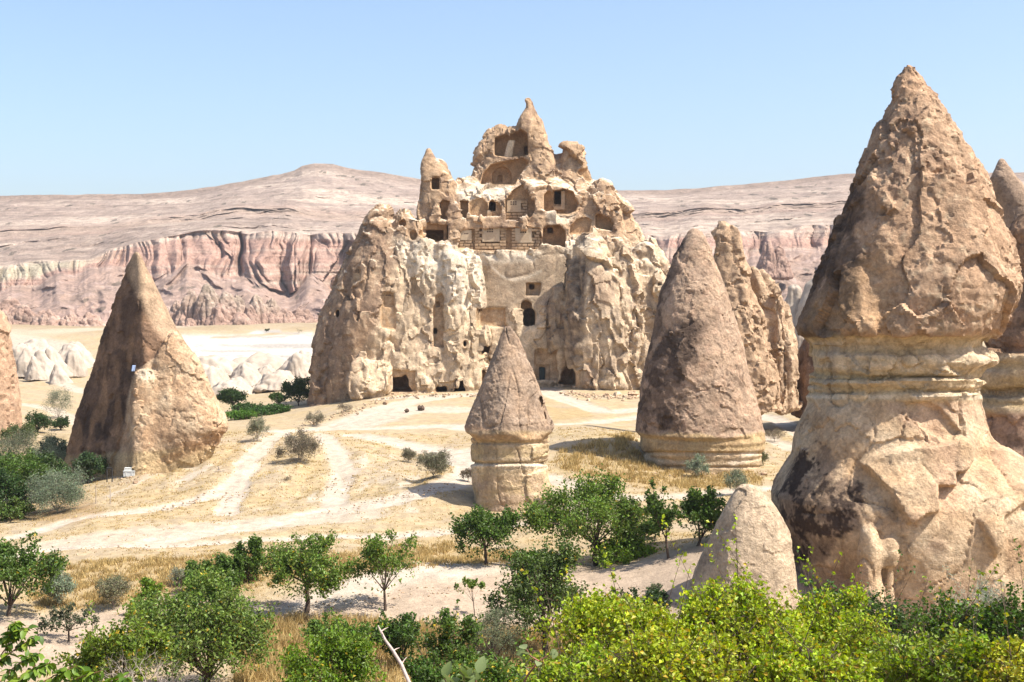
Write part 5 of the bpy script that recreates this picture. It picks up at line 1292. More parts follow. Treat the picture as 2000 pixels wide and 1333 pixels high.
    pin = (fu < 906) & (fv < lerp(fu, [(800, 436), (860, 392), (906, 356)])) & ~tower
    left_r = left[Q].mean(1) > 0.5
    terr = ~(tower | knob | pin) & (fv < 488) & ~left_r
    spire = in_poly(fu, fv, [(1150, 430), (1190, 480), (1235, 600), (1248, 800), (1112, 800), (1100, 600), (1112, 520)], 1) > 0.5
    spire &= False
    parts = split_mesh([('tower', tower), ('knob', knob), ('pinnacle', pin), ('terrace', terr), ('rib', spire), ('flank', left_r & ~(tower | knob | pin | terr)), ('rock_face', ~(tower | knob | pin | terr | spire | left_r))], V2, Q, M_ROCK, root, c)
    # ---- masonry that walls up the niches
    rs = random.Random(5)
    def masonry(u0, v0, u1, v1, Yf, courses, blank=(), seed=0, shape=None):
        """courses of dressed blocks, each its own piece; `blank` rectangles stay open for the plastered panel"""
        k = 0
        hgt = (v1 - v0) / courses
        for r in range(courses):
            va = v1 - (r + 1) * hgt; vb = v1 - r * hgt
            uu = u0 - (rs.uniform(0, 6) if r % 2 else 0)
            while uu < u1 - 1:
                w = rs.uniform(9.5, 14.5)
                a0, a1 = max(uu, u0), min(uu + w, u1)
                uu += w
                cu, cvv = (a0 + a1) / 2, (va + vb) / 2
                if a1 - a0 < 2.5: continue
                if any(b[0] < cu < b[2] and b[1] < cvv < b[3] for b in blank): continue
                if shape is not None and poly_sdf(np.array([cu]), np.array([cvv]), np.array(shape, float))[0] > -1.0: continue
                yb = Yf + rs.uniform(-0.05, 0.05)
                x0, _, z0 = place(a0, vb, yb); x1, _, z1 = place(a1, va, yb)
                g = 0.045
                bv, bq = box_mesh(((x0 + x1) / 2, yb, (z0 + z1) / 2), ((x1 - x0) / 2 - g, 0.16, (z1 - z0) / 2 - g), 0.018, rs)
                t = rs.uniform(0.86, 1.08)
                cc = np.broadcast_to(np.array([0.426, 0.297, 0.182]) * t, bv.shape)
                mesh_np('brick', bv, bq, M_STONE, root, cc, smooth=False)
    def dovecote(u0, v0, u1, v1, Yf, holes, decor=True):
        """a plastered panel with dark plates as shaded pigeon holes and scratched ornament"""
        x0, _, z0 = place(u0, v1, Yf); x1, _, z1 = place(u1, v0, Yf)
        bv, bq = box_mesh(((x0 + x1) / 2, Yf, (z0 + z1) / 2), ((x1 - x0) / 2, 0.15, (z1 - z0) / 2), 0.01, rs)
        p = mesh_np('dovecote_panel', bv, bq, M_MORTAR, root, np.broadcast_to(np.array([0.45, 0.35, 0.24]), bv.shape), smooth=False)
        hb = []
        for (hu, hv, hw, hh) in holes:
            x, _, z = place(hu, hv, Yf - 0.156)
            w, h_ = hw * Yf / F_PX / 2, hh * Yf / F_PX / 2
            hb.append(box_mesh((x, Yf - 0.150, z), (w, 0.012, h_), 0, rs))
        hv_, hq_ = join(hb)
        mesh_np('hole_shade_plate', hv_, hq_, M_HOLE_SHADE, root, None, smooth=False)
        if decor:
            db = []
            um = (u0 + u1) / 2
            for k in range(9):
                x, _, z = place(um - 9 + k * 2.25, (holes[0][1] + 14) + 1.5 * math.sin(k * 1.7), Yf - 0.156)
                db.append(box_mesh((x, Yf - 0.150, z), (0.028, 0.006, 0.16), 0, rs))
            for dv in (9.0, 19.0):
                x, _, z = place(um, holes[0][1] + dv, Yf - 0.156)
                db.append(box_mesh((x, Yf - 0.150, z), (0.78, 0.006, 0.022), 0, rs))
            dv_, dq_ = join(db)
            mesh_np('scratched_ornament', dv_, dq_, plain_material('ochre_scratch', (0.36, 0.25, 0.16), 0.9, 0.1), root, None, smooth=False)
    def grid(uc, vc, nx, ny, st, sz): return [(uc + (i - (nx - 1) / 2) * st, vc + (j - (ny - 1) / 2) * st, sz, sz) for j in range(ny) for i in range(nx)]
    Yw = fc - 0.35
    masonry(927, 446, 989, 487, Yw, 7, blank=[(941, 444, 977, 473)])
    dovecote(942, 445.5, 976, 472.5, Yw - 0.02, grid(957, 450.5, 3, 2, 4.4, 3.2))
    masonry(999, 447, 1055, 487, Yw - 0.05, 7, blank=[(1006, 445, 1040, 475)])
    dovecote(1006.5, 446.5, 1039, 474.5, Yw - 0.07, grid(1022, 452, 3, 2, 4.4, 3.2))
    masonry(897, 470, 924, 487, Yw + 0.08, 3)
    dovecote(899, 450, 921, 469.5, Yw + 0.05, grid(910.5, 456.5, 3, 1, 3.0, 2.4), decor=False)
    shp = [(987, 433), (987, 391), (1029, 391), (1043, 405), (1044, 414), (1035, 427), (1015, 434)]
    masonry(988, 392, 1030, 433, fa - 0.25, 7, blank=[(990, 390, 1018, 415)], shape=shp)
    dovecote(990, 392, 1017.5, 414.5, fa - 0.27, grid(1003, 397, 3, 2, 4.4, 3.0), decor=False)
    # dark plates as the shaded pigeon holes of the small plastered panels lower down
    for (uc, vc, kx, ky, st, sz, dp) in ((758, 577, 3, 1, 3.6, 2.6, None), (697, 528, 3, 1, 3.2, 2.2, None), (937, 606, 3, 1, 3.4, 2.6, None), (697, 532, 3, 1, 3.2, 2.0, None)):
        hb = []
        i0 = np.argmin((u - uc) ** 2 + (v - vc) ** 2 + 0.02 * (V[:, 1] - V[:, 1].min()) ** 2)
        yb = float(V2[i0, 1])
        for (hu, hv, hw, hh) in grid(uc, vc, kx, ky, st, sz):
            x, _, z = place(hu, hv, yb)
            hb.append(box_mesh((x, yb + 0.05, z), (hw * yb / F_PX / 2, 0.10, hh * yb / F_PX / 2), 0, rs))
        hv_, hq_ = join(hb); mesh_np('hole_shade_plate', hv_, hq_, M_HOLE_SHADE, root, None, smooth=False)
    # the doorway with its stone frame
    yd = fdoor - 1.0
    x0, _, z0 = place(1053.5, 742, yd); x1, _, z1 = place(1064, 718, yd)
    bv, bq = box_mesh(((x0 + x1) / 2, yd, (z0 + z1) / 2), ((x1 - x0) / 2, 0.05, (z1 - z0) / 2), 0, rs)
    dd = mesh_np('door', bv, bq, M_DOOR, root, None, smooth=False)
    # window jamb standing in the right-hand niche
    yj = fb - 0.25
    jb = []
    for (a0, b0, a1, b1) in ((1096, 374, 1103, 410), (1081, 404, 1096, 410)):
        x0, _, z0 = place(a0, b1, yj); x1, _, z1 = place(a1, b0, yj)
        jb.append(box_mesh(((x0 + x1) / 2, yj, (z0 + z1) / 2), ((x1 - x0) / 2, 0.22, (z1 - z0) / 2), 0.02, rs))
    jv, jq = join(jb)
    mesh_np('window_frame', jv, jq, M_STONE, root, np.broadcast_to(np.array([0.456, 0.329, 0.211]), jv.shape), smooth=False)
    # broken pillar leaning in the top chamber
    yp = s.front_at(1000, 300) - 0.2
    pv, pq = [], []
    x, _, z = place(np.array([990, 1000]), np.array([306, 272]), yp)
    ns = 10
    for i in range(14):
        t = i / 13
        for j in range(ns):
            an = 2 * math.pi * j / ns
            r = 0.62 - 0.16 * t + rs.uniform(-0.06, 0.06)
            pv.append([x[0] + (x[1] - x[0]) * t + r * math.cos(an), yp + 0.9 + 0.6 * r * math.sin(an), z[0] - 0.4 + (z[1] - z[0] + 0.3) * t])
    for i in range(13):
        for j in range(ns):
            pq.append([i * ns + j, i * ns + (j + 1) % ns, (i + 1) * ns + (j + 1) % ns, (i + 1) * ns + j])
    mesh_np('pillar', np.array(pv), np.array(pq), M_ROCK, root, np.broadcast_to(T_CREAM, (len(pv), 3)))
    return root
castle()
# ------------------------------------------------------------------ plants
def tube(pts, rad, ns=5):
    """verts and quads of a tapering limb through pts"""
    pts = np.asarray(pts, float); n = len(pts)
    d = np.gradient(pts, axis=0); d /= np.maximum(np.linalg.norm(d, axis=1), 1e-9)[:, None]
    up = np.where(np.abs(d[:, 2:3]) > 0.9, [[1.0, 0, 0]], [[0, 0, 1.0]])
    a = np.cross(d, up); a /= np.maximum(np.linalg.norm(a, axis=1), 1e-9)[:, None]
    b = np.cross(d, a)
    an = np.linspace(0, 2 * math.pi, ns, endpoint=False)
    r = np.asarray(rad)[:, None, None]
    V = pts[:, None] + r * (np.cos(an)[None, :, None] * a[:, None] + np.sin(an)[None, :, None] * b[:, None])
    V = V.reshape(-1, 3)
    i = np.arange(n - 1)[:, None] * ns + np.arange(ns)[None]
    j = np.arange(n - 1)[:, None] * ns + (np.arange(ns)[None] + 1) % ns
    Q = np.stack([i, j, j + ns, i + ns], -1).reshape(-1, 4)
    return V, Q
def leaf_quads(P, size, rs, up=0.35, long=1.6, droop=0.0, curl=0.28):
    """folded leaves (two triangles over a midrib) at points P"""
    n = len(P)
    nor = rs.normal(size=(n, 3)); nor[:, 2] = nor[:, 2] * 0.8 + up * 1.6
    nor /= np.linalg.norm(nor, axis=1)[:, None]
    ax = rs.normal(size=(n, 3)); ax[:, 2] -= droop * 2
    ax -= nor * (ax * nor).sum(1)[:, None]; ax /= np.maximum(np.linalg.norm(ax, axis=1), 1e-6)[:, None]
    si = np.cross(nor, ax)
    L = (size * rs.uniform(0.65, 1.3, n))[:, None]; W = L / long
    base = P - ax * L * 0.5; tip = P + ax * L * 0.5 - nor * L * 0.10
    l = P + si * W * 0.5 + nor * W * curl - ax * L * 0.06; r = P - si * W * 0.5 + nor * W * curl - ax * L * 0.06
    V = np.stack([base, l, tip, r], 1).reshape(-1, 3)
    k = np.arange(n)[:, None] * 4
    T = np.concatenate([k + [[0, 2, 1]], k + [[0, 3, 2]]])
    return V, T
def leaf_colors(n, base, rs, var=0.22, yellow=0.0, ycol=(0.40, 0.28, 0.03)):
    c = np.asarray(base) * np.exp(rs.normal(0, var, (n, 1))) * np.exp(rs.normal(0, 0.07, (n, 3)))
    if yellow:
        m = rs.rand(n) < yellow
        c[m] = np.asarray(ycol) * np.exp(rs.normal(0, 0.25, (m.sum(), 1)))
    return np.repeat(np.clip(c, 0.003, 0.9), 4, 0)
def plant(name, label, cat, base, H, RX, crown_lo, n_leaf, leaf, color, seed, group=None, RY=None, trunks=1, trunk_r=0.07, n_limb=7, n_twig=6, spread=0.25, lean=(0, 0), mat=None, bark=None, yellow=0.0, var=0.25, fork=None, sprigs=0, long=1.6, up=0.35, droop=0.0, fill=0.12, shape=1.0, dens=1.25, grow=1.32, wood='trunk'):
    """one tree or shrub: trunk and limbs that end in leaf clusters through the crown's volume"""
    rs = np.random.RandomState(seed)
    RY = RY or RX
    n_limb = int(n_limb * 1.3); n_twig += 1; n_leaf = int(n_leaf * dens); leaf = leaf * grow; sprigs = int(sprigs * 0.4)
    bx, by, bz = base
    cz0, cz1 = crown_lo * H, H
    cc = np.array([lean[0], lean[1], (cz0 + cz1) / 2]); rad = np.array([RX, RY, (cz1 - cz0) / 2])
    wood_v, wood_q, k = [], [], 0
    def add(vq):
        nonlocal k
        wood_v.append(vq[0]); wood_q.append(vq[1] + k); k += len(vq[0])
    ends = []
    fz = fork if fork is not None else max(0.12 * H, crown_lo * H * 1.02)
    for tk in range(trunks):
        off = np.array([rs.uniform(-1, 1) * 0.25 * RX * (trunks > 1), rs.uniform(-1, 1) * 0.2 * RY * (trunks > 1), 0])
        p0 = off + [0, 0, -0.25]; p1 = off * 1.3 + np.array([lean[0] * 0.35 + rs.uniform(-.06, .06) * H * 0.4, lean[1] * 0.3, fz])
        tpts = [p0, p0 * 0.55 + p1 * 0.45 + rs.normal(0, 0.02 * H, 3) * [1, 1, 0], p1]
        add(tube(tpts, [trunk_r * 1.35, trunk_r, trunk_r * 0.8], 7))
        for li in range(n_limb):
            az = 2 * math.pi * (li + rs.uniform(-.35, .35)) / n_limb + tk
            el = rs.uniform(-0.25, 1.0)
            rr = rs.uniform(0.45, 1.0) ** 0.8 * (1.28 if rs.rand() < 0.22 else 1.0); lw = rs.choice([0.35, 0.8, 1.3, 2.0])
            ce = math.sqrt(max(0, 1 - el * el))
            q = cc + rad * np.array([math.cos(az) * ce ** shape, math.sin(az) * ce ** shape, el]) * rr
            mid = p1 * 0.5 + q * 0.5 + np.array([0, 0, 0.10 * H]) * rs.uniform(-0.2, 1) + rs.normal(0, 0.03 * H, 3)
            lp = [p1 - [0, 0, 0.02], p1 * 0.6 + mid * 0.4, mid, q]
            r0 = trunk_r * rs.uniform(0.42, 0.6)
            add(tube(lp, [r0, r0 * 0.75, r0 * 0.5, r0 * 0.18], 5))
            for t in range(n_twig):
                f = rs.uniform(0.35, 1.0); s0 = mid * (1 - f) + q * f
                dirn = rs.normal(size=3) + (q - cc) / rad * 0.7 + [0, 0, 0.25 - droop]
                e = s0 + dirn / np.linalg.norm(dirn) * rad.mean() * rs.uniform(0.22, 0.55)
                rel = (e - cc) / rad; nl = np.linalg.norm(rel)
                if nl > 1.28: e = cc + rad * rel / nl * rs.uniform(0.95, 1.28)
                add(tube([s0, (s0 + e) / 2 + rs.normal(0, 0.02 * H, 3), e], [r0 * 0.22, r0 * 0.16, r0 * 0.07], 3))
                ends.append((s0, e, lw))
    for sp_ in range(sprigs):
        az = rs.uniform(0, 6.28); rr = rs.uniform(0, 0.75)
        s0 = cc + rad * [math.cos(az) * rr, math.sin(az) * rr, 0.55]
        e = s0 + np.array([rs.normal(0, 0.12) * H, rs.normal(0, 0.1) * H, rs.uniform(0.14, 0.30) * H])
        add(tube([s0, (s0 + e) / 2, e], [trunk_r * 0.16, trunk_r * 0.12, trunk_r * 0.05], 3))
        ends.append((s0, e, 0.45)); ends.append((s0 * 0.4 + e * 0.6, e, 0.35))
    w = np.array([x[2] * rs.uniform(0.4, 1.5) for x in ends]); w /= w.sum()
    idx = rs.choice(len(ends), int(n_leaf * (1 - fill)), p=w)
    A = np.array([x[0] for x in ends]); B = np.array([x[1] for x in ends])
    t = rs.beta(1.6, 1.0, len(idx))[:, None]
    sg = spread * rad.mean() * 0.42 * np.minimum(np.array([x[2] for x in ends])[idx][:, None], 1.0) ** 0.5
    P = A[idx] * (1 - t) + B[idx] * t + rs.normal(size=(len(idx), 3)) * sg * (0.55 + 0.45 * rs.rand(len(idx), 1))
    if fill:
        m = int(n_leaf * fill); g = rs.normal(size=(m * 2, 3)); g /= np.linalg.norm(g, axis=1)[:, None]
        g = cc + rad * g * (rs.rand(m * 2, 1) ** 0.5) * 0.92
        keep = fbm(g * 1.4 / max(0.3, rad.mean() * 0.6) + seed, 2, seed % 50) > -0.05
        P = np.concatenate([P, g[keep][:m]])
    P = P[P[:, 2] > 0.03]
    V, T = leaf_quads(P, leaf, rs, up, long, droop)
    clump = np.exp(0.22 * fbm(P * 2.2 / max(0.4, rad.mean()), 2, seed % 40))[:, None]
    cl = leaf_colors(len(P), color, rs, var, yellow) * np.repeat(clump, 4, 0)
    root = tag(empty(name, (bx, by, bz)), label, cat, group)
    off = np.array([bx, by, bz])
    cv = np.concatenate(wood_v) + off
    mesh_np(wood, cv, np.concatenate(wood_q), bark or M_BARK, root)
    f = mesh_np('foliage', V + off, T, mat or M_LEAF, root, cl, smooth=False)
    f['kind'] = 'stuff'
    return root
def by_px(name, label, cat, bpx, bpy, top, x0, x1, lo, n_leaf, leaf, color, seed, Y=None, sink=0.0, **kw):
    """a plant whose foot, top and crown width are read off the picture"""
    if Y is None: g = on_ground(bpx, bpy)
    else:
        x = xof(bpx, bpy, Y); g = np.array([x, Y, ground_z(x, Y)[0]])
    ztop = zof(top, g[1]); H = ztop - (g[2] - sink)
    sc = g[1] / F_PX
    lean = ((x0 + x1) / 2 - bpx) * sc
    return plant(name, label, cat, (g[0], g[1], g[2] - sink), H, (x1 - x0) / 2 * sc, (zof(lo, g[1]) - g[2] + sink) / H, n_leaf, leaf, color, seed, lean=(lean, 0), **kw)
DKG = (0.072, 0.122, 0.018); MID = (0.118, 0.178, 0.026); LGT = (0.12, 0.17, 0.018); YEL = (0.27, 0.33, 0.018); BRT = (0.12, 0.19, 0.016)
SIL = (0.20, 0.235, 0.155); OLV = (0.115, 0.130, 0.065); GRY = (0.20, 0.165, 0.115)
GO = 'orchard trees between the sandy mound and the track'
# row of fruit trees along the sandy mound
by_px('fruit_tree', 'dark leafy tree at the left picture edge with a forked trunk on bare soil', 'tree', 20, 1206, 1040, -45, 108, 1192, 6500, 0.125, DKG, 1, sprigs=4, n_limb=9, trunk_r=0.10, yellow=0.01)
by_px('fruit_tree', 'dense dark green round tree left of the tree with the thick straight trunk', 'tree', 425, 1180, 1098, 358, 482, 1168, 5200, 0.12, DKG, 2, Y=65.5, n_limb=10, fill=0.15, group=GO)
by_px('fruit_tree', 'taller dark tree standing behind the dense round one', 'tree', 486, 1170, 1052, 440, 526, 1160, 4200, 0.12, DKG, 3, Y=67.5, n_limb=8, fill=0.15, group=GO)
by_px('fruit_tree', 'spreading green tree with a thick straight trunk on the sandy mound', 'tree', 598, 1199, 1050, 505, 676, 1178, 6000, 0.12, MID, 4, sprigs=4, n_limb=10, trunk_r=0.115, fork=1.45, yellow=0.02, group=GO)
by_px('fruit_tree', 'airy young tree with an open crown and slim trunk on the sandy mound', 'tree', 753, 1199, 1040, 690, 816, 1172, 2300, 0.115, MID, 5, sprigs=3, n_limb=8, trunk_r=0.07, fork=1.0, fill=0.06, spread=0.26, yellow=0.03, group=GO)
by_px('sapling', 'thin sapling with a small leafy head on the bare sandy mound', 'tree', 926, 1206, 1126, 891, 945, 1172, 330, 0.11, MID, 6, n_limb=5, n_twig=3, trunk_r=0.025, fork=0.75, fill=0.0)
by_px('fruit_tree', 'compact dark tree in front of the small mushroom-like chimney', 'tree', 950, 1106, 995, 872, 1016, 1098, 5200, 0.125, DKG, 7, sprigs=4, n_limb=9, trunk_r=0.09, fork=0.9, group=GO)
by_px('fruit_tree', 'largest bushy green tree right of the small chimney', 'tree', 1167, 1106, 942, 1035, 1262, 1090, 11500, 0.125, MID, 8, sprigs=6, n_limb=12, n_twig=8, trunk_r=0.13, fork=1.2, yellow=0.01, group=GO)
by_px('fruit_tree', 'ragged upright tree with a slanting trunk at the crest of the bare bank', 'tree', 1307, 1090, 956, 1246, 1332, 1050, 2600, 0.125, DKG, 9, sprigs=5, n_limb=7, trunk_r=0.07, fork=1.0, fill=0.1, group=GO)
by_px('fruit_tree', 'low round tree between the ragged tree and the leaning rock', 'tree', 1360, 1066, 962, 1318, 1440, 1058, 5000, 0.125, (0.075, 0.125, 0.018), 10, n_limb=9, trunk_r=0.08, group=GO)
by_px('fruit_tree', 'green tree half hidden behind the ragged upright tree', 'tree', 1240, 1075, 985, 1215, 1300, 1068, 2800, 0.125, MID, 11, Y=75, n_limb=8, group=GO)
by_px('fruit_tree', 'tall dark-trunked tree rising out of the red-brown hollow near the bottom', 'tree', 1068, 1300, 1084, 968, 1162, 1262, 6800, 0.12, (0.080, 0.118, 0.025), 12, Y=55, sprigs=4, n_limb=11, n_twig=7, trunk_r=0.14, fork=1.3, fill=0.12, spread=0.3, yellow=0.01)
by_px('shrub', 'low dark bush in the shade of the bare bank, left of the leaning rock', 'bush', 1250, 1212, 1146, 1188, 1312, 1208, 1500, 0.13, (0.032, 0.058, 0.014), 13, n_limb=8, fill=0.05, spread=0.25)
by_px('shrub', 'thin olive sprig standing on the bare bank above the dark bush', 'bush', 1278, 1165, 1138, 1258, 1298, 1162, 260, 0.09, OLV, 14, n_limb=6, n_twig=3, fill=0, trunk_r=0.02)
by_px('vine_patch', 'bright low vines spread under the largest bushy tree', 'vine', 1215, 1098, 1062, 1150, 1300, 1100, 2600, 0.13, BRT, 15, RY=2.0, n_limb=14, fill=0.15, trunk_r=0.03, trunks=3)
by_px('vine_patch', 'bright low vines beside the compact dark tree', 'vine', 1040, 1108, 1082, 985, 1105, 1110, 1700, 0.13, (0.07, 0.125, 0.014), 16, RY=1.4, n_limb=12, fill=0.15, trunk_r=0.03, trunks=3)
# shrubs in the near left hollow
by_px('shrub', 'big rounded light green bush low at the left, taller than its neighbours', 'bush', 388, 1345, 1142, 258, 515, 1340, 15000, 0.115, (0.125, 0.18, 0.032), 20, Y=49, sprigs=6, n_limb=18, n_twig=9, fill=0.15, shape=0.6, yellow=0.02, trunks=2)
by_px('shrub', 'bright small bush behind the big rounded light green one', 'bush', 298, 1200, 1134, 264, 334, 1200, 1100, 0.12, BRT, 21, Y=62, sprigs=3, n_limb=7, fill=0.1)
by_px('fruit_tree', 'small crooked grey-green tree casting shade on bare soil', 'tree', 135, 1258, 1188, 86, 182, 1246, 1100, 0.09, (0.060, 0.075, 0.035), 22, n_limb=7, trunk_r=0.05, fork=0.5, fill=0.05, spread=0.28)
by_px('shrub', 'yellow-green bush between the crooked tree and the bare dead bush', 'bush', 222, 1370, 1205, 135, 335, 1370, 6500, 0.085, LGT, 23, Y=34, sprigs=7, n_limb=12, n_twig=7, fill=0.15, yellow=0.04)
by_px('shrub', 'deep green bush at the bottom left of the straw-coloured bank', 'bush', 668, 1300, 1204, 606, 738, 1296, 3600, 0.11, (0.09, 0.15, 0.022), 24, Y=52, sprigs=5, n_limb=10, fill=0.2)
by_px('shrub', 'dark bush beside the long bleached dead branch', 'bush', 785, 1305, 1194, 738, 832, 1300, 3800, 0.11, (0.054, 0.098, 0.015), 25, Y=53, sprigs=3, n_limb=10, fill=0.25)
by_px('shrub', 'bright green bush low in the middle at the bottom picture edge', 'bush', 650, 1400, 1252, 545, 765, 1400, 7500, 0.075, BRT, 26, Y=30, sprigs=10, n_limb=14, n_twig=7, fill=0.2, yellow=0.02)
by_px('shrub', 'leggy light green bush leaning left of the silvery round bush', 'bush', 905, 1360, 1206, 820, 950, 1350, 2900, 0.085, (0.075, 0.125, 0.02), 27, Y=36, sprigs=6, n_limb=9, fill=0.03, spread=0.26, yellow=0.03)
by_px('silver_shrub', 'silvery olive round bush in the red-brown hollow', 'bush', 962, 1300, 1200, 898, 1030, 1296, 6000, 0.062, (0.135, 0.155, 0.085), 28, Y=53, n_limb=14, n_twig=8, fill=0.15, long=3.0, mat=M_SILVER, sprigs=4)
by_px('shrub', 'low green bush under the silvery round one', 'bush', 1000, 1400, 1288, 880, 1110, 1400, 4200, 0.07, (0.09, 0.15, 0.022), 29, Y=27, sprigs=6, n_limb=12, fill=0.12, yellow=0.03)
by_px('shrub', 'small green bush at the right of the long bleached dead branch', 'bush', 835, 1390, 1280, 790, 895, 1390, 2200, 0.075, (0.065, 0.12, 0.018), 19, Y=31, sprigs=5, n_limb=9, fill=0.12)
# the yellow-green thicket at the right
GT = 'yellow-green bushes crowding the bottom right'
thicket = [
 (1200, 1400, 1168, 1062, 1345, 22.0, 12000, 0.062, YEL, 'yellow-green bush at the left end of the bottom right thicket', 10, 0.10),
 (1440, 1400, 1128, 1330, 1560, 22.5, 12000, 0.062, YEL, 'tallest yellow-green bush, in front of the leaning rock', 12, 0.08),
 (1620, 1400, 1150, 1520, 1740, 24.0, 10500, 0.062, (0.245, 0.315, 0.018), 'yellow-green bush before the lichened foot of the huge cone', 10, 0.08),
 (1330, 1480, 1238, 1180, 1480, 17.0, 9500, 0.055, (0.28, 0.325, 0.018), 'low yellow bush at the bottom edge below the leaning rock', 8, 0.14),
 (1560, 1500, 1240, 1440, 1700, 17.0, 9000, 0.055, (0.255, 0.32, 0.018), 'low yellow bush at the bottom edge left of the grey twiggy one', 8, 0.12),
 (1830, 1500, 1225, 1680, 1990, 18.0, 9500, 0.055, (0.165, 0.225, 0.016), 'olive-green bush at the bottom right with grey twigs showing', 8, 0.06),
 (1990, 1500, 1262, 1890, 2110, 17.0, 6000, 0.055, (0.30, 0.31, 0.018), 'yellow bush filling the bottom right picture corner', 6, 0.20),
 (1720, 1420, 1152, 1650, 1800, 29.0, 6500, 0.065, (0.052, 0.095, 0.018), 'dark green bush right in front of the pale foot of the huge cone', 8, 0.02),
 (1880, 1400, 1158, 1780, 1990, 27.0, 8500, 0.065, (0.070, 0.125, 0.014), 'green bush under the silver shrub at the right', 10, 0.04),
 (2000, 1400, 1140, 1920, 2110, 26.0, 6500, 0.065, (0.062, 0.115, 0.014), 'green bush at the right picture edge', 8, 0.03),
 (1600, 1380, 1122, 1560, 1660, 30.0, 3200, 0.075, (0.050, 0.105, 0.014), 'sparse dark sprigs sticking up before the lichened cone foot', 9, 0.02),
 (1120, 1480, 1270, 1000, 1240, 18.0, 6500, 0.055, (0.22, 0.295, 0.018), 'yellow-green bush at the bottom edge right of the pale large leaves', 8, 0.08)]
for i, (bx_, by_, tp, xa, xb, Yd, nl, lf, colr, lab, sg, yl) in enumerate(thicket):
    by_px('shrub', lab, 'bush', bx_, by_, tp + 10, xa, xb, by_ - 40, nl, lf, colr, 40 + i, Y=Yd, sprigs=sg, n_limb=20, n_twig=10, fill=0.04, spread=0.20, yellow=yl * 0.7, var=0.27, trunk_r=0.05, trunks=2, shape=0.7, up=0.5, long=1.35, dens=0.92, grow=1.32, group=GT)
by_px('silver_shrub', 'feathery silver shrub against the foot of the huge capped cone', 'bush', 1900, 1300, 1140, 1830, 1990, 1290, 4200, 0.07, (0.27, 0.285, 0.205), 60, Y=36, n_limb=12, n_twig=7, fill=0.1, long=4.0, mat=M_SILVER, sprigs=8, bark=M_GREYBARK, trunk_r=0.03)
by_px('silver_shrub', 'grey-green twiggy shrub left of the feathery silver one', 'bush', 1700, 1290, 1150, 1655, 1765, 1285, 3000, 0.055, (0.12, 0.13, 0.07), 61, Y=38, n_limb=10, n_twig=7, fill=0.1, long=2.5, mat=M_SILVER, sprigs=6, bark=M_GREYBARK, trunk_r=0.03)
# silver shrubs and dry bushes over the valley
sil = [
 (118, 1186, 1100, 90, 142, SIL, 'pale silver shrub standing alone in the dry grass, left', 2200),
 (228, 1190, 1120, 190, 252, (0.185, 0.175, 0.10), 'low grey-green shrub in brown grass right of the pale silver one', 1500),
 (400, 1150, 1108, 330, 372, (0.21, 0.22, 0.14), 'faint silver shrub beside the dense dark tree', 600),
 (112, 1002, 918, 52, 170, (0.155, 0.185, 0.115), 'large silver-green olive bush in front of the orchard', 7500),
 (98, 930, 850, 62, 138, (0.17, 0.20, 0.125), 'pale silver tree behind the large olive bush', 2600),
 (35, 915, 838, -10, 80, (0.115, 0.125, 0.075), 'grey-olive tree at the left edge of the orchard', 3000),
 (116, 820, 755, 86, 144, (0.11, 0.135, 0.085), 'grey-green bush between the left rock tower and the big left cone', 2200),
 (503, 862, 812, 480, 522, (0.17, 0.175, 0.11), 'pale sage bush at the fork of the tracks', 1500),
 (590, 905, 846, 548, 626, (0.150, 0.125, 0.085), 'brown-grey dry bush on the hillock between two tracks', 3400),
 (848, 930, 882, 808, 886, (0.155, 0.145, 0.090), 'grey mounded bush beside the white track, largest there', 3800),
 (795, 906, 876, 782, 812, (0.150, 0.135, 0.085), 'little grey bush left of the mounded one', 800),
 (618, 832, 804, 596, 640, (0.165, 0.145, 0.095), 'dry grey bush at the left foot of the castle rock', 1100),
 (672, 806, 788, 655, 690, (0.155, 0.125, 0.085), 'low dry bush along the castle rock foot', 500),
 (1362, 934, 892, 1340, 1385, SIL, 'small silver shrub in front of the broad brown cone', 1300),
 (1438, 966, 918, 1415, 1462, (0.19, 0.205, 0.13), 'sage shrub left of the leaning rock', 1300),
 (1484, 912, 884, 1474, 1500, (0.12, 0.125, 0.055), 'olive tuft at the right foot of the broad brown cone', 700),
 (912, 940, 914, 900, 928, (0.16, 0.125, 0.085), 'dry bush at the left foot of the small chimney', 600),
 (1060, 1003, 975, 1036, 1086, (0.20, 0.165, 0.115), 'dry grey bush at the right foot of the small chimney', 900),
 (560, 655, 640, 578, 590, (0.05, 0.075, 0.03), 'tiny green bush far back beside the white terrace', 150),
 (398, 880, 855, 380, 412, (0.20, 0.155, 0.10), 'wispy dry bush below the leaning slab', 350),
 (1510, 862, 838, 1490, 1535, (0.20, 0.165, 0.11), 'dry bush on the slope right of the broad brown cone', 700),
]
for i, (bx_, by_, tp, xa, xb, colr, lab, nl) in enumerate(sil):
    mid = (xa + xb) / 2
    by_px('silver_shrub' if colr[1] >= colr[0] else 'dry_bush', lab, 'bush', mid, by_, tp, xa, xb, by_ - 2, nl, 0.10 if nl > 700 else 0.09, colr, 80 + i, n_limb=12, n_twig=6, fill=0.2, long=3.2, mat=M_SILVER, bark=M_GREYBARK, trunk_r=0.03, var=0.3, sprigs=2, spread=0.36, fork=0.15, dens=2.2, grow=1.35)
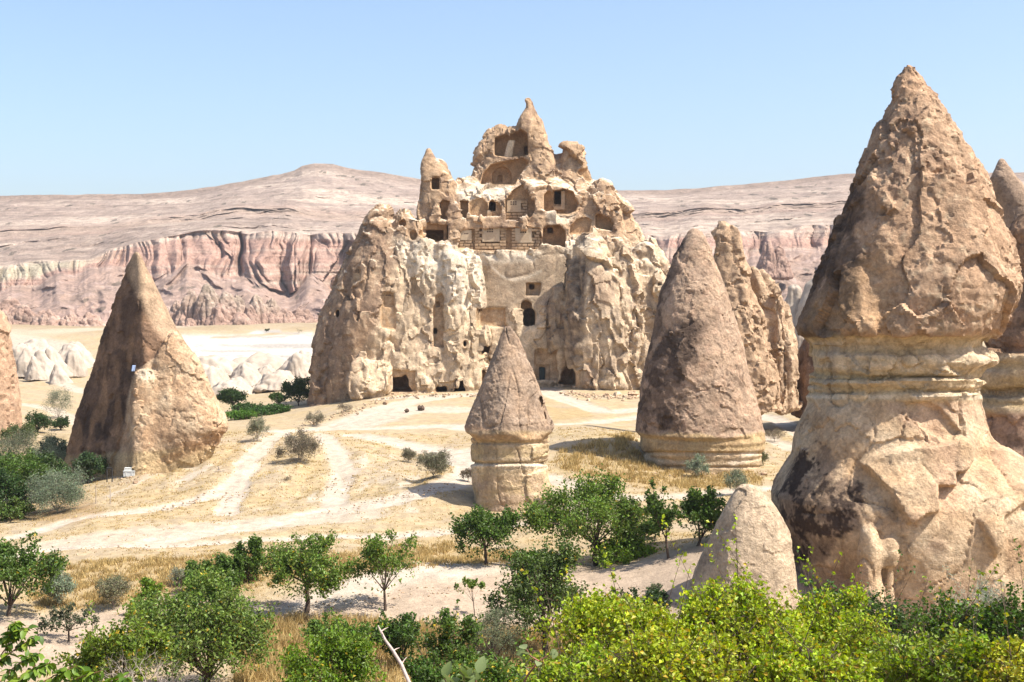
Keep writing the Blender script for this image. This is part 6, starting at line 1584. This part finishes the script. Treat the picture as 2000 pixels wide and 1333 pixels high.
# orchard at the left
orch = [
 (40, 982, 896, -25, 108, DKG, 'dark orchard tree in the middle of the left plot', 5600),
 (88, 975, 892, 52, 130, (0.05, 0.085, 0.022), 'green orchard tree beside the silver-green olive bush', 3600),
 (0, 1010, 925, -70, 52, (0.035, 0.07, 0.015), 'dark tree at the left picture edge, front of the orchard', 4600),
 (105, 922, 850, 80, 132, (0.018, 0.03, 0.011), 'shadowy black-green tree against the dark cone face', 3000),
 (170, 945, 888, 140, 204, (0.055, 0.09, 0.032), 'green bush growing at the foot of the dark cone face', 3200),
 (70, 912, 875, 48, 96, BRT, 'small bright green vine in the orchard', 1300),
 (75, 846, 806, 48, 102, (0.036, 0.068, 0.016), 'low dark vine row above the orchard', 2000),
 (120, 842, 815, 102, 136, (0.034, 0.064, 0.016), 'low dark vine close to the big left cone', 1300),
 (45, 866, 832, 5, 80, (0.075, 0.10, 0.03), 'olive-green vine at the foot of the left rock tower', 1900),
 (-10, 945, 872, -70, 30, (0.06, 0.085, 0.035), 'olive-green tree cut by the left picture edge behind the orchard', 3000),
 (25, 1018, 978, -15, 62, (0.07, 0.11, 0.02), 'low green bush at the front of the orchard by the left edge', 1600),
 (455, 806, 760, 430, 480, (0.036, 0.07, 0.014), 'round dark tree beside the leaning slab, above the vineyard', 3200),
 (582, 793, 738, 554, 610, (0.036, 0.074, 0.014), 'dark bush tucked against the left side of the castle rock', 3600),
 (545, 792, 768, 526, 564, (0.044, 0.085, 0.014), 'low vine left of the bush by the castle rock', 1100),
]
for i, (bx_, by_, tp, xa, xb, colr, lab, nl) in enumerate(orch):
    mid = (xa + xb) / 2
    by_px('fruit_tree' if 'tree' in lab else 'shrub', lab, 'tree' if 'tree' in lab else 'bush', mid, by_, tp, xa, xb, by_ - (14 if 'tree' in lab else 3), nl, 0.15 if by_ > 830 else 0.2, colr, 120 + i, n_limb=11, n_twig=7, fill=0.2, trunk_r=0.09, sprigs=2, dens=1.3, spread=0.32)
for i, (xm, ym, hw, colr, lab) in enumerate([(470, 812, 36, (0.085, 0.17, 0.02), 'brightest vine row beside the leaning slab'), (505, 806, 40, (0.040, 0.09, 0.016), 'middle row of the small vineyard'), (540, 800, 32, (0.045, 0.095, 0.016), 'vine row nearest the castle rock'), (480, 798, 34, (0.042, 0.085, 0.016), 'back row of the small vineyard')]):
    by_px('vine_row', lab, 'vine', xm, ym + 8, ym - 8, xm - hw, xm + hw, ym + 7, 1500, 0.2, colr, 140 + i, n_limb=16, n_twig=4, fill=0.15, RY=1.6, trunk_r=0.05, trunks=2)

# small dry tufts that nothing tells apart, copied over the washed slope
tuft = by_px('dry_tuft', 'small dry tuft on the washed slope between the tracks', 'tuft', 560, 945, 932, 548, 572, 944, 150, 0.075, (0.17, 0.135, 0.085), 170, n_limb=9, n_twig=3, fill=0.2, long=3.6, mat=M_SILVER, bark=M_GREYBARK, trunk_r=0.012, spread=0.4, fork=0.06, dens=2.0, group='dry tufts on the washed slope')
rt = np.random.RandomState(17)
for k in range(46):
    pxk, pyk = (rt.uniform(300, 640), rt.uniform(870, 985)) if k < 30 else (rt.uniform(680, 880), rt.uniform(850, 960))
    if track_field(*[np.array([q]) for q in ground_hit(pxk, pyk)[:2]])[0][0] > 0.2: continue
    g = on_ground(pxk, pyk)
    c = tuft.copy(); C.objects.link(c); c.location = [float(q) for q in g]
    sc_ = rt.uniform(0.5, 1.4); c.scale = (sc_, sc_, sc_ * rt.uniform(0.7, 1.1)); c.rotation_euler = (0, 0, rt.uniform(0, 6.28))
    for ch in tuft.children:
        d_ = ch.copy(); C.objects.link(d_); d_.parent = c
fb = by_px('far_bush', 'tiny dark bush on the far plain below the cliffs', 'bush', 520, 648, 642, 516, 526, 647, 90, 0.35, (0.06, 0.075, 0.035), 171, n_limb=6, n_twig=2, fill=0.3, group='tiny bushes on the far plain')
for k in range(14):
    pxk, pyk = (rt.uniform(345, 620), rt.uniform(641, 655)) if k < 10 else (rt.uniform(40, 165), rt.uniform(650, 668))
    g = on_ground(pxk, pyk); c = fb.copy(); C.objects.link(c); c.location = [float(q) for q in g]
    sc_ = rt.uniform(0.4, 1.1); c.scale = (sc_, sc_, sc_); c.rotation_euler = (0, 0, rt.uniform(0, 6.28))
    for ch in fb.children:
        d_ = ch.copy(); C.objects.link(d_); d_.parent = c
# ---- grass: blades sown where the ground carries dry grass
def sow_grass():
    rs = np.random.RandomState(3)
    n = 420000
    lny = rs.uniform(math.log(40), math.log(125), n)
    y = np.exp(lny); x = rs.uniform(-0.43, 0.43, n) * y
    keep = np.ones(n, bool)
    z = ground_z(x, y)
    tr, g, white, mound, st, n1, n2, thick = ground_masks(x, y, z)
    clump = fbm(np.stack([x, y, 0 * x], 1) * 0.9, 2, 91); px0 = 1000 + F_PX * x / y
    pr = np.clip(g - 0.25, 0, 1) * (0.10 + 0.9 * sstep(-0.05, 0.25, clump)) * (0.45 + 0.9 * thick)
    hum = (px0 > 200) & (px0 < 840) & (y > 86) & (y < 128)
    pr = np.maximum(pr, hum * (g > 0.2) * (0.05 + 0.12 * sstep(-0.1, 0.3, clump)))
    pr = np.maximum(pr, 0.004 * (mound > 0.5))
    keep = rs.rand(n) < pr
    x, y, z, g, th = x[keep], y[keep], z[keep], g[keep], thick[keep]
    px, py = pix(x, y, z)
    tall = region(px, py, [(480, 1215), (560, 1206), (760, 1216), (1000, 1225), (1160, 1250), (1180, 1330), (460, 1345)], 12)
    m = len(x); k = 4
    P = np.repeat(np.stack([x, y, z - 0.02], 1), k, 0) + rs.normal(0, 0.10, (m * k, 3)) * [1, 1, 0]
    Hh = np.repeat((0.075 + 0.16 * th + 0.40 * tall) * np.clip(y / 70, 0.8, 1.5), k) * rs.uniform(0.5, 1.4, m * k)
    az = rs.uniform(0, 6.28, m * k)
    w = 0.018 + 0.0002 * P[:, 1]
    side = np.stack([np.cos(az), np.sin(az) * 0.6, 0 * az], 1) * w[:, None]
    lean = rs.normal(0, 0.40, (m * k, 3)) * Hh[:, None]; lean[:, 2] = Hh
    V = np.stack([P - side, P + side, P + lean], 1).reshape(-1, 3)
    T = np.arange(len(P))[:, None] * 3 + np.array([[0, 1, 2]])
    base = np.array([0.42, 0.31, 0.135])
    c = base * np.exp(rs.normal(0, 0.18, (len(P), 1))) * np.where(rs.rand(len(P), 1) < 0.15, [[0.72, 0.62, 0.56]], [[1, 1, 1]])
    o = mesh_np('grass', V, T, M_DRY, None, np.repeat(c, 3, 0), smooth=False)
    tag(o, 'golden dry grass over the valley floor', kind='stuff')
    print('grass', len(P), flush=True)
sow_grass()
# ------------------------------------------------------------------ small things
M_BLEACH = plain_material('bleached_wood', (0.42, 0.33, 0.28), 0.85, 0.25, 30)
M_CRATE = plain_material('white_painted_wood', (0.62, 0.63, 0.60), 0.6, 0.1, 10)
M_IRON = plain_material('black_iron', (0.03, 0.03, 0.03), 0.6, 0.1)
M_CLOTH = plain_material('pale_blue_cloth', (0.20, 0.25, 0.36), 0.9, 0.1)
M_STEM = plain_material('reddish_stem', (0.22, 0.10, 0.06), 0.7, 0.2, 40)
def wood_mesh(name, limbs, mat, parent=None):
    V, Q, k = [], [], 0
    for pts, rad, ns in limbs:
        v, q = tube(pts, rad, ns); V.append(v); Q.append(q + k); k += len(v)
    return mesh_np(name, np.concatenate(V), np.concatenate(Q), mat, parent)
# long bleached dead branch in the near foreground
def dead_branch():
    rs = np.random.RandomState(4); Y = 12.0
    P = np.array([place(a, b, Y + c) for a, b, c in [(738, 1222, 0.3), (744, 1234, 0.28), (752, 1250, 0.2), (768, 1272, 0.12), (784, 1298, 0.05), (794, 1322, 0), (806, 1350, -0.1), (830, 1420, -0.3)]])
    limbs = [(P, [0.006, 0.011, 0.013, 0.015, 0.017, 0.018, 0.02, 0.022], 7)]
    for i, du, dv in ((1, 14, -6), (2, -8, -14), (4, 10, -12), (3, 12, -4)):
        q = P[i]; e = q + np.array([du * Y / F_PX, 0.05, -dv * Y / F_PX])
        limbs.append((np.array([q, (q + e) / 2 + [0, 0, 0.005], e]), [0.009, 0.006, 0.002], 5))
    tag(wood_mesh('dead_branch', limbs, M_BLEACH), 'long bleached bare branch slanting up from the bottom edge', 'branch')
dead_branch()
def bare_bush(label, base, top_px, u0, u1, Y, n, seed, mat, r=0.02):
    rs = np.random.RandomState(seed)
    x, y, z = place(base[0], base[1], Y); b = np.array([x, y, z])
    H = zof(top_px, Y) - z; W = (u1 - u0) / 2 * Y / F_PX; cx = ((u0 + u1) / 2 - base[0]) * Y / F_PX
    limbs = []
    def grow(p, d, L, r, depth):
        e = p + d * L; m = (p + e) / 2 + rs.normal(0, 0.08 * L, 3)
        limbs.append((np.array([p, m, e]), [r, r * 0.8, r * 0.55], 5 if depth > 1 else 3))
        if depth == 0: return
        for _ in range(3 if depth > 1 else 4):
            nd = d + rs.normal(0, 0.62, 3); nd /= np.linalg.norm(nd)
            grow(p + (e - p) * rs.uniform(0.45, 1.0), nd, L * rs.uniform(0.5, 0.8), r * 0.55, depth - 1)
    for k in range(n):
        az = rs.uniform(0, 6.28); d = np.array([math.cos(az) * W / H * 0.8 + cx / H * 0.5, math.sin(az) * 0.5, rs.uniform(0.5, 1.0)]); d /= np.linalg.norm(d)
        grow(b + [0, 0, -0.1], d, H * 0.42, r, 4)
    tag(wood_mesh('dead_bush', limbs, mat), label, 'bush')
bare_bush('grey leafless bush with tangled twigs in front of the big rounded green bush', (300, 1385), 1222, 205, 400, 30.0, 7, 5, M_GREYBARK, 0.024)
bare_bush('fallen leafless branch lying on the pale slope below the leaning slab', (425, 921), 905, 405, 465, on_ground(425, 921)[1], 2, 6, M_GREYBARK, 0.05)
# a bunch of broad leaves, each its own piece
def leaf_mesh(name, L, W, fold, mat, c, bend=0.2):
    ts = np.array([0, 0.18, 0.42, 0.7, 0.9, 1.0]); ws = np.array([0.02, 0.72, 1.0, 0.72, 0.3, 0.0])
    V = []
    for t, w in zip(ts, ws):
        for s in (-1, 0, 1):
            V.append([s * w * W / 2, t * L, (abs(s) * fold * w * W) - bend * L * t * t])
    Q = []
    for i in range(5):
        for j in range(2): Q.append([i * 3 + j, i * 3 + j + 1, i * 3 + j + 4, i * 3 + j + 3])
    me_o = mesh_np(name, np.array(V), np.array(Q), mat, None, np.broadcast_to(np.array(c), (len(V), 3)))
    me = me_o.data; bpy.data.objects.remove(me_o)
    return me
def leafy_sprig(name, label, cat, stems, n, size, colors, seed, mat_stem, stem_r, long=1.7, hang=0.5, up_only=False, group=None):
    rs = np.random.RandomState(seed); rr = random.Random(seed)
    S = [np.array(s) for s in stems]
    root = tag(empty(name, S[0][0]), label, cat, group)
    wood_mesh('stem', [(s, np.linspace(stem_r, stem_r * 0.35, len(s)), 5) for s in S], mat_stem, root)
    meshes = [leaf_mesh('leaf', size, size / long, 0.16, M_LEAF, c, b) for c, b in colors]
    for k in range(n):
        s = S[rr.randrange(len(S))]
        t = rr.uniform(0.25, 1.0) * (len(s) - 1); i = min(int(t), len(s) - 2)
        p = s[i] + (s[i + 1] - s[i]) * (t - i)
        o = bpy.data.objects.new('leaf', meshes[rr.randrange(len(meshes))])
        C.objects.link(o)
        d = Vector((rs.normal(), rs.normal() * 0.7, rs.normal() * 0.6 - hang + (1.2 if up_only else 0)))
        q = d.to_track_quat('Y', 'Z'); 
        o.rotation_euler = q.to_euler()
        o.rotation_euler.rotate_axis('Y', rs.uniform(-0.9, 0.9))
        k_ = rs.uniform(0.7, 1.25); o.scale = (k_, k_, k_)
        pet = d.normalized() * size * 0.15
        o.location = Vector(p) + pet
        o.parent = root; o.matrix_parent_inverse = root.matrix_basis.inverted()
    return root
def pts(Y, L, dy=0.0): return [np.array(place(a, b, Y + (c if len(r) > 2 else 0))) for r in L for (a, b, c) in [tuple(r) + (0,) * (3 - len(r))]]
Yn = 9.0
leafy_sprig('leafy_branch', 'near branch of broad bright green leaves entering at the left picture edge', 'branch',
  [pts(Yn, [(-60, 1380), (-20, 1310), (15, 1262), (30, 1225), (28, 1214)]), pts(Yn, [(-60, 1330), (0, 1290), (45, 1258), (76, 1240)]), pts(Yn, [(-70, 1290), (-20, 1260), (20, 1240), (55, 1226)]), pts(Yn + .3, [(-30, 1370), (20, 1310), (52, 1285), (78, 1276)]), pts(Yn + .2, [(-40, 1400), (10, 1340), (50, 1318), (70, 1300)])],
  260, 0.064, [((0.13, 0.21, 0.018), 0.3), ((0.085, 0.155, 0.016), 0.15), ((0.19, 0.25, 0.025), 0.5), ((0.06, 0.11, 0.014), 0.3)], 3, M_STEM, 0.007)
leafy_sprig('leafy_branch', 'near branch of broad green leaves along the bottom edge left of the grey dead bush', 'branch',
  [pts(8.5, [(-20, 1400), (60, 1345), (110, 1318), (150, 1300)]), pts(8.5, [(40, 1400), (110, 1345), (165, 1320), (200, 1310)]), pts(8.7, [(110, 1400), (180, 1350), (225, 1328), (248, 1322)]), pts(8.4, [(0, 1380), (40, 1330), (75, 1305), (95, 1296)])],
  220, 0.062, [((0.12, 0.20, 0.018), 0.3), ((0.075, 0.14, 0.016), 0.2), ((0.17, 0.24, 0.022), 0.5)], 7, M_STEM, 0.006)
leafy_sprig('broadleaf_plant', 'pale blue-green large leaves poking up at the bottom edge, middle', 'plant',
  [pts(5.0, [(912, 1420), (910, 1350), (905, 1322)]), pts(5.0, [(900, 1420), (880, 1350), (868, 1326)]), pts(5.0, [(930, 1420), (945, 1350), (962, 1328)]), pts(5.1, [(920, 1420), (928, 1345), (932, 1318)])],
  22, 0.066, [((0.13, 0.17, 0.055), 0.3), ((0.17, 0.22, 0.085), 0.1), ((0.10, 0.14, 0.03), 0.5)], 9, M_STEM, 0.006, long=1.5, hang=0.0, up_only=True)
leafy_sprig('twig', 'reddish twig with a few pale round leaves before the dark-trunked tree', 'twig',
  [pts(5.2, [(990, 1400), (1030, 1320), (1052, 1292), (1078, 1276), (1092, 1266)]), pts(5.2, [(1052, 1292), (1036, 1282), (1028, 1268)]), pts(5.2, [(1052, 1292), (1040, 1306), (1026, 1304)])],
  9, 0.046, [((0.15, 0.19, 0.07), 0.2), ((0.19, 0.23, 0.10), 0.1)], 15, M_STEM, 0.005, long=1.35, hang=0.1)
# white crate by the foot of the left cone
def crate():
    g = on_ground(254, 931); Yc = g[1] - 0.5; g = np.array([xof(254, 931, Yc), Yc, ground_z(xof(254, 931, Yc), Yc)[0]])
    w, d, h = 0.46, 0.28, 0.42
    root = tag(empty('crate', g), 'white wooden crate standing at the foot of the leaning slab', 'crate')
    v, q = box_mesh(g + [0, 0, h / 2], (w, d, h / 2)); mesh_np('crate_body', v, q, M_CRATE, root, smooth=False)
    v, q = box_mesh(g + [0, 0, h + 0.03], (w + 0.03, d + 0.03, 0.028)); mesh_np('lid', v, q, M_CRATE, root, smooth=False)
    for s in (-1, 1):
        v, q = box_mesh(g + [s * 0.24, -d - 0.012, h / 2], (0.035, 0.01, h / 2 - 0.03)); mesh_np('batten', v, q, M_CRATE, root, smooth=False)
    g2 = g + [-0.12, -0.05, h + 0.062]
    r2 = tag(empty('box', g2), 'smaller white box lying on top of the white crate', 'box')
    v, q = box_mesh(g2 + [0, 0, 0.10], (0.28, 0.2, 0.10)); mesh_np('box_body', v, q, M_CRATE, r2, smooth=False)
    v, q = box_mesh(g2 + [0, 0, 0.215], (0.29, 0.21, 0.014)); mesh_np('lid', v, q, M_CRATE, r2, smooth=False)
crate()
def iron_frame():
    Y = 101.5
    L = []
    for (a, b, c, d) in ((209, 942, 209, 914), (219, 942, 219, 915), (208.6, 914.5, 219.4, 915)):
        p0 = np.array(place(a, b, Y)); p1 = np.array(place(c, d, Y)); L.append((np.array([p0, (p0 + p1) / 2, p1]), [0.05] * 3, 4))
    tag(wood_mesh('door_frame', L, M_IRON), 'thin black door frame against the foot of the dark cone face', 'door frame')
iron_frame()
for k, (a, lab) in enumerate(((187, 'thin fence post nearest the olive bush below the dark cone'), (215, 'thin fence post farther right below the dark cone'))):
    g = on_ground(a, 985)
    p = np.array([g, g + [0.02, 0, 0.7], g + [0.0, 0, 1.35]]); p[0, 2] -= 0.1
    tag(wood_mesh('fence_post', [(p, [0.035, 0.03, 0.03], 5)], M_GREYBARK), lab, 'post', 'fence posts below the dark cone')
def cloth():
    Y = 103.6
    us = np.linspace(258.5, 265, 6); vs_ = np.linspace(714, 726, 8)
    V = []
    for b in vs_:
        for a in us:
            t = (b - 714) / 12
            x, y, z = place(a - 2.0 * t, b, Y - 0.25 * t + 0.08 * math.sin(a * 1.3) * t); V.append((x, y, z))
    Q = [[i * 6 + j, i * 6 + j + 1, i * 6 + j + 7, i * 6 + j + 6] for i in range(7) for j in range(5)]
    o = mesh_np('cloth', np.array(V), np.array(Q), M_CLOTH)
    m = o.modifiers.new('thick', 'SOLIDIFY'); m.thickness = 0.03
    tag(o, 'pale blue cloth hanging from the small window of the left cone', 'cloth')
cloth()
# boulders and rubble
def stone_mesh(r, seed, squash=0.7):
    bm_v, bm_q = [], []
    n, m = 10, 7
    for i in range(m + 1):
        th = math.pi * i / m
        for j in range(n):
            ph = 2 * math.pi * j / n
            bm_v.append([math.sin(th) * math.cos(ph), math.sin(th) * math.sin(ph), math.cos(th)])
    V = np.array(bm_v)
    t, o, _ = facets(V * 1.1, seed)
    V = V * (1 + 0.5 * t + 0.25 * o)[:, None] * r * [1, 0.85, squash]
    for i in range(m):
        for j in range(n): bm_q.append([i * n + j, (i + 1) * n + j, (i + 1) * n + (j + 1) % n, i * n + (j + 1) % n])
    return V, np.array(bm_q)
BOULD = [(1184, 776, 7, 'flat boulder at the left end of the rubble by the castle rock'), (1206, 774, 9, 'pale angular boulder below the right rib of the castle rock'), (1222, 778, 6, 'small pale boulder right of the angular one'), (1236, 776, 11, 'largest boulder lying at the right foot of the castle rock'),
         (822, 800, 8, 'dark stump-like stone in the white trampled ground before the castle'), (795, 805, 5, 'small brown stone left of the dark stump-like one'), (1120, 768, 6, 'stone beside the right-hand cave mouth of the castle rock'), (752, 790, 5, 'stone at the foot of the block left of the big cave'),
         (1492, 930, 6, 'stone at the right base corner of the broad brown cone'), (1080, 1000, 5, 'stone at the right base corner of the small chimney'), (265, 945, 5, 'stone below the white crate'), (330, 905, 6, 'stone under the leaning slab')]
for i, (a, b, r, lab) in enumerate(BOULD):
    g = on_ground(a, b); R_ = r * g[1] / F_PX
    V, Q = stone_mesh(R_, 200 + i); 
    cc = np.broadcast_to(T_DARK * 1.6 if 'dark' in lab else T_CREAM * 0.95 if 'pale' in lab else T_TAN, V.shape)
    tag(mesh_np('boulder', V + g + [0, 0, R_ * 0.35], Q, M_ROCK, None, cc), lab, 'boulder', 'boulders at the feet of the rocks')
def rubble():
    rs = np.random.RandomState(8)
    spots = []
    def line(pts_, n, spread, r0, r1):
        for _ in range(n):
            k = rs.randint(len(pts_) - 1); t = rs.rand()
            a = pts_[k][0] * (1 - t) + pts_[k + 1][0] * t + rs.normal(0, spread); b = pts_[k][1] * (1 - t) + pts_[k + 1][1] * t + abs(rs.normal(0, spread * 0.35))
            spots.append((a, b, rs.uniform(r0, r1) ** 1.0))
    line([(690, 800), (770, 772), (920, 770), (1000, 775)], 150, 8, 0.05, 0.22)
    line([(1110, 765), (1160, 775), (1250, 775)], 170, 10, 0.05, 0.28)
    line([(600, 830), (690, 800)], 60, 8, 0.05, 0.2)
    line([(1245, 925), (1360, 930), (1490, 925)], 90, 8, 0.03, 0.13)
    line([(925, 1000), (1000, 1010), (1080, 1000)], 80, 7, 0.03, 0.11)
    line([(230, 945), (300, 915), (400, 880), (440, 850)], 120, 9, 0.03, 0.14)
    line([(330, 985), (600, 935), (800, 925)], 160, 40, 0.03, 0.10)
    line([(560, 1190), (800, 1150), (1000, 1150), (1250, 1150)], 260, 28, 0.02, 0.07)
    line([(100, 1075), (560, 1055), (1000, 1030)], 140, 14, 0.02, 0.08)
    line([(640, 1000), (900, 940)], 100, 14, 0.02, 0.08)
    ms = [stone_mesh(1.0, 300 + k) for k in range(6)]
    V, Q, c, k = [], [], [], 0
    for a, b, r in spots:
        v, q = ms[rs.randint(6)]
        # coarse stones: keep every other ring
        g = on_ground(a, b); an = rs.uniform(0, 6.28); R2 = np.array([[math.cos(an), -math.sin(an), 0], [math.sin(an), math.cos(an), 0], [0, 0, 1]])
        V.append((v @ R2.T) * r + g + [0, 0, 0.2 * r]); Q.append(q + k); k += len(v)
        c.append(np.broadcast_to(mixc(T_CREAM, T_TAN, rs.rand()) * rs.uniform(0.75, 1.05), v.shape))
    o = mesh_np('rubble', np.concatenate(V), np.concatenate(Q), M_ROCK, None, np.concatenate(c))
    tag(o, 'loose stones and rubble scattered at the rock feet and along the tracks', kind='stuff')
rubble()
# ------------------------------------------------------------------ thin dry-summer haze
def haze():
    m = bpy.data.materials.new('haze_air'); m.use_nodes = True
    nt = m.node_tree; nt.nodes.clear()
    out = nt.nodes.new('ShaderNodeOutputMaterial'); pv = nt.nodes.new('ShaderNodeVolumePrincipled')
    pv.inputs['Color'].default_value = (0.92, 0.93, 1.0, 1); pv.inputs['Density'].default_value = 0.00010; pv.inputs['Anisotropy'].default_value = 0.2
    nt.links.new(pv.outputs[0], out.inputs['Volume'])
    v, q = box_mesh((0, 1050, 70), (3800, 2300, 110))
    o = mesh_np('haze', v, q, m, None, None, smooth=False)
    tag(o, 'thin pale haze over the valley', kind='stuff')
haze()
